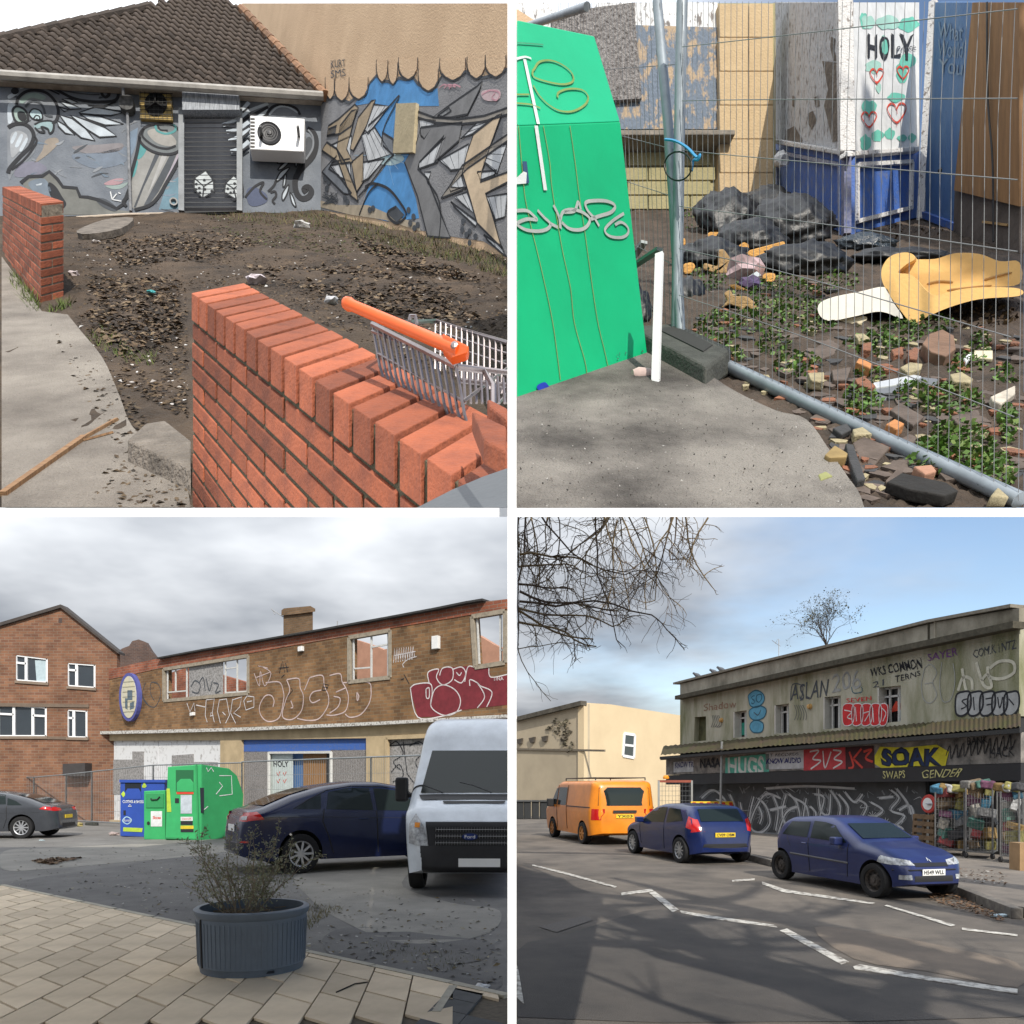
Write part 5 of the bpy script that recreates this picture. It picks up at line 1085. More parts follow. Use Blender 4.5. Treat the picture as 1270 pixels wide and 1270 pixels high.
for j in range(-16,20):
    for i in range(-9,16):
        o=O+a_*(i+(.5 if j%2 else 0))+b_*j; cs=[o,o+a_,o+a_+b_,o+b_]
        if min(c.y for c in cs)<4.6: continue
        px=[pix(V((c.x,c.y,.02))) for c in cs]; ctr=(sum(p[0] for p in px)/4,sum(p[1] for p in px)/4)
        if ctr[0]<-40 or ctr[0]>645 or max(p[1] for p in px)>1330: continue
        if min(p[1] for p in px)>1290: continue
        if inside(ctr,dark_reg): continue
        over=[p[1]-ybnd(p[0]) for p in px]
        if max(over)<1.5: continue
        if min(over)>0 and max(c.x for c in cs)<-.06:
            if slab0 is None: slab0=tmp.build('paving_slab',SLABM,pv,local=True); slab0.location=V((o.x,o.y,.021))-WL[pv.name]
            else: c=rep(slab0,(o.x,o.y,.021+jit(.0015)),pv); c.rotation_euler=(jit(.003),jit(.003),0)
        else:          # cut slab at the edge
            bm=bmesh.new(); q=MB().pp(o+ua*g_+ub_*g_+UP*.021,a_-ua*2*g_,b_-ub_*2*g_,UP*.02); vs=[bm.verts.new(p) for p in q.v]
            for f in q.f: bm.faces.new([vs[k] for k in f])
            for (p0,p1) in zip(bnd,bnd[1:]):
                A=gh(*p0);B=gh(*p1); no=V((-(B-A).y,(B-A).x,0)); 
                if no.y<0: no=-no
                if pix(V((o.x,o.y,0)))[0]+60<p0[0] or pix(V((o.x,o.y,0)))[0]-60>p1[0]: continue
                bmesh.ops.bisect_plane(bm,geom=bm.verts[:]+bm.edges[:]+bm.faces[:],plane_co=A-no.normalized()*.02,plane_no=no,clear_outer=True)
            bmesh.ops.bisect_plane(bm,geom=bm.verts[:]+bm.edges[:]+bm.faces[:],plane_co=(-.05,0,0),plane_no=(1,0,0),clear_outer=True)
            if len(bm.faces)>2:
                mb=MB(); bm.verts.index_update(); mb.v=[v.co.copy() for v in bm.verts]; mb.f=[[v.index for v in f.verts] for f in bm.faces]; mb.m=[0]*len(mb.f); mb.build('paving_slab',SLABM,pv)
            bm.free()
KERB=M('pale_kerb',(.42,.385,.31),.9,.15,8,.3)
for (p0,p1) in zip(bnd,bnd[1:]):
    A=gh(*p0);B=gh(*p1); n=max(1,int((B-A).length/.9))
    for k in range(n): q=MB(); q.bar(A.lerp(B,k/n+.006)+UP*.022,A.lerp(B,(k+1)/n-.006)+UP*.022,.075,.05); q.build('kerb_stone',KERB,pv)
for k in range(2):
    A=gh(545+k*0,1262);B=gh(565,1228)
q=MB(); q.bar(gh(541,1262)+UP*.03,gh(562,1229)+UP*.03,.06,.03); q.build('kerb_stone',KERB,pv)
for r_ in range(5):
    for c_ in range(4):
        o=gh(561,1231)+V((.26,-.2,0))*c_*.98+V((-.05,-.28,0))*r_; 
        if o.x+.25>-.05: continue
        q=MB(); q.pp(o+UP*.021,V((.25,-.19,0)),V((-.05,-.265,0)),UP*.02); q.build('paving_block',SLABD,pv)
# ------------------------------------------------------------------- materials for far brickwork
def brickmat(name,c1,c2,mort,ang,bw=.24,bh=.085,var=.5):
    m=bpy.data.materials.new(name); m.use_nodes=True; t=m.node_tree; b=t.nodes['Principled BSDF']; b.inputs['Roughness'].default_value=.9; b.inputs['Specular IOR Level'].default_value=.2
    tc=t.nodes.new('ShaderNodeTexCoord'); mp=t.nodes.new('ShaderNodeMapping'); mp.inputs['Rotation'].default_value=(0,0,-ang); t.links.new(tc.outputs['Object'],mp.inputs[0])
    s_=t.nodes.new('ShaderNodeSeparateXYZ'); c=t.nodes.new('ShaderNodeCombineXYZ'); t.links.new(mp.outputs[0],s_.inputs[0]); t.links.new(s_.outputs[0],c.inputs[0]); t.links.new(s_.outputs[2],c.inputs[1])
    br=t.nodes.new('ShaderNodeTexBrick'); t.links.new(c.outputs[0],br.inputs['Vector']); br.inputs['Scale'].default_value=1; br.inputs['Brick Width'].default_value=bw; br.inputs['Row Height'].default_value=bh; br.inputs['Mortar Size'].default_value=.009; br.inputs['Bias'].default_value=-.1
    br.inputs['Color1'].default_value=(*c1,1); br.inputs['Color2'].default_value=(*c2,1); br.inputs['Mortar'].default_value=(*mort,1)
    n=t.nodes.new('ShaderNodeTexNoise'); n.inputs['Scale'].default_value=1.3; n.inputs['Detail'].default_value=7; t.links.new(tc.outputs['Object'],n.inputs['Vector'])
    mr=t.nodes.new('ShaderNodeMapRange'); mr.inputs[1].default_value=.3; mr.inputs[2].default_value=.7; mr.inputs[3].default_value=1-var*.5; mr.inputs[4].default_value=1+var*.35; t.links.new(n.outputs['Fac'],mr.inputs[0])
    h=t.nodes.new('ShaderNodeHueSaturation'); t.links.new(br.outputs['Color'],h.inputs['Color']); t.links.new(mr.outputs[0],h.inputs['Value']); t.links.new(h.outputs[0],b.inputs['Base Color'])
    bp=t.nodes.new('ShaderNodeBump'); bp.inputs['Strength'].default_value=.5; bp.inputs['Distance'].default_value=.01; t.links.new(br.outputs['Fac'],bp.inputs['Height']); bp.invert=True; t.links.new(bp.outputs[0],b.inputs['Normal'])
    MATS[name]=m; return m
def prism_holes(mb,outer,holes,d):
    d=V(d); loops=[[V(p) for p in outer]]+[[V(p) for p in h] for h in holes]; flat=[p for l in loops for p in l]; o=len(mb.v); n=len(flat)
    mb.v+=flat+[p+d for p in flat]
    for a,b,c in tessellate_polygon(loops):
        if (flat[b]-flat[a]).cross(flat[c]-flat[a]).dot(d)>0: b,c=c,b
        mb.f.append([o+a,o+b,o+c]); mb.m.append(mb.cur); mb.f.append([o+n+a,o+n+c,o+n+b]); mb.m.append(mb.cur)
    k=0
    for l in loops:
        m_=len(l)
        for i in range(m_):
            j=(i+1)%m_; mb.f.append([o+k+i,o+k+j,o+n+k+j,o+n+k+i]); mb.m.append(mb.cur)
        k+=m_
def wang(pl): return math.atan2(-pl.n.x,pl.n.y) if False else math.atan2(pl.n.x,-pl.n.y)
FB=wall(GND,(195,1022),(630,1044)); FA=wang(FB)
z1=Z(0,635,3.969); z2=Z(310,635,3.848); z3=Z(0,945,3.969); z4=Z(310,945,3.848)
BRK=brickmat('brown_parade_brick',(.24,.135,.065),(.13,.075,.042),(.20,.155,.10),FA,.30,.11,.7); BRR=brickmat('red_parapet_brick',(.30,.105,.06),(.20,.07,.045),(.24,.19,.15),FA,.30,.11,.7)
par=thing('derelict_parade','derelict brown brick shop parade with empty window openings and graffiti, roof gone','building',FB.hit(370,1035))
w1=z1([(808,775),(1225,708),(1225,893),(808,930)]); w2=z2([(475,600),(672,565),(672,790),(475,812)]); w3=z2([(1060,495),(1232,468),(1232,722),(1075,745)])
b=MB(); out_=[(108,848),(195,829),(310,809.5),(470,781),(628.5,754),(628.5,893),(570,893),(310,903),(108,909)]
prism_holes(b,FB.pts(out_),[FB.pts(w1),FB.pts(w2),FB.pts([(586,765),(627.5,758),(627.5,822),(590,828)])],-FB.n*.35); up_=b.build('upper_wall',BRK,par)
b=MB(); b.prism(FB.pts([(107,849),(195,829.5),(310,810),(470,781.5),(628.5,755),(628.5,743),(600,746),(470,767),(310,797),(195,817),(107,836)],.02),-FB.n*.4); b.build('parapet',BRR,par)
b=MB(); cop=[(200,817),(260,806),(310,798),(400,782.5),(480,768),(540,757),(585,748),(604,745)]
for p0,p1 in zip(cop,cop[1:]): q=MB(); q.bar(FB.hit(*p0,.0),FB.hit(p1[0]-.5,p1[1],.0),.42,.06); q.build('coping',M('dark_felt_coping',(.045,.045,.045),.9,.2,10),par)
FRM=M('weathered_concrete_frame',(.36,.31,.24),.9,.2,6,.3); WFR=M('chipped_white_frame',(.62,.62,.60),.7,.15,20); OSB=M('grey_chipboard',(.34,.33,.325),.9,.2,14,.5,60,col2=(.16,.155,.15),thr=(.35,.6))
def wframe(P,q,w,mat,parent,off=.03,name='window_frame',dep=.1):
    r=[]
    for p0,p1 in zip(q,q[1:]+q[:1]):
        mb=MB(); mb.bar(P.hit(*p0,off-dep/2),P.hit(*p1,off-dep/2),w,dep,P.n); r.append(mb.build(name,mat,parent))
    return r
def bars(P,segs,w,mat,parent,off=-.08,name='glazing_bar'):
    for p0,p1 in segs: mb=MB(); mb.bar(P.hit(*p0,off),P.hit(*p1,off),w,.05,P.n); mb.build(name,mat,parent)
for q in (w1,w2): wframe(FB,q,.13,FRM,par)
wframe(FB,[(586,765),(627,758),(627,822),(590,828)],.13,FRM,par)
b=MB(); b.prism(FB.pts(z1([(930,752),(1095,730),(1095,905),(930,918)]),-.08),-FB.n*.04); o=b.build('window_board',OSB,par)
bars(FB,[(z1([a])[0],z1([c])[0]) for a,c in (((825,780),(825,920)),((865,775),(865,885)),((920,765),(920,915)),((825,888),(920,880)),((1110,735),(1110,895)),((1168,725),(1168,888)),((1218,715),(1218,885)),((1112,772),(1165,765)),((1112,890),(1220,882)))]+[(z2([a])[0],z2([c])[0]) for a,c in (((495,605),(495,800)),((580,592),(580,790)),((660,580),(660,785)),((495,748),(578,742)),((582,645),(662,632)),((1085,505),(1095,725)),((1195,490),(1197,718)),((1197,660),(1228,655)))],.05,WFR,par)
# the gutted inside: pink plaster party walls and red brick seen through the openings
INP=M('pink_plaster',(.46,.25,.17),.9,.12,2,.2)
for ps,dd,mt_ in (([(425,880),(425,792),(440,793),(462,800),(476,806),(492,800),(492,880)],5,INP),([(584,880),(584,786),(592,787),(612,799),(628,806),(628,880)],5,INP),([(207,880),(207,836),(236,826),(312,848),(312,880)],5,BRR)):
    Q=FB.off(-dd); b=MB(); b.prism(Q.pts(ps),-Q.n*.3); b.build('inner_wall',mt_,par)
# ledge, ground floor
LED=M('flaking_white_ledge',(.55,.54,.51),.85,.1,14,.4,60,col2=(.16,.14,.12),thr=(.38,.52))
Q=FB.off(.25); b=MB(); b.prism(Q.pts([(104,907.5),(200,905),(310,902),(470,895),(575,889),(628.5,886),(628.5,890),(575,893),(470,899),(310,906),(200,909),(104,911)]),-Q.n*.5); b.build('ledge',LED,par)
CRS=M('cream_shop_render',(.50,.39,.24),.9,.15,2,.3,50,col2=(.36,.28,.17))
g1=z1([(480,1128),(1085,1122)])+[(273,1040),(121,1026)]; g2=[(299,917.5),(454,915.5),(454,1044),(299,1041)]; g3=z2([(655,1078),(895,1070)])+[(542.6,1050),(480.2,1046)]
b=MB(); prism_holes(b,FB.pts([(110,909),(628.5,889),(628.5,1044),(110,1018)]),[FB.pts([(121,918.6),(273,918),(273,1024),(121,1016)]),FB.pts([(299,917.5),(454,915.5),(454,1034),(299,1026)]),FB.pts([(480,915),(542.5,912.5),(542.5,1039),(480,1035.5)])],-FB.n*.3); b.build('ground_floor_wall',CRS,par)
Q=FB.off(-.12)
def board(ps,mat,name='shop_board',off=-.12): 
    Qq=FB.off(off); b=MB(); b.prism(Qq.pts(ps),-Qq.n*.05); return b.build(name,mat,par)
WBD=M('stained_white_board',(.66,.67,.68),.8,.1,5,.3,50,col2=(.34,.33,.32),thr=(.3,.46))
board([(119,917),(196,917),(196,1022),(119,1017)],WBD); board([(197,917),(275,917),(275,1027),(197,1022)],WBD); board([(164,932),(178,932),(178,985),(130,985),(130,942),(164,942)],OSB,off=-.1); board([(213,937),(240,935),(240,945),(270,945),(270,1000),(213,1000)],OSB,off=-.1)
board([(298,918),(456,914),(456,930),(298,933)],BLUE,'blue_fascia'); board([(298,932),(334,932),(334,1030),(298,1028)],PEELG); board([(410,930),(456,930),(456,1036),(410,1034)],PEELG); board([(334,932),(362,932),(362,1030),(334,1029)],M('white_door_panel',(.55,.62,.60),.7,.1,6),off=-.2); board([(363,933),(376,933),(376,1030),(363,1030)],BLUE2,'blue_door',off=-.35); board([(376,933),(405,933),(405,1030),(376,1030)],BRN,off=-.3); board([(405,932),(411,932),(411,1034),(405,1034)],DARKP,'door_jamb',off=-.2)
board([(478,914),(545,911),(545,1040),(478,1036)],OSB)
b=MB(); 
for xa in (334,411): q=MB(); q.bar(FB.hit(xa,933,-.1),FB.hit(xa,1034,-.1),.10,.1); q.build('door_frame',WFR,par)
q=MB(); q.bar(FB.hit(334,933.5,-.09),FB.hit(411,933,-.09),.08,.08); q.build('door_frame',WFR,par)
wframe(FB,[(480,915),(542.5,912.5),(542.5,1037),(480,1034)],.12,CRS,par,.04)
mp=Paint(FB.off(-.2),par,'painted_lettering',.006); mp.text('HOLY',[(339,951),(358,951),(358,944),(339,944)],PK,2,.02)
for k in range(4): mp.line([(343+k%2*8,958+k//2*9),(345+k%2*8,962+k//2*9),(347+k%2*8,957+k//2*9)],1.1,RED,2,False)
mp.done()
mp=Paint(FB.off(-.12),par,'spray_tag',.006); 
for ps in ([(483,925),(492,920),(500,935),(488,945),(497,955)],[(500,920),(505,960)],[(508,925),(520,920),(528,930),(515,945),(525,960)],[(530,920),(525,950),(538,925),(537,955)],[(485,958),(495,948),(500,962),(487,970)],[(505,960),(520,975),(530,950),(538,970)],[(488,985),(500,975),(515,988),(535,972)],[(483,925),(520,922)]): mp.line(ps,1.5,PK,2)
mp.done()
# oval sign, alarm boxes, chimney, aerials
ov=lambda rx,ry: [(159.5+rx*math.cos(a),864.5+ry*math.sin(a)) for a in [i*math.pi/16 for i in range(32)]]
b=MB(); b.prism(FB.pts(ov(12,30),.18),-FB.n*.17); o=b.build('oval_sign',M('sign_blue_rim',(.09,.10,.32),.6,.1,8),par)
b=MB(); b.prism(FB.pts(ov(9.3,26),.2),-FB.n*.02); so_=b.build('sign_face',M('faded_sign_cream',(.62,.56,.36),.7,.15,4,col2=(.45,.45,.40)),o)
mp=Paint(FB.off(.2),so_,'sign_marks',.01)
for ps in ([(158,856),(164,856),(164,868),(158,868)],[(155,866),(158,866),(158,880),(155,878)],[(161,872),(166,870),(166,878),(161,880)]): mp.fill(ps,paint_mat('slate_blue',(.12,.17,.21)),1)
for k in range(7): mp.line([(152,846+k*6.2),(167,845+k*6.2)],.6,paint_mat('grout',(.30,.28,.2)),1,False)
mp.done()
for x,y,w_,h_ in ((535,789,8,16),(369,802,5,6),(235,884,4,4)): b=MB(); b.prism(FB.pts([(x,y),(x+w_,y-1),(x+w_,y+h_-1),(x,y+h_)],.12),-FB.n*.12); b.build('alarm_box',M('alarm_white',(.74,.74,.73),.5,.04),par,bevel=.01)
CHB=brickmat('chimney_brick',(.20,.125,.07),(.14,.09,.05),(.16,.13,.10),FA)
Q=FB.off(-1.2); b=MB(); b.prism(Q.pts([(351.5,800),(351.5,763),(388,757),(388,795)]),ray(370,775)*.9); ch=b.build('chimney',CHB,par); b=MB(); b.prism(Q.pts([(349,763.5),(349,757),(352,754.5),(385,751.5),(391,755),(391,758.5)],.08),ray(370,756)*1.05); b.build('chimney_cap',CHB,ch)
q=MB(); q.tube([Q.hit(351,765),Q.hit(337,756)],.02,5); q.tube([Q.hit(337,754.5),Q.hit(341,762)],.015,5); q.build('aerial',M('aerial_grey',(.35,.35,.35),.5,0,metal=.5),ch)
q=MB(); q.tube([FB.hit(418,782,-1.5),FB.hit(418.5,770,-1.5)],.02,5); q.tube([FB.hit(414.5,777,-1.5),FB.hit(422,775.5,-1.5)],.015,5); q.build('aerial',MATS['aerial_grey'],par)
# graffiti on the upper wall
PNK=paint_mat('pale_pink_outline',(.60,.47,.45)); WHT=paint_mat('white_outline',(.70,.66,.66)); MAR=paint_mat('maroon_fill',(.20,.025,.035))
m=Paint(FB,up_,'graffiti',.006)
for ps in ([(75,815),(140,812),(160,860),(160,900),(140,980),(90,1000),(55,975),(45,930),(70,880),(100,875),(115,900),(110,930)],[(175,800),(232,795),(240,840),(255,880),(245,950),(200,990),(155,975),(170,900),(190,850),(175,800)],[(195,900),(205,930),(195,935)],[(285,790),(345,780),(355,830),(375,880),(370,930),(330,985),(280,995),(225,985)],[(260,850),(285,790)],[(340,850),(300,860),(285,890),(300,910),(335,895)],[(380,780),(430,772),(440,810),(460,845),(470,890),(455,950),(400,970),(365,968)],[(400,880),(430,890),(420,930),(380,960)],[(440,815),(560,812),(578,850),(570,910),(530,965),(480,980),(455,965)],[(510,860),(520,880),(512,900),(510,860)],[(410,860),(455,840)]): m.line(z2(ps),1.5,PNK,2)
red=[(765,840),(790,820),(855,815),(850,760),(920,745),(1040,735),(1140,745),(1150,790),(1228,775),(1228,920),(1010,945),(915,975),(800,980)]
m.fill(z2(red),MAR,1)
for ps in ([(765,840),(790,822),(858,818),(870,860),(865,930),(925,970),(985,955),(1005,900),(980,850),(925,825),(880,850),(862,920)],[(765,840),(800,978),(915,975),(1010,945)],[(855,815),(850,765),(900,750),(890,790),(920,825),(965,800),(965,745),(920,745),(905,780)],[(970,750),(1010,740),(1030,770),(1010,815),(975,800)],[(985,765),(1000,780),(1010,765)],[(1025,810),(1040,740),(1070,740)],[(1050,830),(1050,800),(1085,815),(1100,830),(1155,860),(1130,930)],[(1085,815),(1120,880),(1085,935)],[(1140,745),(1150,788),(1228,775)],[(840,845),(855,840),(855,885),(842,885),(840,845)]): m.line(z2(ps),1.4,WHT,3)
m.text('TINA',z2([(1160,806),(1210,802),(1208,785),(1160,790)]),WHT,3)
for k in range(9): x=685+k*11; m.line(z2([(x,720-k*2),(x+6,650-k*1.2),(x+12,715-k*3)]),1.1,WHT,2,False)
m.line(z2([(690,685),(790,665)]),1,WHT,2,False); m.line(z2([(735,742),(730,725),(760,700),(795,690)]),1,WHT,2)
for ps in ([(20,770),(45,830),(50,760),(70,830),(100,770),(60,740),(40,735),(85,745)],[(30,790),(95,765)]): m.line(z2(ps),1.1,PNK,2)
for ps in ([(140,770),(155,710),(165,765)],[(140,745),(185,740)],[(170,720),(180,765)],[(150,790),(165,775)],[(180,880),(205,850),(195,840)],[(345,850),(350,820),(375,825),(365,850),(345,850)],[(350,835),(372,838)],[(735,775),(760,820)],[(720,800),(735,795)]): m.line(z2(ps),1,PK,3,False)
for ps in ([(1015,925),(1010,1000),(1020,1035)],[(1015,925),(1055,920),(1045,990),(1055,1035)],[(1080,925),(1070,980),(1085,1040)],[(1080,925),(1115,920),(1130,1000),(1110,1040)],[(1145,920),(1135,990),(1160,1040)],[(1145,925),(1190,910),(1180,960),(1150,990),(1185,1010)],[(1200,930),(1215,905),(1250,910),(1250,960),(1210,975),(1200,930)],[(1215,935),(1240,930)],[(1040,985),(1035,1005),(1050,1000)],[(1095,985),(1110,1000)],[(920,940),(935,985),(955,940),(960,980)],[(965,950),(1010,960)]): m.line(z1(ps),1.2,WHT,2,False)
for ps in ([(690,850),(710,930),(760,960),(790,900),(780,850),(745,840),(740,890),(760,930)],[(715,840),(700,900),(730,950)]): m.line(z1(ps),1,PDG,2)
m.done()
mo=Paint(FB.off(-.08),par,'graffiti',.006)
for ps in ([(940,860),(960,830),(985,850),(975,890),(945,885)],[(980,840),(1000,815),(1010,880)],[(1015,820),(1030,880),(1045,830)],[(1050,840),(1075,850),(1060,890),(1085,880)]): mo.line(z1(ps),1.6,PDG,2)
mo.done()
# ------------------------------------------------------------------- red-brown house at the far left
Q=wall(GND,(0,1019),(112,1019)); HBK=brickmat('house_brick',(.22,.11,.065),(.14,.068,.045),(.21,.165,.125),wang(Q),.34,.125,.6)
hs=thing('brick_house','tall red-brown brick house with white windows at the left edge','house',Q.hit(60,1019))
wins=[z1([(78,703),(235,722),(235,842),(78,830)]),z1([(333,742),(470,752),(470,868),(333,858)]),z1([(-10,945),(230,962),(230,1105),(-10,1105)]),z1([(332,972),(430,978),(430,1112),(332,1110)])]
b=MB(); prism_holes(b,Q.pts([(-12,1020),(-12,778),(75,752),(145,809),(145,1020)]),[Q.pts(w_) for w_ in wins],-Q.n*.3); hw_=b.build('wall',HBK,hs)
b=MB(); b.prism(Q.pts([(-14,776),(75,749.5),(147,808),(147,811),(75,753.5),(-14,780)],.15),-Q.n*.6); b.build('roof',M('dark_roof_edge',(.07,.06,.055),.9,.15),hs)
for (y0,y1) in ((872,876),(913,916)):
    b=MB(); b.prism(Q.pts([(-12,y0),(110,y0+1.5),(110,y1+1.5),(-12,y1)],.05),-Q.n*.05); b.build('string_course',M('brown_ledge',(.16,.12,.09),.9,.1),hs)
UPV=M('white_upvc',(.80,.81,.82),.4,.03); HGL=M('window_glass',(.035,.045,.055),.06,.1,1,spec=.9)
for wi,w_ in enumerate(wins):
    Qi=Q.off(-.1); b=MB(); b.prism(Qi.pts(w_),-Q.n*.02); wd_=b.build('window',HGL,hs)
    for p0,p1 in zip(w_,w_[1:]+w_[:1]): q=MB(); q.bar(Q.hit(*p0,-.06),Q.hit(*p1,-.06),.12,.08,Q.n); q.build('frame',UPV,wd_)
    (x0,y0),(x1,y1),(x2,y2),(x3,y3)=w_; L_=lambda t: ((x0+(x1-x0)*t,y0+(y1-y0)*t),(x3+(x2-x3)*t,y3+(y2-y3)*t))
    for t_ in ((.33,) if wi in (0,1,3) else (.33,.72)): q=MB(); a,c=L_(t_); q.bar(Q.hit(*a,-.06),Q.hit(*c,-.06),.11,.07,Q.n); q.build('mullion',UPV,wd_)
    for (ta,tb) in (((0,.33),) if wi!=2 else ((0,.33),(.72,1))):
        a=L_(ta);c=L_(tb); m0=(a[0][0],a[0][1]+(a[1][1]-a[0][1])*.3); m1=(c[0][0],c[0][1]+(c[1][1]-c[0][1])*.3); q=MB(); q.bar(Q.hit(*m0,-.06),Q.hit(*m1,-.06),.09,.07,Q.n); q.build('transom',UPV,wd_)
    q=MB(); q.bar(Q.hit(x3-1,y3+1.2,.03),Q.hit(x2+1,y2+1.2,.03),.08,.12,UP); q.build('sill',M('stone_sill',(.22,.17,.13),.9,.1),wd_)
b=MB(); b.prism(Q.pts(z1([(172,730),(232,730),(232,838),(205,835),(180,832)]),-.09),-Q.n*.01); b.build('curtain',M('pale_curtain',(.42,.52,.56),.9,.1,8),hs)
b=MB(); b.prism(Q.pts(z1([(308,1240),(418,1235),(418,1300),(308,1300)]),.6),-Q.n*.6); b.build('porch',M('dark_porch',(.05,.045,.045),.8,.1),hs)
b=MB(); b.prism(Q.pts(z1([(288,522),(305,522),(305,545),(288,545)]),.01),-Q.n*.02); b.build('air_brick',M('dark_air_brick',(.07,.05,.045),.9,0),hs)
# broken gable behind
Q2=Pl((0,45,0),(0,1,0)); b=MB(); gab=[(116,838),(118,828),(128,819),(140,811),(152,804),(160,801),(164,795),(172,793),(180,796),(186,806),(193,815),(196,824),(196,838)]
b.prism(Q2.pts(gab),-Q2.n*.4); tag(b.build('ruined_gable',brickmat('dark_ruin_brick',(.12,.075,.06),(.08,.055,.05),(.13,.11,.10),0)),'ragged broken brick gable rising behind the derelict parade','ruin')
# ------------------------------------------------------------------- temporary fence panels before the parade
FG=M('dull_galvanised',(.27,.29,.30),.5,.1,9,metal=.4); FW=M('thin_wire_grey',(.22,.225,.23),.6,0)
FF=FB.off(2.2)
def far_fence(xa,xb,P,ytop,label,dens,rails=2):
    ta,tb=ytop; d0=P.hit(xa,1000); d1=P.hit(xb,1000); f=thing('temporary_fence',label,'fence',(d0.x,d0.y,0),group='temporary fence panels on the forecourt')
    base=lambda p: V((p.x,p.y,.06))
    A=P.hit(xa,ta);B=P.hit(xb,tb)
    for p in (A,B): MB().tube([p,base(p)],.03,6).build('post',FG,f)
    MB().tube([A,B],.026,6).build('top_rail',FG,f); MB().tube([base(A)+UP*.1,base(B)+UP*.1],.026,6).build('bottom_rail',FG,f)
    n=dens; mb=MB()
    for k in range(1,n):
        p=A.lerp(B,k/n); mb.tube([p,base(p)],.0045,4,False)
    for k in range(1,5): q=V((0,0,-(A.z-.1)*k/5)); mb.tube([A+q,B+q],.005,4,False)
    o=mb.build('mesh_infill',FW,f,kind='stuff')
    b=MB(); b.box((A.x,A.y-.0,.06),(.7,.22,.12),FA); b.build('foot',RUB,f,bevel=.02)
far_fence(-10,42,FF,(963,964),'fence panel behind the grey car at the left edge',26); far_fence(42,82,FF,(964,960.5),'fence panel between the grey car and the brick house',22); far_fence(82,114,FF,(960.5,957),'fence panel with a tall post left of the blue clothing bank',18); far_fence(114,190,FF,(957,949),'fence panel behind the blue clothing bank',34); far_fence(190,300,FF,(949,946),'fence panel behind the green clothing banks',44); far_fence(300,460,FF,(945,939),'fence panel before the blue shop fascia above the dark blue car',60); far_fence(460,545,FF,(939,936),'fence panel before the scrawled board beside the white van',36)
# ------------------------------------------------------------------- clothing banks
def bankbox(name,label,xa,xb,yt,yb_,dep,mat,rz=0,peak=0):
    A=GND.hit(xa,yb_);B=GND.hit(xb,yb_); h=(yb_-yt)/F*A.y; t=thing(name,label,'clothing bank',A,group='clothing banks on the forecourt')
    return t,A,B,h
G2=M('clothing_bank_green',(.035,.36,.12),.5,.08,3,.05); G3=M('clothing_bank_green_dark',(.03,.27,.095),.5,.08,3,.05); BB=M('clothing_bank_blue',(.022,.07,.36),.5,.08,3,.05)
DKO=M('bank_dark_opening',(.008,.012,.02),.8,0)
PB_=Pl(GND.hit(150,1038),(0.12,-1,0)); PG_=Pl(GND.hit(206,1042),(.1,-1,0))
t=thing('clothing_bank','blue clothing bank with CLOTHES & SHOES lettering at the left of the row','clothing bank',GND.hit(178,1038),group='clothing banks on the forecourt')
b=MB(); b.prism(PB_.pts([(149,1037),(204,1039),(204,968.5),(149,968)]),-PB_.n*1.1); bd=b.build('body',BB,t,bevel=.02)
b=MB(); b.prism(PB_.pts([(148,970.5),(205,970.5),(205,967),(148,967)],.05),-PB_.n*1.2); b.build('rim',BB,t)
b=MB(); b.prism(PB_.pts([(155,971),(175,971),(175,991),(155,991)],.008),-PB_.n*.006); b.build('chute_opening',DKO,t); b=MB(); b.prism(PB_.pts([(155,983),(158,978),(172,978),(175,983),(175,991),(155,991)],.02),-PB_.n*.012); b.build('chute_flap',BB,t)
m=Paint(PB_,bd,'bank_lettering',.012); YG=paint_mat('lime',(.45,.62,.06)); m.text('CLOTHES & SHOES',[(152,996),(178,996),(178,992.5),(152,992.5)],PW,2,.02); m.fill([(153,1026),(177,1027),(176,1032),(152.5,1031)],YG,1); m.fill([(150,985),(153,981),(156,985),(153,989)],YG,1); m.fill([(176,975),(179,970),(182,975),(180,977),(177,977)],YG,1)
m.line([(152,1018),(157,1013),(163,1017),(158,1022)],1.2,paint_mat('bank_pale_blue',(.4,.6,.75)),2,True,True); m.text('donate',[(153,1019),(163,1019),(163,1015.5),(153,1015.5)],PW,2); m.line([(159,1000),(161,997.5),(163,1000)],1,PW,2,False,True); m.fill([(153,1005),(156,1005),(156,1011),(153,1011)],PK,1); m.done()
t=thing('clothing_bank','small green clothing bank with a low hatch between the blue and large green banks','clothing bank',GND.hit(191,1042),group='clothing banks on the forecourt')
PS=Pl(GND.hit(191,1041),(.1,-1,0)); b=MB(); b.prism(PS.pts([(178.5,1041),(205,1042),(205,980),(178.5,981)]),-PS.n*.7); bd=b.build('body',G2,t,bevel=.02)
b=MB(); b.prism(PS.pts([(181,1002),(203,1002),(203,984),(181,984)],.03),-PS.n*.03); b.build('hatch',G3,t,bevel=.015); q=MB(); q.tube([PS.hit(187,990,.06),PS.hit(188,992,.06),PS.hit(195,991.5,.06),PS.hit(198,988,.06)],.02,6); q.build('hatch_handle',DARKP,t)
m=Paint(PS,bd,'bank_label',.012); m.fill([(187,1006),(201,1006),(201,1025),(187,1025)],PW,1); m.text('Shoes',[(189.5,1016),(199.5,1016),(199.5,1012),(189.5,1012)],RED,2,.03); m.fill([(184+2*math.cos(a),1021+2.4*math.sin(a)) for a in [i*.785 for i in range(8)]],PK,1); m.done()
t=thing('clothing_bank','large green clothing bank with sloping back and warning labels beside the dark blue car','clothing bank',GND.hit(230,1043),group='clothing banks on the forecourt')
b=MB(); b.prism(PG_.pts([(205,1041.5),(250,1043.5),(250,948),(208,951)]),-PG_.n*.35); bd=b.build('body',G2,t,bevel=.02)
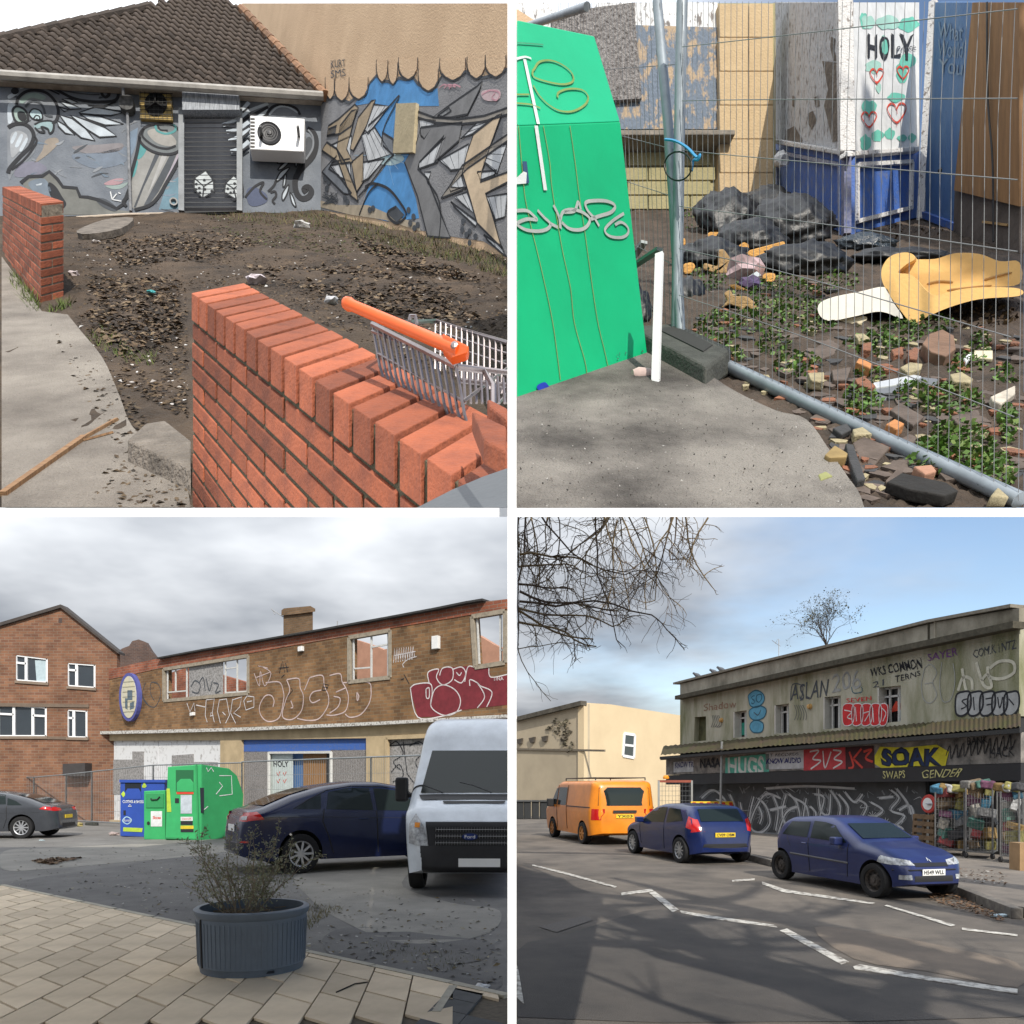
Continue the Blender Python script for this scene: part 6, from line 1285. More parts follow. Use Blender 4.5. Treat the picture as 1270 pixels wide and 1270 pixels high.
sd_=[PG_.hit(250,1043),PG_.hit(250,948)]; a0=GND.hit(250,1043); bq=MB(); 
side=[(250.3,1043),(268,1041),(300,1035),(302,985),(294,962),(284,953),(250.3,948)]
A_=PG_.hit(250.3,1043); PSd=Pl(A_,V((2.4,-1.45,0))); bq.prism(PSd.pts(side),-PSd.n*.4); sdp=bq.build('side_panel',G3,t,bevel=.02)
b=MB(); b.prism(PG_.pts([(218,955),(240,955),(240,982),(218,982)],.008),-PG_.n*.006); b.build('chute_opening',M('chute_green_dark',(.01,.11,.04),.6,0),t); b=MB(); b.prism(PG_.pts([(219,971),(224,966),(236,966),(240,971),(240,982),(219,982)],.03),-PG_.n*.02); b.build('chute_flap',G2,t,bevel=.01)
for q_ in (((243.5,948),(246.5,1042)),((206,1039),(250,1041))): q=MB(); q.bar(PG_.hit(*q_[0],.02),PG_.hit(*q_[1],.02),.06,.04); q.build('edge_strip',G3,t)
m=Paint(PG_,bd,'bank_label',.012)
for ps,c in (([(224,986),(238,986),(238,1009),(224,1009)],PLG),([(219,981.5),(240,981.5),(240,985),(219,985)],RED),([(224,1013),(239,1013),(239,1018),(224,1018)],PW),([(224,1018.5),(239,1018.5),(239,1023),(224,1023)],PK),([(224,1024),(240,1024),(240,1028),(224,1028)],paint_mat('yellow',(.72,.55,.03))),([(224,1028.5),(240,1028.5),(240,1032),(224,1032)],PK),([(206.5,978),(210.5,978),(212.5,1007),(207,1007)],YG),([(248,977),(253,977),(253,1008),(249,1008)],DKO),([(217,990),(222,990),(222,996),(217,996)],PK)): m.fill(ps,c,1)
m.text('DANGER',[(226,1017),(237.5,1017),(237.5,1014.2),(226,1014.2)],RED,2); m.done()
m=Paint(PSd,sdp,'spray_tag',.012)
for ps in ([(256,952),(258,957),(262,952),(265,957)],[(272,962),(287,962),(288,985),(272,987)],[(268,985),(276,975),(272,970)],[(252,1005),(258,1000)]): m.line(ps,1,PW,2,False)
m.done()
# litter by the fence foot
crumple('litter_heap',GND.hit(95,1025),.22,(.42,.35,.14),'small heap of yellow litter by the fence left of the banks','litter',rng,.5); crumple('carrier_bag',GND.hit(141,1036),.16,(.45,.36,.33),'pinkish bag on the asphalt left of the blue bank','bag',rng,.5); crumple('litter_scrap',GND.hit(52,1043),.07,(.5,.6,.62),'pale scrap on the asphalt right of the grey car','scrap',rng,.4)
crumple('paper_scrap',GND.hit(597,1226),.06,(.78,.78,.78),'white crumpled paper on the asphalt below the white van','paper',rng,.45)
MB_=MB(); MB_.tube([gh(417,1238,.045),gh(440,1228,.05),gh(456,1225,.045)],.006,5); tag(MB_.build('twig',M('dark_twig',(.03,.025,.02),.9,0)),'thin dark twig lying on the buff paving','twig')
scatter('forecourt_debris','leaves, grit and scraps scattered over the forecourt','debris',Pl((0,0,.006),(0,0,1)),[(12,1045),(265,1050),(370,1090),(620,1120),(622,1225),(380,1178),(240,1145),(12,1095)],900,.03,[(.40,.38,.35),(.06,.05,.04),(.16,.12,.06),(.3,.27,.2)],71,.004,'leaf')
scatter('dead_leaves','drift of dead leaves on the pale asphalt','leaf litter',Pl((0,0,.008),(0,0,1)),[(38,1068),(70,1064),(102,1064),(60,1073)],260,.06,[(.14,.08,.045),(.10,.06,.035),(.2,.13,.07)],72,.02)
scatter('dry_grass','dry yellow grass growing at the kerb beside the planter','grass',GND,[(378,1120),(430,1128),(400,1140),(382,1155)],420,.06,[(.22,.18,.08),(.14,.13,.05)],73,0,'blade')
scatter('kerb_weeds','dry weeds along cracks in front of the white van','grass',GND,[(440,1165),(560,1180),(600,1190),(560,1205),(470,1185)],380,.035,[(.20,.17,.08),(.10,.11,.04)],74,0,'blade')
# ------------------------------------------------------------------- planter
PLN=M('slate_grey_planter',(.115,.145,.185),.5,.1,6,.1,60); pc=GND.hit(313,1219); pc=V(((313-CX)/F*(pc.y+.40),pc.y+.40,.04)); s_=pc.y/1000
Rr=.455; Hh=.53
t=thing('planter','round slate-grey ribbed plastic planter on the buff paving','planter',pc)
b=MB(); b.lathe([(Rr*.93,0),(Rr*.95,.05),(Rr*.97,.06),(Rr*1.0,Hh-.07),(Rr*1.04,Hh-.05),(Rr*1.05,Hh-.01),(Rr*1.02,Hh),(Rr*.94,Hh),(Rr*.93,Hh-.16)],56,pc); b.build('tub',PLN,t,smooth=True)
for k in range(64):
    a=2*math.pi*k/64; d=V((math.cos(a),math.sin(a),0)); 
    if d.y>.25: continue
    q=MB(); q.bar(pc+d*Rr*.965+UP*.075,pc+d*Rr*.995+UP*(Hh-.10),.016,.012,d); q.build('rib',PLN,t)
for a in (-2.35,): d=V((math.cos(a),math.sin(a),0)); q=MB(); q.bar(pc+d*Rr*.97+UP*.06,pc+d*Rr*1.0+UP*(Hh-.07),.012,.02,d); q.build('seam',DARKP,t)
d=V((math.cos(-1.05),math.sin(-1.05),0)); q=MB(); q.bar(pc+d*Rr*.945+UP*.03+V((-.07,.0,0)),pc+d*Rr*.945+UP*.035+V((.07,.05,0)),.035,.02,UP); q.build('drain_slot',DKO,t)
b=MB(); b.lathe([(0,Hh-.10),(Rr*.93,Hh-.13)],24,pc); b.build('soil',M('planter_soil',(.12,.085,.05),.95,.3,20,.8,60),t)
def shrub(base,h,spread,n,seed,label,name,leafcols,twigcol):
    r=random.Random(seed); root=thing(name,label,'shrub',base); tw=MB(); lf=MB(); ms=[M('shrub_leaf_%d'%i,c,.7,.2,20) for i,c in enumerate(leafcols)]; tw.use(M('shrub_twig',twigcol,.9,.2,20))
    for k in range(n):
        a=r.uniform(0,6.28); o=base+V((math.cos(a)*r.random()*.16,math.sin(a)*r.random()*.16,0)); d=V((math.cos(a)*spread*r.uniform(.2,1),math.sin(a)*spread*r.uniform(.2,1),r.uniform(.5,1))).normalized(); p=o; pts=[p]; L_=h*r.uniform(.45,1.1)
        for q in range(6):
            d=(d+V((r.gauss(0,.14),r.gauss(0,.14),r.gauss(.02,.1)))).normalized(); p=p+d*L_/6; pts.append(p)
            if q>0:
                for _ in range(3):
                    e=(d+V((r.gauss(0,.7),r.gauss(0,.7),r.gauss(.1,.5)))).normalized(); tip=p+e*r.uniform(.05,.16); tw.tube([p,(p+tip)/2+V((r.gauss(0,.006),0,r.gauss(0,.006))),tip],.0018,3,False)
                    for _ in range(8):
                        c=p.lerp(tip,r.uniform(.2,1.1))+V((r.gauss(0,.018),r.gauss(0,.018),r.gauss(0,.018))); sz=r.uniform(.008,.02); t1=V((r.gauss(0,1),r.gauss(0,1),r.gauss(0,1))).normalized(); t2=t1.cross(V((r.gauss(0,1),r.gauss(0,1),1))).normalized(); lf.use(r.choice(ms)); lf.add([c-t1*sz,c+t2*sz*.4,c+t1*sz,c-t2*sz*.4],[(0,1,2,3)])
        tw.tube(pts,[.006-.0007*i for i in range(len(pts))],4,False)
    tw.build('twigs',None,root,kind='stuff'); lf.build('foliage',None,root,kind='stuff')
shrub(pc+V((-.08,0,Hh-.1)),.78,.6,28,5,'scruffy half-dead grey-green shrub growing in the planter','shrub',[(.27,.28,.17),(.21,.225,.125),(.34,.33,.22)],(.26,.21,.15))
b=MB(); b.lathe([(0,0),(.025,.0),(.03,.02),(.03,.11),(.014,.14),(.012,.16),(0,.16)],10,pc+V((.20,-.16,Hh-.085)),(1,-.3,.15)); tag(b.build('plastic_bottle',M('red_drink_bottle',(.62,.12,.09),.3,.3,14,col2=(.6,.5,.45)),smooth=True),'red and clear plastic bottle lying in the planter','bottle')
scatter('planter_straw','dry straw and leaves on top of the planter soil','leaf litter',Pl((0,0,pc.z+Hh-.09),(0,0,1)),[(252,1137),(285,1112),(330,1110),(350,1125),(320,1138),(280,1142)],420,.03,[(.30,.21,.12),(.2,.14,.08),(.12,.12,.05)],75,.02,'twig')
# ------------------------------------------------------------------- cars
NAVY=paintm('navy_car_paint',(.008,.014,.055),.25)
TM=[(-2.42,.45),(-2.40,.70),(-2.36,.92),(-2.26,1.03),(-2.05,1.08),(-1.55,1.28),(-1.0,1.43),(-.45,1.50),(.05,1.50),(.45,1.44),(1.2,1.04),(1.65,.95),(2.05,.82),(2.24,.66),(2.30,.45)]
belt=[(-2.4,.97),(-1,.96),(1.2,.90),(2.3,.80)]
swm=[[(-1.52,1.06),(-1.08,1.05),(-1.05,1.30),(-1.32,1.18)],[(-.98,1.05),(-.12,1.02),(-.16,1.40),(-.55,1.40),(-.92,1.33)],[(-.04,1.02),(.92,.99),(.42,1.35),(.05,1.39),(-.08,1.39)]]
A=GND.hit(372,1083); B=A+V((2.62,1.50,0))
car=hatch('parked_car','dark navy blue hatchback parked between the clothing banks and white van',TM,1.85,belt,NAVY,2.85,.325,A,B,'R',swm,(1.12,.52,.66,.60),(-2.0,-1.18,.62,.56),'cars parked on the forecourt',sc=(1.06,1.08,1.12))
car.wheels(SILV,9)
for s_ in 'LR':
    car.line(s_,[(-.06,1.02),(-.04,.6),(-.02,.3)],.009); car.line(s_,[(-1.02,1.05),(-1.05,.85),(-.95,.62),(-.85,.32)],.009); car.line(s_,[(-2.3,.93),(-1,.92),(1.1,.86)],.003)
    car.line(s_,[(-.40,.88),(-.22,.88)],.014,NAVY,'door_handle'); car.line(s_,[(.56,.86),(.74,.86)],.014,NAVY,'door_handle'); car.line(s_,[(-1.55,1.06),(-1.3,1.2),(-.95,1.36),(-.5,1.43),(.1,1.42),(.45,1.37),(.95,1.0)],.008,DARKP,'window_trim')
    car.patch('tail_light',LRED,s_,[(-2.36,.86),(-2.05,.90),(-2.15,1.02),(-2.33,1.0)],cuts=4)
    car.patch('reflector',LRED,s_,[(-2.40,.52),(-2.28,.52),(-2.28,.55),(-2.40,.55)])
for y0 in (-1,1): car.patch('tail_light',LRED,'B',[(y0*.80,.86),(y0*.50,.86),(y0*.50,.96),(y0*.78,1.0)],cuts=4); car.patch('tail_light_lens',LCLR,'B',[(y0*.78,.89),(y0*.60,.89),(y0*.60,.94),(y0*.77,.95)],off=.012,cuts=3)
car.patch('bumper_trim',DARKP,'B',[(-.7,.36),(.7,.36),(.7,.50),(-.7,.50)],cuts=4); car.plate('B',0,.74,.5,.11,PWHT); car.mirror(.80,.98,NAVY)
# grey saloon at the left edge
GREY=paintm('grey_car_paint',(.05,.055,.065),.25)
A=GND.hit(28,1040); B=A+V((-2.84,-.25,0))
c2=hatch('parked_car','dark grey saloon car at the left edge, tail towards the banks',[(x,z*.96) for x,z in TM],1.85,belt,GREY,2.85,.34,A,B,'L',[[(-1.45,1.02),(-1.02,1.02),(-1.0,1.24),(-1.25,1.15)]]+swm[1:],(1.12,.52,.66,.60),(-1.95,-1.18,.62,.56),'cars parked on the forecourt')
c2.wheels(SILV,10)
for s_ in 'LR': c2.patch('tail_light',LRED,s_,[(-2.36,.84),(-1.95,.90),(-2.05,.98),(-2.33,.96)],cuts=4); c2.line(s_,[(-1.0,1.0),(-1.0,.6),(-.9,.32)],.009); c2.line(s_,[(-2.3,.80),(-1,.78),(1.1,.76)],.003)
for y0 in (-1,1): c2.patch('tail_light',LRED,'B',[(y0*.80,.84),(y0*.40,.84),(y0*.40,.93),(y0*.78,.96)],cuts=4)
c2.plate('B',0,.66,.5,.11,PYEL); c2.patch('bumper_trim',DARKP,'B',[(-.7,.34),(.7,.34),(.7,.46),(-.7,.46)],cuts=4)
# white van, cut off by the edge of the plot
WV=paintm('white_van_paint',(.74,.79,.84),.35)
TV=[(-2.6,.45),(-2.58,2.5),(-2.5,2.68),(-2.3,2.74),(.45,2.74),(.75,2.66),(1.0,2.46),(1.18,2.18),(1.86,1.42),(2.2,1.26),(2.42,1.04),(2.52,.70),(2.55,.40)]
fz=11.6
A=V((-1.62,fz+2.55,0)); loc=V((-.50,fz+2.55,0)); rz=R(-92)
v=Car('white_van','white high-roof panel van facing the viewer, cut by the right edge','van',TV,2.06,[(-2.6,1.25),(2.5,1.2)],WV,.35,3.0,1.85,.10,.16,.5,.30,loc=(loc.x,loc.y,0),rz=rz,cut=-.065)
v.wheels(SILV,6)
v.patch('windscreen',CGL,'T',[(1.80,-.84),(1.20,-.74),(1.20,.74),(1.80,.84)],cuts=6)
v.patch('wiper_panel',DARKP,'T',[(1.94,-.80),(1.82,-.86),(1.82,.86),(1.94,.80)],cuts=5)
for y0 in (-.5,.25): v.line('T',[(1.80,y0),(1.70,y0-.30),(1.66,y0-.5)],.012,DARKP,'wiper')
v.patch('bonnet_vent',DARKP,'T',[(2.06,-.45),(1.99,-.48),(1.99,.48),(2.06,.45)],off=.01,cuts=4)
v.patch('lower_bumper',DARKP,'F',[(-1.0,.34),(1.0,.34),(1.0,.74),(-1.0,.74)],off=.03,cuts=6)
v.patch('grille_panel',DARKP,'F',[(-.62,.73),(.62,.73),(.68,1.08),(-.68,1.08)],off=.012,cuts=5)
GRL=M('grille_mesh_grey',(.20,.20,.20),.5,0,metal=.5)
for zc in (.97,.875,.78):
    g_=v.patch('grille_slot',M('grille_black',(.01,.01,.01),.6,0),'F',[(-.52,zc-.03),(.52,zc-.03),(.54,zc+.03),(-.54,zc+.03)],off=.018,cuts=4)
    for k in range(27): yy=-.52+k*.04; q=MB(); q.bar(v.surf('F',yy,zc-.03,.022),v.surf('F',yy,zc+.03,.022),.006,.006); o=q.build('grille_bar',GRL,v.root,local=True); v.parts.append(o)
    q=MB(); q.tube([v.surf('F',-.52+k*.104,zc,.024) for k in range(11)],.005,4); o=q.build('grille_bar',GRL,v.root,local=True); v.parts.append(o)
q=MB(); q.lathe([(0,.02),(.9,.016),(1,0)],24,(0,0,0),(1,0,0)); P0=v.surf('F',-.02,.87,.03); q.v=[P0+V((p.x,p.y*.115,p.z*.05)) for p in q.v]; q.use(M('badge_blue',(.01,.03,.16),.3,0)); bdg=q.build('badge',None,v.root,local=True); v.parts.append(bdg)
q=MB(); q.lathe([(1.0,.0),(1.06,.02),(1.12,.0)],24,(0,0,0),(1,0,0)); q.v=[P0+V((p.x,p.y*.115,p.z*.05)) for p in q.v]; o=q.build('badge_rim',CHR,v.root,local=True); v.parts.append(o)
vs_,fs_=text_mesh('Ford'); q=MB(); q.add([P0+V((.023,(x-.5)*.15,(y-.5)*.05)) for x,y in vs_],fs_); o=q.build('badge_lettering',PWHT,v.root,local=True); v.parts.append(o)
for k in (-1,1): v.patch('headlight',LCLR,'F',[(k*.62,.72),(k*.94,.76),(k*.93,1.05),(k*.84,1.20),(k*.70,1.02)],off=.014,cuts=5); v.patch('indicator',LAMB,'F',[(k*.76,1.0),(k*.84,1.0),(k*.84,1.07),(k*.76,1.07)],off=.02,cuts=2)
v.plate('F',.12,.50,.60,.12,PWHT,off=.035)
for k in (-1,1):
    q=MB(); q.box((1.62,k*1.16,1.55),(.14,.20,.38)); q.box((1.62,k*1.02,1.46),(.08,.16,.08)); o=q.build('mirror',DARKP,v.root,local=True,bevel=.04); v.parts.append(o)
v.finish()
# =================================================================== lower right: street with parked vehicles
rng=random.Random(47); XC[:]=[640.7,1e9,1e9]
ROADM=M('street_asphalt',(.165,.142,.118),.9,.25,.7,.6,110,col2=(.075,.067,.06),thr=(.34,.62),detail=12)
mb=MB(); mb.add([(-.03,2,0),(400,2,0),(400,400,0),(-.03,400,0)],[(0,1,2,3)]); struct(mb.build('road',ROADM))
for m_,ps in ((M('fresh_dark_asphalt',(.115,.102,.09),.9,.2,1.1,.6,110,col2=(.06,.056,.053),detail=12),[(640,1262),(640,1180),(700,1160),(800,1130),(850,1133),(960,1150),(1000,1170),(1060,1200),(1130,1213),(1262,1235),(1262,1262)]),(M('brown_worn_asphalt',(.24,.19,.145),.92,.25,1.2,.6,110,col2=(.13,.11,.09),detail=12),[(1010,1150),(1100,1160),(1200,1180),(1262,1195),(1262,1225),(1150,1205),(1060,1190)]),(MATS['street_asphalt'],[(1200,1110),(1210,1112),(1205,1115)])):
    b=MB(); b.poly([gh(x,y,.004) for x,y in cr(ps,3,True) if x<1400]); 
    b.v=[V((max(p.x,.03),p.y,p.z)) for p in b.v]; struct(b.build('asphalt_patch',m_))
RW=M('worn_road_paint',(.55,.53,.48),.88,.1,9,.4,60,col2=(.18,.16,.14),thr=(.40,.54),detail=12)
for i,ps in enumerate(([(770,1108),(808,1103),(811,1106),(771,1111)],[(805,1108),(812,1106),(842,1129),(834,1132)],[(843,1130),(880,1136),(960,1148),(964,1151),(880,1140),(845,1133)],[(967,1155),(976,1152.5),(1053,1194),(1043,1197)],[(1058,1200),(1066,1197),(1150,1212),(1262,1228),(1262,1234),(1150,1217),(1060,1203)],[(660,1072.5),(700,1082),(765,1100),(762,1101.5),(698,1084),(660,1074)],[(945,1094),(975,1104),(1085,1120.5),(1082,1122),(970,1107),(945,1097)],[(1097,1124),(1100,1123),(1185,1148),(1180,1150)],[(1193,1151.5),(1262,1160),(1262,1162),(1193,1154)],[(908,1092),(936,1090),(936,1092),(908,1094)],[(640,1196),(640,1238),(650,1247),(643,1205)])):
    b=MB(); b.prism([gh(x,y,.010) for x,y in ps],(0,0,-.004)); struct(b.build('road_marking',RW))
# manhole
b=MB(); b.poly([gh(x,y,.008) for x,y in ((668,1150),(725,1136),(735,1142),(690,1157))]); struct(b.build('manhole_cover',M('iron_cover',(.13,.115,.10),.7,.25,40,.5,90)))
# pavement with kerb
FBR=wall(GND,(843,1028.3),(1259,1069.8)); BAng=wang(FBR)
kl=[(800,1040),(900,1059),(960,1075),(1100,1092),(1180,1106),(1262,1140)]
PAVM=M('tarmac_pavement',(.22,.19,.16),.92,.2,1.6,.5,110,col2=(.13,.115,.10)); KST=M('stone_kerb',(.20,.18,.155),.9,.2,8,.4,60,col2=(.08,.072,.065))
b=MB(); b.prism([gh(x,y,.13) for x,y in [(800,1040),(900,1058),(960,1073),(1100,1090),(1180,1104),(1262,1137),(1500,1180)]]+[V((40,14,.13)),V((40,32,.13)),V((9,32,.13))],(0,0,-.12)); pvr=struct(b.build('pavement',PAVM))
for p0,p1 in zip(kl,kl[1:]):
    A=gh(*p0);B=gh(*p1); n=max(1,int((B-A).length/.9))
    for k in range(n): q=MB(); q.bar(A.lerp(B,k/n+.004)+UP*.067,A.lerp(B,(k+1)/n-.004)+UP*.067,.13,.134); q.build('kerb_stone',KST,pvr,bevel=.01)
scatter('gutter_leaves','dead leaves drifted along the gutter by the blue car','leaf litter',Pl((0,0,.012),(0,0,1)),[(1150,1108),(1180,1106),(1240,1135),(1250,1145),(1200,1130),(1155,1118)],420,.03,[(.16,.085,.045),(.10,.06,.035),(.22,.13,.07)],81,.03)
scatter('pavement_leaves','dead leaves and scraps on the pavement in front of the cages','leaf litter',Pl((0,0,.135),(0,0,1)),[(1170,1075),(1250,1082),(1250,1100),(1190,1092)],160,.03,[(.18,.10,.05),(.10,.06,.035),(.4,.38,.35)],82,.02)
b=MB(); b.box(gh(1243,1137,.02),(.3,.1,.02),.3); tag(b.build('card_scrap',M('pale_blue_card',(.5,.62,.68),.7,.05)),'pale blue card in the gutter at the right edge','card')
# ------------------------------------------------------------------- derelict rendered shop building
z5=Z(635,635,3.969); z6=Z(945,635,3.969); z7=Z(635,945,3.969); z8=Z(945,945,3.969)
MOSS=M('mossy_grey_render',(.43,.41,.325),.92,.2,.9,.35,50,col2=(.17,.175,.09),thr=(.34,.58),stretch=(1.6,1.6,.4),detail=10)
MOSP=M('grey_parapet_render',(.40,.37,.30),.92,.2,1.2,.35,50,col2=(.13,.115,.085),thr=(.33,.66),stretch=(1,1,.6))
pb=thing('shop_building','long mossy rendered building with graffiti, tiled canopy and plant growing on its parapet','building',FBR.hit(1000,1043))
wn=[z5([(900,1010),(955,1005),(955,1125),(895,1130)]),z5([(1090,985),(1155,975),(1155,1105),(1090,1112)]),z6([(62,952),(133,942),(133,1085),(62,1093)]),z6([(303,912),(388,903),(388,1062),(303,1070)]),z6([(570,865),(684,853),(684,1030),(570,1042)])]
b=MB(); outw=[(843.5,868),(945,846),(1260,780),(1264,780),(1264,888),(945,915),(843.5,924)]
prism_holes(b,FBR.pts(outw),[FBR.pts(w_) for w_ in wn],-FBR.n*.35); uw=b.build('upper_wall',MOSS,pb)
b=MB(); b.prism(FBR.pts([(843.5,866),(945,844),(1155,799),(1264,776),(1264,754),(1165,771),(945,823),(843.5,848.5)],.06),-FBR.n*.4); b.build('parapet',MOSP,pb)
for o1,o2,h_,of in ((865,843.5,.16,.20),): pass
cor=[(842,865.5),(945,843.5),(1060,818),(1155,798),(1264,775)]
for p0,p1 in zip(cor,cor[1:]): q=MB(); q.bar(FBR.hit(*p0,.14),FBR.hit(*p1,.14),.34,.14); q.build('cornice',M('dark_wet_cornice',(.095,.085,.06),.9,.25,8,.3),pb)
cap=[(842,848),(945,822.5),(1060,795.5),(1160,771),(1264,752)]
for p0,p1 in zip(cap,cap[1:]): q=MB(); q.bar(FBR.hit(*p0,-.1),FBR.hit(*p1,-.1),.5,.07); q.build('coping',M('grey_coping',(.26,.235,.19),.9,.2,8),pb)
for xa,ya,yb_ in ((1160,771,798),(1152,773,800)): q=MB(); q.bar(FBR.hit(xa,ya,.07),FBR.hit(xa,yb_,.07),.05,.03); q.build('render_joint',MATS['dark_wet_cornice'] if xa==1152 else M('pale_render_joint',(.42,.38,.30),.9,.1),pb)
b=MB(); b.prism(FBR.pts([(843.5,923),(1264,888),(1264,1071),(843.5,1028)],-.06),-FBR.n*.3); b.build('ground_floor_wall',M('dark_ground_wall',(.035,.036,.037),.8,.2,2,.2),pb)  # near-black over the whole ground floor
DKW=M('empty_window_dark',(.012,.012,.014),.3,.1,3,spec=.6); WSL=M('broken_window_green',(.05,.07,.07),.2,.3,4)
b=MB(); b.prism(FBR.pts(z5([(900,1010),(955,1005),(955,1125),(895,1130)]),-.2),-FBR.n*.05); b.build('window_blank',M('mossy_blocking',(.12,.12,.055),.9,.3,3),pb)
for i,w_ in enumerate(wn[1:]):
    b=MB(); b.prism(FBR.pts(w_,-.25),-FBR.n*.02); wi=b.build('window',DKW,pb)
    (x0,y0),(x1,y1),(x2,y2),(x3,y3)=w_
    bars(FBR,[((x0+(x1-x0)*t,y0+(y1-y0)*t),(x3+(x2-x3)*t,y3+(y2-y3)*t)) for t in (.08,.55,.93)]+[((x0+(x1-x0)*.1,y0+(y3-y0)*k),(x1,y1+(y2-y1)*k)) for k in (.05,.28)],.05,WFR,wi,-.2)
    q=MB(); q.prism(FBR.pts([(x0-.3,y0),(x0+1.3,y0),(x0+1.3,y3),(x0-.3,y3)],.004),-FBR.n*.3); q.build('window_reveal',M('sunlit_reveal',(.55,.53,.48),.9,.1,4),pb)  # left jambs only: sunlight put into their pale colour
mw=Paint(FBR.off(-.24),pb,'window_paint',.02); mw.fill(z5([(1122,1040),(1150,1035),(1150,1095),(1122,1100)]),paint_mat('jade',(.04,.34,.25)),1); mw.fill(z6([(630,985),(660,930),(684,940),(684,975),(640,985)]),RED,1); mw.fill(z6([(608,945),(630,950),(628,1005),(608,1030)]),PR,1); mw.done()
for x,y in (z5([(1033,1025)])[0],z6([(238,958)])[0]): b=MB(); b.lathe([(0,.10),(.06,.08),(.085,.0),(.0,.0)],12,FBR.hit(x,y),FBR.n); b.build('wall_lamp',M('orange_lamp_cover',(.62,.36,.12),.6,.15,10),pb,smooth=True)
# graffiti on the upper wall
m=Paint(FBR,uw,'graffiti',.008); SBL=paint_mat('sky_blue_throw',(.11,.36,.53)); GRL_=paint_mat('grey_throw',(.36,.37,.36)); PUR=paint_mat('purple',(.18,.06,.24)); BRNP=paint_mat('faded_rust',(.30,.17,.11)); PALE=paint_mat('pale_cream_line',(.60,.58,.50))
for ps in ([(1165,900),(1200,878),(1235,895),(1240,930),(1210,960),(1175,955),(1165,925)],[(1170,975),(1215,955),(1250,970),(1240,1010),(1200,1025),(1172,1010)],[(1175,1040),(1200,1025),(1235,1040),(1230,1080),(1190,1085),(1172,1065)]): m.fill(z5(ps),SBL,1,True); m.line(z5(ps),1.6,paint_mat('deep_teal_line',(.03,.13,.20)),2,True,True)
m.text('SO',z5([(1178,945),(1232,935),(1232,890),(1178,902)]),paint_mat('deep_teal_line',(.03,.13,.20)),3); m.line(z5([(1190,985),(1210,1000),(1225,975)]),1.2,PDG,3)
m.text('Shadow',z5([(945,978),(1105,965),(1105,925),(945,945)]),BRNP,2)
for k in range(5): m.line(z5([(985+k*8,1000),(990+k*10,1030+k*4),(980+k*9,1060)]),.9,PDG,2)
m.text('ASLAN',z6([(140,930),(320,905),(330,820),(145,850)]),PDG,2); m.line(z6([(140,930),(150,850),(200,860),(190,930)]),1.3,PDG,3)
m.text('206',z6([(345,885),(490,870),(480,780),(345,800)]),GRL_,2); m.line(z6([(440,860),(450,890),(490,885),(490,860)]),1,paint_mat('deep_teal_line',(.03,.13,.20)),3)
for k in range(5): m.line(z6([(160+k*10,950),(170+k*12,990),(160+k*14,1025)]),.8,PDG,2)
m.text('WKS COMMON',z6([(535,810),(790,770),(780,720),(530,770)]),PK,2,.01); m.text('TERNS',z6([(655,840),(780,805),(778,780),(655,808)]),PK,2); m.text('21',z6([(545,865),(600,855),(600,825),(545,835)]),PDG,2)
m.text('SAYER',z6([(815,735),(965,705),(960,665),(815,700)]),PUR,2); m.text('COM.K i NTZ',z6([(1040,720),(1250,670),(1248,625),(1040,680)]),PDG,2)
m.line(z6([(800,770),(830,750),(860,790),(840,840),(860,900),(830,940),(795,920),(785,850),(800,770)]),1,GRL_,2); m.line(z6([(840,840),(800,845)]),1,GRL_,2,False); m.line(z6([(885,740),(875,850),(890,930),(930,920),(950,830),(940,745)]),1,GRL_,2)
CRL=paint_mat('cream_block_line',(.60,.58,.47))
for ps in ([(985,770),(1000,860),(1010,885)],[(965,880),(990,815),(1030,825),(1035,875)],[(1055,740),(1090,850),(1130,860),(1110,800),(1080,830)],[(1110,760),(1120,810),(1180,820),(1240,790),(1235,740),(1170,735),(1120,770)]): m.line(z6(ps),4,CRL,2)
RDT=paint_mat('throw_red',(.62,.025,.03)); 
for cx_,w_ in ((425,62),(470,58),(515,60),(560,60),(598,46)):
    ps=[(cx_-w_*.45,960),(cx_,942),(cx_+w_*.45,958),(cx_+w_*.4,1030),(cx_,1052),(cx_-w_*.42,1040)]; m.fill(z6(ps),RDT,2,True); m.line(z6(ps),1.2,WHT,3,True,True)
for ps in ([(405,975),(440,985),(420,1010),(445,1020)],[(460,960),(465,1030)],[(500,990),(530,985),(505,1030)],[(545,965),(550,1035)],[(590,965),(610,990),(595,1030)]): m.line(z6(ps),1.3,WHT,4)
m.text('SEVEN',z6([(415,940),(540,925),(538,905),(415,918)]),RDT,2)
SLV=paint_mat('throw_silver',(.42,.43,.43))
for cx_ in (990,1050,1110,1170,1228):
    ps=[(cx_-34,905),(cx_,885),(cx_+34,890),(cx_+36,960),(cx_+5,1000),(cx_-34,992)]; m.fill(z6(ps),SLV,2,True); m.line(z6(ps),2.6,PK,3,True,True)
for ps in ([(1010,920),(985,930),(1005,955),(980,970)],[(1040,910),(1045,975)],[(1100,920),(1130,915)],[(1105,950),(1130,945)],[(1160,910),(1170,965),(1185,910)],[(1215,920),(1240,950)]): m.line(z6(ps),1.7,PK,4)
m.done()
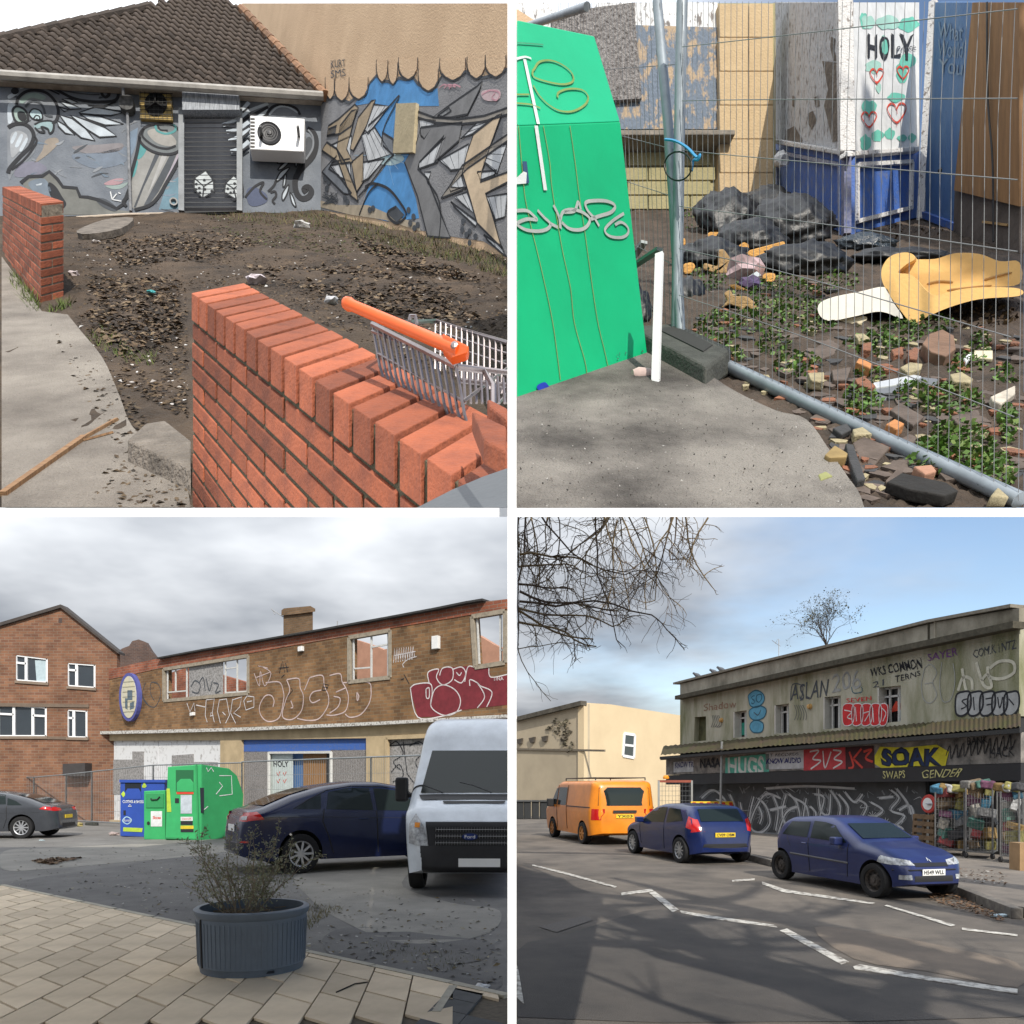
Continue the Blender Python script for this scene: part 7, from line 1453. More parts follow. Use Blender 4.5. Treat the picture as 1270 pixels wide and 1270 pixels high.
# tiled canopy
EV=FBR.off(.75); ct=[(823,926),(945,915),(1100,902),(1266,886.5)]; ce=[(819,938),(945,928),(1100,916.5),(1266,904)]
CAN=M('mossy_canopy_tile',(.06,.038,.026),.95,.25,2.5,.3,40,col2=(.05,.052,.014)); b=MB(); nT=150
for i in range(nT+1):
    t=i/nT; xt=823+443*t; A=FBR.hit(xt,interp(ct,xt),.02); B=EV.hit(819+447*t,interp(ce,819+447*t)); up=UP*(.03*abs(math.sin(i*math.pi/2))+random.Random(i//2).uniform(0,.018))
    for r_ in range(4): f=r_/3; b.v.append(A.lerp(B,f)+up+UP*(.02*(r_%2)))
for i in range(nT):
    for r_ in range(3): q=i*4+r_; b.f.append([q,q+1,q+5,q+4]); b.m.append(0)
cn=b.build('canopy_tiles',CAN,pb,smooth=True)
b=MB(); b.prism([EV.hit(819,941),EV.hit(1266,906.5),FBR.hit(1266,906.5),FBR.hit(823,941)],UP*-.05); b.build('canopy_soffit',M('canopy_soffit_dark',(.10,.09,.08),.9,.1),pb)
q=MB(); q.bar(EV.hit(819,940),EV.hit(1266,906),.06,.09); q.build('canopy_gutter',M('black_gutter',(.03,.03,.03),.6,.1),pb)
# sign band and shop wall below
SB=FBR.off(.42); b=MB(); b.prism(SB.pts([(826,941),(945,933),(1266,908),(1266,946),(945,957),(826,961)]),-SB.n*.35); sb=b.build('sign_band',M('grubby_sign_band',(.33,.30,.27),.8,.25,3,.1,col2=(.06,.058,.055)),pb)
b=MB(); b.prism(SB.pts([(826,961.5),(945,957.5),(1266,946.5),(1266,968),(945,971),(826,973)],.03),-SB.n*.4); b.build('lower_beam',M('black_beam',(.022,.022,.025),.6,.1),pb)
GWp=FBR.off(.06); b=MB(); b.prism(GWp.pts([(858,972),(1148,969),(1148,1059),(858,1030)]),-GWp.n*.1); gw=b.build('shutter_wall',M('charcoal_painted_wall',(.034,.037,.041),.75,.3,2.2,.1,col2=(.075,.08,.085)),pb)
m=Paint(SB,sb,'sign_lettering',.012); NVY=paint_mat('navy_letter',(.02,.025,.15)); SGN=paint_mat('sign_grey_white',(.52,.53,.55))
m.fill(z7([(795,0),(893,-6),(893,48),(795,52)]),SGN,1); m.text('KNOW TR',z5([(803,1262),(893,1255),(893,1228),(803,1232)]),NVY,3,.02)
m.text('NASA',z5([(925,1262),(1025,1255),(1025,1210),(925,1216)]),PK,3,.03); m.fill(z5([(1050,1210),(1265,1190),(1265,1300),(1050,1306)]),paint_mat('jade_fill',(.10,.42,.32)),1); m.text('HUGS',z5([(1062,1296),(1240,1290),(1240,1200),(1062,1212)]),paint_mat('pale_jade',(.62,.66,.62)),3,.03)
m.fill(z6([(18,1185),(205,1172),(205,1262),(18,1268)]),SGN,1); m.text('KNOW AUDIO',z6([(22,1240),(192,1236),(192,1208),(22,1214)]),NVY,3,.03); m.text('T RECORDS',z6([(40,1204),(180,1198),(180,1184),(40,1190)]),PK,3)
m.fill(z6([(205,1170),(410,1158),(412,1275),(205,1282)]),paint_mat('sign_red',(.50,.05,.06)),1)
for ps in ([(235,1180),(280,1175),(250,1215),(290,1225),(240,1265)],[(300,1175),(310,1260),(340,1180)],[(350,1172),(390,1180),(355,1215),(395,1230),(350,1262)]): m.line(z6(ps),2,WHT,3)
m.fill(z6([(412,1158),(550,1150),(555,1270),(412,1275)]),paint_mat('sign_black_red',(.06,.015,.02)),1)
for ps in ([(430,1180),(450,1250),(425,1262)],[(450,1215),(490,1165)],[(450,1215),(495,1260)],[(500,1180),(540,1170),(510,1210),(545,1230)]): m.line(z6(ps),3,PR,3)
YEL=paint_mat('yellow_piece',(.66,.58,.03)); m.fill(z6([(555,1200),(580,1155),(700,1160),(860,1145),(920,1180),(900,1260),(760,1250),(600,1268),(555,1240)]),YEL,1)
m.text('SOAK',z6([(585,1258),(885,1250),(885,1155),(585,1168)]),PK,2,.07); m.text('SOAK',z6([(592,1252),(878,1244),(878,1163),(592,1175)]),paint_mat('navy_piece',(.012,.03,.10)),3,.02)
for k in range(10): m.line(z6([(905+k*33,1200-k*4),(925+k*33,1150-k*6),(930+k*33,1215-k*5),(950+k*33,1165-k*5)]),1.2,PK,3)
m.text('BANK',z6([(1010,1150),(1110,1135),(1110,1100),(1010,1112)]),PK,3); m.text('HACK',z6([(1120,1215),(1240,1200),(1240,1150),(1120,1165)]),PK,3)
m.done()
m=Paint(SB.off(.03),pb,'spray_tag',.01); PYE=paint_mat('pale_yellow_tag',(.58,.54,.24)); m.text('SWAPS',z8([(595,82),(705,80),(705,42),(595,45)]),PYE,2); m.text('GENDER',z8([(790,80),(965,74),(1000,32),(785,40)]),PYE,2); m.done()
m=Paint(GWp,gw,'graffiti',.008); GW_=paint_mat('white_spray',(.52,.54,.56)); GWG=paint_mat('grey_spray',(.22,.235,.25))
for k in range(26):
    x=rng.uniform(915,1135); y=rng.uniform(975,985); m.line([(x,y),(x+rng.uniform(-6,6),y+rng.uniform(3,9))],rng.uniform(1,2.4),GWG,1)
m.fill([(925,1030),(1000,1036),(1050,1042),(1140,1052),(1140,1057),(1000,1043),(925,1037)],GWG,1)
for ps in ([(935,988),(930,1010),(932,1028),(945,1032),(955,1020),(950,1000),(940,990)],[(941,1000),(945,1012),(942,1022)],[(958,985),(965,1005),(962,1030)],[(955,1005),(975,1000)],[(975,985),(970,1010),(980,1028),(992,1020),(988,995),(978,985)],[(1000,990),(996,1020),(1005,1030),(1012,1010),(1005,1000)],[(1015,978),(1018,1005),(1028,1010),(1030,985)],[(1030,980),(1042,1000),(1038,1025)],[(1048,982),(1060,995),(1070,985)],[(950,978),(1000,975),(1060,978)],[(1080,995),(1095,1005),(1085,1015),(1100,1020)],[(1105,980),(1115,990),(1105,1005),(1122,1012),(1110,1025)],[(1112,978),(1125,995),(1130,1010)],[(1098,1020),(1120,1028),(1105,1040)],[(918,995),(922,1015),(928,1025)],[(1090,990),(1108,988)],[(928,1030),(936,1005),(950,985),(968,990)],[(965,1034),(975,1008),(990,1000)],[(985,990),(1000,1000),(1002,1025),(990,1034)],[(1010,985),(1022,990),(1016,1020),(1030,1032)],[(1040,985),(1052,1002),(1048,1030),(1062,1036)],[(1065,992),(1075,1000),(1068,1020),(1082,1034)],[(1115,1005),(1130,1000),(1136,1030)],[(1090,1030),(1105,1034),(1125,1044)],[(870,990),(885,980),(900,995),(888,1010)],[(905,985),(912,1005),(902,1022)]):
    m.line(ps,2.6,GW_,2); m.line([(x+2.2,y+1.5) for x,y in ps],1.2,GWG,1); m.line([(x-2.4,y-1) for x,y in ps],1.0,paint_mat('mid_spray',(.36,.37,.39)),1.5)
for _ in range(40):
    x=rng.uniform(865,1140); y=rng.uniform(976,1036); m.line([(x,y),(x+rng.uniform(-8,8),y+rng.uniform(-6,6)),(x+rng.uniform(-12,12),y+rng.uniform(-8,8))],rng.uniform(.6,1.6),rng.choice([GW_,GWG,GWG]),1.2,taper=True)
for cx_,cy_ in ((1082,1012),(1098,1020)):
    for k in range(5): a=k*.7+.2; m.line([(cx_-6*math.cos(a),cy_-6*math.sin(a)),(cx_+6*math.cos(a),cy_+6*math.sin(a))],.9,GW_,2,False)
m.done()
# round sign on the dark shop front
b=MB(); b.lathe([(0,.03),(.20,.03),(.22,0)],20,GWp.hit(1152,997,.3),GWp.n); o=b.build('round_sign',M('sign_red_disc',(.55,.06,.05),.6,.1),pb); b=MB(); b.lathe([(0,.04),(.14,.04)],18,GWp.hit(1152,997,.3),GWp.n); b.build('sign_disc',PWHT,o); b=MB(); b.bar(GWp.hit(1149,997,.36),GWp.hit(1155,997,.36),.06,.01); b.build('sign_bar',NVY,o)
# parapet sapling, pigeons, aerial
def tree(name,label,cat,base,pts_trunk,n,h,spread,seed,leaf=None,rad=.03,leafn=3,lsize=.04,twig=(.07,.055,.045),lv=5,grp=None):
    r=random.Random(seed); root=thing(name,label,cat,base,group=grp); tw=MB(); tw.use(M('bark_'+name,twig,.9,.25,15,.3)); lf=MB(); lm=[M('%s_leaf_%d'%(name,i),c,.7,.2) for i,c in enumerate(leaf or [])]
    def grow(p,d,L_,rr,dep):
        pts=[p]; k=4
        for i in range(k):
            d=(d+V((r.gauss(0,.2),r.gauss(0,.2),r.gauss(.02,.14)))).normalized(); p=p+d*L_/k; pts.append(p)
        tw.tube(pts,[rr*(1-.10*i) for i in range(k+1)],5 if rr>.01 else 3,False)
        if dep<=0:
            if lm:
                for _ in range(leafn):
                    c=p+V((r.gauss(0,.06),r.gauss(0,.06),r.gauss(0,.06))); t1=V((r.gauss(0,1),r.gauss(0,1),r.gauss(0,1))).normalized(); t2=t1.cross(V((r.gauss(0,1),r.gauss(0,1),1))).normalized(); s_=lsize*r.uniform(.5,1.2); lf.use(r.choice(lm)); lf.add([c-t1*s_,c+t2*s_*.5,c+t1*s_,c-t2*s_*.5],[(0,1,2,3)])
            return
        for _ in range(r.choice((2,3,3))):
            e=(d+V((r.gauss(0,spread),r.gauss(0,spread),r.gauss(.05,spread*.6)))).normalized(); grow(pts[r.choice((2,3,4))],e,L_*r.uniform(.6,.85),rr*.6,dep-1)
    for _ in range(n): grow(base,(pts_trunk+V((r.gauss(0,.42),r.gauss(0,.3),0))).normalized(),h*r.uniform(.22,.36),rad,lv)
    tw.build('branches',None,root,kind='stuff')
    if lf.v: lf.build('leaves',None,root,kind='stuff')
    return root
tree('sapling','scrubby leafy sapling growing out of the parapet top','sapling',FBR.hit(1025,802,-.1),V((.05,0,1)),9,2.3,.6,3,[(.07,.075,.04),(.10,.095,.05)],.013,2,.032,lv=4)
PIG=M('pigeon_grey',(.10,.11,.13),.7,.2,20)
for x,y,lab in ((866,842,'pigeon at the left end of the parapet'),(887,838,'middle pigeon of the three on the parapet'),(896,835,'pigeon nearest the tree side on the parapet')):
    p=FBR.hit(x,y,-.1); t=thing('pigeon',lab,'pigeon',p,group='pigeons on the parapet'); q=MB(); q.lathe([(0,-.2),(.03,-.15),(.075,-.04),(.085,.04),(.06,.12),(.045,.16)],8,p+UP*.10,(-.8,0,.5)); q.lathe([(0,.05),(.04,.02),(.045,-.02),(0,-.05)],8,p+UP*.10+V((-.8,0,.5)).normalized()*.19,(0,0,1)); q.build('body',PIG,t,smooth=True)
q=MB(); p=FBR.hit(966,817,-.6); q.tube([p,p+UP*.62],.012,5); q.tube([p+UP*.48+V((-.22,0,.1)),p+UP*.44+V((.05,0,-.05))],.008,4); q.tube([p+UP*.5+V((-.12,0,-.03)),p+UP*.5+V((-.04,0,.12))],.006,4); tag(q.build('aerial',MATS['aerial_grey']),'thin television aerial on the mossy parapet','aerial')
# ------------------------------------------------------------------- roll cages with jumble
CGE=M('cage_steel',(.28,.28,.28),.4,.2,14,metal=.6); COLS=[((.55,.05,.05),'red'),((.05,.30,.50),'blue'),((.66,.62,.55),'cream'),((.60,.36,.08),'orange'),((.42,.28,.14),'brown card'),((.70,.70,.70),'white'),((.10,.36,.28),'green'),((.50,.45,.10),'yellow'),((.42,.12,.28),'magenta'),((.08,.08,.09),'black')]
CP=FBR.off(1.0)
for ci,(xa,xb,yt,yb_,lab,pos) in enumerate(((1160,1196,990,1068,'roll cage heaped with colourful goods nearest the charcoal wall','left'),(1198,1231,985,1072,'roll cage holding brown cardboard and bric-a-brac in the middle','middle'),(1241,1264,990,1078,'roll cage at the right edge of the pavement','right'))):
    A=GND.hit(xa,yb_);B=GND.hit(xb,yb_+2); A.z=B.z=.13; h=(yb_-yt)/F*A.y; dv=V((.45,.6,0)); t=thing('roll_cage',lab,'roll cage',(A.x,A.y,.13),group='roll cages outside the shop')
    for p in (A,B,A+dv,B+dv): MB().tube([p+UP*.12,p+UP*h],.017,6).build('upright',CGE,t)
    for p in (A,B): MB().lathe([(.0,-.02),(.055,-.02),(.055,.02),(0,.02)],10,p+UP*.06,(1,0,0)).build('castor',DARKP,t)
    b=MB(); b.pp(A+UP*.12,B-A,dv,UP*.03); b.build('base',CGE,t)
    mesh=MB()
    for k in range(1,9): p=A.lerp(B,k/9); mesh.tube([p+UP*.15,p+UP*h*.92],.004,3,False)
    for k in range(1,12): q=UP*(.15+(h*.92-.15)*k/12); mesh.tube([A+q,B+q],.004,3,False); mesh.tube([A+q,A+dv+q],.004,3,False)
    mesh.build('wire_mesh',CGE,t,kind='stuff')
    for k in range(12):
        row=k//2; c,cn_=COLS[(k*3+ci*4)%10]; w_=(B-A).length; zb=.16+row*(h-.1)/6
        o=A.lerp(B,.27+.46*(k%2)+rng.uniform(-.08,.08))+dv*rng.uniform(.3,.5); q=MB(); hh=(h-.1)/6; q.box(o+UP*(zb+hh*.5+rng.uniform(-.03,.03)),(w_*rng.uniform(.25,.48),.3,hh*rng.uniform(.6,1.25)),rng.uniform(-.7,.7),rng.uniform(-.35,.35),rng.uniform(-.35,.35)); c=tuple(x*.55+.04 for x in c)
        tag(q.build('goods_box',M('goods_'+cn_.replace(' ','_'),c,.75,.35,14,rnd=.4),bevel=.012),'%s box %s row from bottom, %s side of %s roll cage'%(cn_,['bottom','second','third','fourth','fifth','top'][row],['left','right'][k%2],pos),'box','goods in the roll cages')
    for k in range(4):
        c,cn_=COLS[(k*2+1+ci)%10]; o=A.lerp(B,.1+.22*k)+dv*.3+UP*(h-.02); q=MB(); q.box(o+UP*.09,(.28,.3,.16),rng.uniform(-.6,.6),rng.uniform(-.3,.3),rng.uniform(-.3,.3)); tag(q.build('goods_bundle',M('goods_'+cn_.replace(' ','_'),c,.7,.3,9,rnd=.2),bevel=.03),'%s bundle heaped on top, %s of four, on %s roll cage'%(cn_,['first','second','third','fourth'][k],pos),'bundle','goods heaped on the roll cages')
p=CP.hit(1140,1062); b=MB()
t=thing('pallet','upright brown wooden pallet leaning beside the left roll cage','pallet',(p.x,p.y,.13)); PLT=M('pallet_wood',(.20,.13,.075),.85,.25,9,.3)
for k in range(6): q=MB(); a=CP.hit(1133,1012+k*8.4,-.2); c=CP.hit(1158,1014+k*8.8,-.2); q.bar(a,c,.02,.10); q.build('plank',PLT,t)
for xx in (1135,1147,1157): q=MB(); q.bar(CP.hit(xx,1010,-.26),CP.hit(xx-2,1060,-.26),.08,.05); q.build('stringer',PLT,t)
b=MB(); b.box((GND.hit(1266,1088).x,GND.hit(1266,1088).y,.13+.24),(.22,.3,.48)); tag(b.build('cardboard_box',M('brown_card',(.36,.23,.12),.85,.12,6)),'tall brown cardboard box at the right edge below the cages','box')
# ------------------------------------------------------------------- cream corner building
C1=wall(GND,(640,1011),(725,1015)); C2=wall(GND,(724,1015),(843,1010)); CRB=M('sunlit_cream_render',(.66,.53,.34),.9,.1,.5,.15,30,col2=(.57,.45,.285)); GCR=M('shaded_cream_render',(.50,.42,.30),.9,.15,.5,.15,30,col2=(.38,.32,.23))  # sunlight on the front and shade on the side are in these colours
cbld=thing('corner_building','plain cream rendered corner building behind the orange van','building',C2.hit(724,1015))
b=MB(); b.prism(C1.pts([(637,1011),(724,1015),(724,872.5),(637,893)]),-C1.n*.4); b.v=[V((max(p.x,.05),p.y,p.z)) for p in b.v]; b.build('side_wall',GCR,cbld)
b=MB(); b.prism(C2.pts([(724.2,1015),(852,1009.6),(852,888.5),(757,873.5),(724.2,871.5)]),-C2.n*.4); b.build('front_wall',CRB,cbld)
q=MB(); q.bar(C1.hit(638,892.5,.05),C1.hit(724,872,.05),.4,.22); q.build('parapet_coping',M('dark_parapet_stain',(.13,.115,.09),.9,.3,3),cbld)
q=MB(); q.bar(C1.hit(638,929,.03),C1.hit(750,931,.03),.1,.1); q.build('string_course',M('stained_string',(.20,.17,.13),.9,.2),cbld)
for k in range(3): x=644+k*15.5; q=MB(); q.prism(C1.pts([(x-4,917-k*1.6),(x+3,915.5-k*1.6),(x+2,922-k*1.5),(x-2,923-k*1.5)],.12),-C1.n*.12); q.build('bracket',M('dark_bracket',(.10,.085,.07),.9,.2),cbld)
w_=z5([(553,1090),(605,1098),(600,1210),(546,1200)]); b=MB(); b.prism(C2.pts(w_,.015),-C2.n*.02); wi=b.build('window',HGL,cbld)
for p0,p1 in zip(w_,w_[1:]+w_[:1]): q=MB(); q.bar(C2.hit(*p0,.03),C2.hit(*p1,.03),.14,.06,C2.n); q.build('frame',UPV,wi)
q=MB(); q.bar(C2.hit(*z5([(549,1146)])[0],.03),C2.hit(*z5([(602,1152)])[0],.03),.12,.06,C2.n); q.build('transom',UPV,wi)
scatter('ivy','dark dead creeper hanging on the cream wall','creeper',C1,[(676,905),(690,890),(706,892),(712,925),(704,935),(695,915)],90,.13,[(.12,.10,.07),(.16,.14,.09)],88,.08)
# wheelie bins beyond the van
for x in (645,654,664,674):
    p=GND.hit(x,1015.5); t=thing('wheelie_bin','dark wheelie bin, %s of four along the cream wall'%['first','second','third','fourth'][(645,654,664,674).index(x)],'bin',p,group='wheelie bins by the cream wall'); w_=.36*p.y/40
    q=MB(); q.box(p+UP*.42,(.34,.5,.84)); q.build('body',M('bin_black',(.02,.022,.024),.6,.1),t,bevel=.03); q=MB(); q.box(p+UP*.87+V((0,-.03,0)),(.38,.58,.07),0,.06); q.build('lid',M('bin_black_lid',(.03,.032,.034),.5,.1),t,bevel=.02)
# lamp or sign pole
p=GND.hit(893,1036); q=MB(); q.tube([V((p.x,p.y,.1)),V((p.x+.06,p.y,3.05))],.04,8); tag(q.build('sign_pole',M('pole_grey',(.36,.37,.37),.5,.1,metal=.4)),'plain grey pole standing before the sign band','pole')
# ------------------------------------------------------------------- vehicles
ORV=paintm('orange_van_paint',(.80,.25,.012),.35)
TVn=[(-2.32,.42),(-2.31,.95),(-2.27,1.75),(-2.2,1.93),(-2.0,1.99),(.85,1.99),(1.12,1.9),(1.72,1.24),(2.15,1.10),(2.38,.88),(2.46,.42)]
A=GND.hit(728,1047);B=GND.hit(687,1037.5); loc,rz=place(A,B,'L',1.75*.95)
ov_=Car('orange_van','orange panel van with roof rack parked before the cream building','van',TVn,1.98,[(-2.4,1.12),(2.4,1.08)],ORV,.34,2.95,1.78,.12,.12,.30,.28,loc=(loc.x,loc.y,0),rz=rz,group='vehicles parked along the street')
ov_.root.scale=(1.06,.95,.88)
ov_.wheels(M('orange_rim',(.55,.22,.04),.5,.2,9),6)
for s_ in 'LR':
    ov_.patch('side_window',CGL,s_,[(1.02,1.18),(1.62,1.18),(1.15,1.74),(.98,1.76)]); ov_.patch('side_window',CGL,s_,[(.02,1.18),(.88,1.18),(.88,1.78),(.02,1.78)]); ov_.line(s_,[(.95,1.85),(.95,.4)],.012); ov_.line(s_,[(-.05,1.85),(-.05,.4)],.012); ov_.line(s_,[(-2.1,1.16),(-.1,1.16)],.02); ov_.patch('tail_light',LRED,s_,[(-2.31,.78),(-2.2,.78),(-2.2,1.12),(-2.31,1.12)],cuts=2)
for k in (-1,1): ov_.patch('tail_light',LRED,'B',[(k*.94,.78),(k*.82,.78),(k*.82,1.12),(k*.93,1.12)],cuts=2)
ov_.patch('rear_window',CGL,'B',[(-.78,1.22),(.78,1.22),(.74,1.78),(-.74,1.78)],cuts=4); ov_.patch('windscreen',CGL,'T',[(1.66,-.80),(1.20,-.72),(1.20,.72),(1.66,.80)],cuts=4); ov_.patch('handle_strip',DARKP,'B',[(-.35,1.0),(.35,1.0),(.35,1.08),(-.35,1.08)],off=.03,cuts=2); ov_.plate('B',0,.90,.52,.12,PYEL,'YX03'); ov_.mirror(1.35,1.2,DARKP,(.14,.22,.28))
for k in (-1,1): q=MB(); q.tube([V((-2.0,k*.75,2.0)),V((-2.0,k*.75,2.08)),V((.7,k*.75,2.08)),V((.7,k*.75,2.0))],.018,6); q.build('roof_rail',DARKP,ov_.root,local=True)
for xx in (-2.0,-1.1,-.2,.6): q=MB(); q.tube([V((xx,-.75,2.08)),V((xx,.75,2.08))],.014,6); q.build('roof_bar',DARKP,ov_.root,local=True)
DB=paintm('dark_blue_car_paint',(.009,.02,.095),.25)
TF=[(-1.93,.42),(-1.92,.70),(-1.88,.90),(-1.80,1.06),(-1.60,1.34),(-1.42,1.44),(-.7,1.49),(-.1,1.48),(.28,1.40),(1.02,1.02),(1.52,.90),(1.85,.72),(1.96,.42)]
A=GND.hit(848,1070.5);B=GND.hit(787,1058)
swf=[[(-1.42,1.08),(-.62,1.0),(-.58,1.38),(-1.15,1.36)],[(-.5,1.0),(.78,.96),(.22,1.34),(-.2,1.39),(-.48,1.39)]]
fc=hatch('parked_car','dark blue hatchback with yellow rear plate behind the orange van',TF,1.74,[(-1.9,.95),(2,.84)],DB,2.62,.33,A,B,'L',swf,(.94,.36,.60,.54),(-1.80,-1.56,.56,.52),'vehicles parked along the street',sc=(.95,.86,.82))
fc.wheels(SILV,10)
for s_ in 'LR': fc.patch('tail_light',LRED,s_,[(-1.90,.82),(-1.62,.92),(-1.62,1.20),(-1.72,1.14)],cuts=3); fc.line(s_,[(-.54,1.0),(-.5,.3)],.009); fc.line(s_,[(.85,.95),(.8,.35)],.009)
for k in (-1,1): fc.patch('tail_light',LRED,'B',[(k*.80,.80),(k*.60,.84),(k*.62,1.12),(k*.74,1.14)],cuts=3)
fc.patch('bumper_trim',DARKP,'B',[(-.6,.42),(.6,.42),(.55,.52),(-.55,.52)],cuts=3); fc.plate('B',0,.74,.52,.11,PYEL,'CV09 OBM'); fc.mirror(.70,.98,DB)
PBL=paintm('faded_blue_car_paint',(.017,.028,.115),.42)
TP=[(-1.70,.42),(-1.69,.66),(-1.66,.88),(-1.55,1.02),(-1.34,1.28),(-1.18,1.35),(-.4,1.40),(.05,1.38),(.30,1.30),(.92,.97),(1.40,.87),(1.72,.74),(1.86,.60),(1.90,.40)]
A=GND.hit(973,1090.5);B=GND.hit(1086,1113); 
swp=[[(-1.30,.98),(-.48,.96),(-.48,1.28),(-1.08,1.26)],[(-.38,.96),(.66,.93),(.24,1.24),(-.05,1.29),(-.38,1.30)]]
pc_=hatch('parked_car','old faded blue hatchback facing right, parked nearest the kerb',TP,1.66,[(-1.7,.90),(1.9,.80)],PBL,2.70,.31,A,B,'R',swp,(.84,.36,.58,.52),(-1.52,-1.36,.54,.50),'vehicles parked along the street',sill=.20,sc=(.88,.74,.80))
pc_.wheels(STEEL,5,steel=True)
for s_ in 'LR':
    pc_.line(s_,[(-.43,.96),(-.40,.28)],.009); pc_.line(s_,[(.72,.92),(.68,.30)],.009); pc_.line(s_,[(-1.15,.98),(-1.0,.75)],.005); pc_.line(s_,[(-1.0,.60),(.72,.56)],.022,M('grey_rub_strip',(.10,.10,.11),.7,0),'rub_strip'); pc_.line(s_,[(-.62,.84),(-.48,.84)],.016,PBL,'door_handle'); pc_.line(s_,[(.48,.83),(.62,.83)],.016,PBL,'door_handle'); pc_.patch('headlight',LCLR,s_,[(1.45,.66),(1.80,.62),(1.80,.72),(1.50,.78)],cuts=3); pc_.patch('tail_light',LRED,s_,[(-1.69,.72),(-1.58,.72),(-1.58,.9),(-1.66,.9)],cuts=2)
for k in (-1,1): pc_.patch('headlight',LCLR,'F',[(k*.36,.62),(k*.74,.63),(k*.70,.75),(k*.40,.70)],cuts=4); pc_.patch('fog_lamp',LCLR,'F',[(k*.48,.38),(k*.68,.38),(k*.68,.46),(k*.48,.46)],off=.012,cuts=2)
pc_.patch('grille',DARKP,'F',[(-.36,.60),(.36,.60),(.38,.66),(-.38,.66)],cuts=3); pc_.patch('lower_grille',DARKP,'F',[(-.42,.34),(.42,.34),(.42,.44),(-.42,.44)],cuts=3); pc_.line('F',[(-.75,.54),(.75,.54)],.016,DARKP,'bumper_strip'); pc_.plate('F',0,.50,.50,.11,PWHT,'H549 WLL'); pc_.mirror(.50,.92,PBL)
q=MB(); q.tube([pc_.surf('F',-.02,.69,.02),pc_.surf('F',0,.74,.01),pc_.surf('F',.02,.70,.02),pc_.surf('F',.03,.67,.02)],.008,5); q.build('badge',CHR,pc_.root,local=True)
# white flatbed behind the cars with red and yellow tail board
p=GND.hit(862,1046); t=thing('flatbed_truck','white flatbed truck with red and yellow chevron tailboard behind the dark blue hatchback','truck',(p.x,p.y,0)); WT=M('white_truck_paint',(.62,.63,.63),.5,.1,4)
def tk(x,y,d=27.5): return at(x,y,d)
q=MB(); q.prism([tk(x,y) for x,y in ((817,1002),(912,1002),(912,1024),(817,1024))],(.6,2.2,0)); q.build('bed',WT,t)
q=MB(); q.prism([tk(x,y,26.6) for x,y in ((857,994),(911,994),(911,1006),(857,1006))],(0,.06,0)); cv=q.build('tailboard',PYEL,t)
for k in range(6): q=MB(); x=859+k*9; q.prism([tk(x+a,y,26.55) for a,y in ((0,995),(4,995),(7,1005),(3,1005))],(0,.03,0)); q.build('chevron',paint_mat('chevron_red',(.6,.05,.03)),cv)
for x in (817,858): q=MB(); q.bar(tk(x,968),tk(x,1004),.06,.06); q.build('rack_post',MATS['pole_grey'],t)
q=MB(); q.bar(tk(816,969),tk(858,969),.06,.08); q.build('rack_rail',M('rack_red',(.30,.08,.05),.7,.1),t)
mesh=MB()
for k in range(1,10): mesh.tube([tk(817+4.2*k,969),tk(817+4.2*k,1000)],.006,3,False)
for k in range(1,6): mesh.tube([tk(817,969+6*k),tk(858,969+6*k)],.006,3,False)
mesh.build('rack_mesh',WIR,t,kind='stuff')
q=MB(); q.lathe([(0,.0),(.10,0),(.11,.05),(.07,.12),(0,.13)],10,tk(826,966)); q.build('beacon',M('amber_beacon',(.75,.28,.02),.3,0),t)
for x in (835,900): q=MB(); o=tk(x,1030,28); q.lathe([(0,-.1),(.3,-.1),(.36,-.06),(.36,.06),(.3,.1),(0,.1)],16,V((o.x,o.y,.37)),(1,0,0)); q.build('wheel',TYRE,t)
# ------------------------------------------------------------------- overhanging tree: trunk out of view at the right, bare twigs hanging into the sky
r=random.Random(5); root=thing('overhanging_tree','bare winter tree whose thin drooping branches hang into the sky','tree',(8.2,9.5,0)); BARK=M('dark_bark',(.045,.035,.028),.9,.25,12,.4); TWG=M('bare_twig',(.11,.08,.06),.9,.2,20); TWL=M('sunlit_twig',(.22,.16,.085),.9,.2,20)
b=MB(); b.tube([V((8.2,9.5,0)),V((8.1,9.6,2)),V((7.8,9.8,4)),V((7.2,10.2,6.2)),V((5,10.6,7)),V((2.5,10.8,7.2)),V((.3,11,7.0))],[.32,.26,.24,.2,.15,.11,.07],10); b.build('trunk',BARK,root,smooth=True)
tw=MB(); tw.use(TWG)
def pxl(p): return pix(p)
lim=[(636,640),(940,640),(900,665),(890,730),(860,790),(820,845),(790,800),(745,770),(720,820),(690,868),(636,868)]
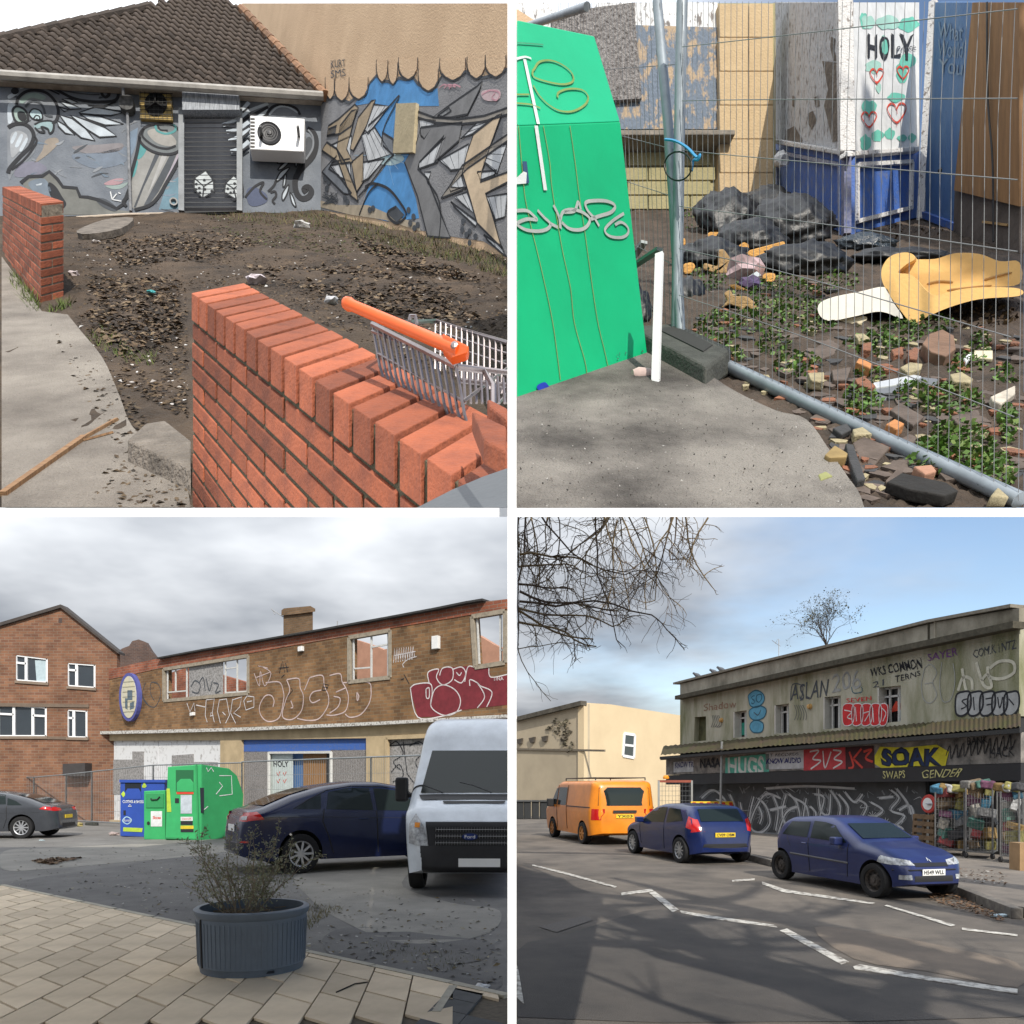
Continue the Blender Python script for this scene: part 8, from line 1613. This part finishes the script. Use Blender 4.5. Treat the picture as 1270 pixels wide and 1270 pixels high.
def twigwalk(p,d,L_,rr,dep):
    pts=[p]; k=7
    for i in range(k):
        d=(d+V((r.gauss(0,.20),r.gauss(0,.12),r.gauss(-.04,.17)))).normalized(); p=p+d*L_/k
        if p.x<.07: p.x=.07+r.random()*.02
        pts.append(p)
        if not inside(pxl(p),lim) and pxl(p)[1]>640: break
    if len(pts)<2: return
    tw.use(TWL if r.random()<.4 else TWG); n=len(pts); tw.tube(pts,[max(.0019,rr*(1-.55*i/n)) for i in range(n)],4,False)
    if dep>0:
        for q in range(1,len(pts)):
            for _ in range(r.choice((0,1,1,2))):
                e=(d*.6+V((r.gauss(0,.75),r.gauss(0,.5),r.gauss(-.25,.5)))).normalized(); twigwalk(pts[q],e,L_*r.uniform(.30,.55),rr*.5,dep-1)
for i in range(20):
    t_=r.random()**1.5; x0=.1+2.7*t_; p=V((x0,r.uniform(9.6,11.4),r.uniform(5.2,5.9)))
    twigwalk(p,V((r.uniform(-.5,.6),r.uniform(-.15,.15),-1)).normalized(),(2.3-1.25*t_)*r.uniform(.6,1.1),.013,2)
for i in range(8):
    p=V((.09,r.uniform(9.6,11.4),r.uniform(3.2,5.0))); twigwalk(p,V((1,0,r.uniform(-.5,.2))).normalized(),r.uniform(.7,1.7),.016,2)
tw.build('branches',None,root,kind='stuff')
# ------------------------------------------------------------------- street trees behind the viewer that shade the road
for i,(x,y,h_,lab) in enumerate(((5.4,-3.2,14,'nearest'),(7.6,-4.2,15,'middle'),(10.5,-5,15,'farthest'))):
    r=random.Random(90+i); t=thing('street_tree','bare street tree behind the viewer, the %s of three, shading the road'%lab,'tree',(x,y,0),group='street trees behind the viewer')
    MB().tube([V((x,y,0)),V((x+.1,y,3)),V((x,y,6)),V((x+.2,y,h_*.7)),V((x+.1,y,h_))],[.46,.42,.38,.28,.08],10).build('trunk',BARK,t,smooth=True)
    lb=MB()
    for k in range(16):
        z_=r.uniform(4,h_*.85); a=r.uniform(0,6.28); d=V((math.cos(a),math.sin(a)*.6,.7)).normalized(); p=V((x,y,z_)); L_=r.uniform(1.5,4)
        pts=[p]
        for q in range(5): d=(d+V((r.gauss(0,.2),r.gauss(0,.2),r.gauss(.05,.1)))).normalized(); p=p+d*L_/5; pts.append(p)
        lb.tube(pts,[.16,.14,.11,.08,.05,.03],6)
        for q in range(1,6):
            for _ in range(2): e=(d+V((r.gauss(0,.7),r.gauss(0,.7),r.gauss(.1,.4)))).normalized(); lb.tube([pts[q],pts[q]+e*r.uniform(.5,1.3)],[.025,.006],4)
    lb.build('limbs',BARK,t,kind='stuff')
XC[:]=[-1e9,1e9,1e9]
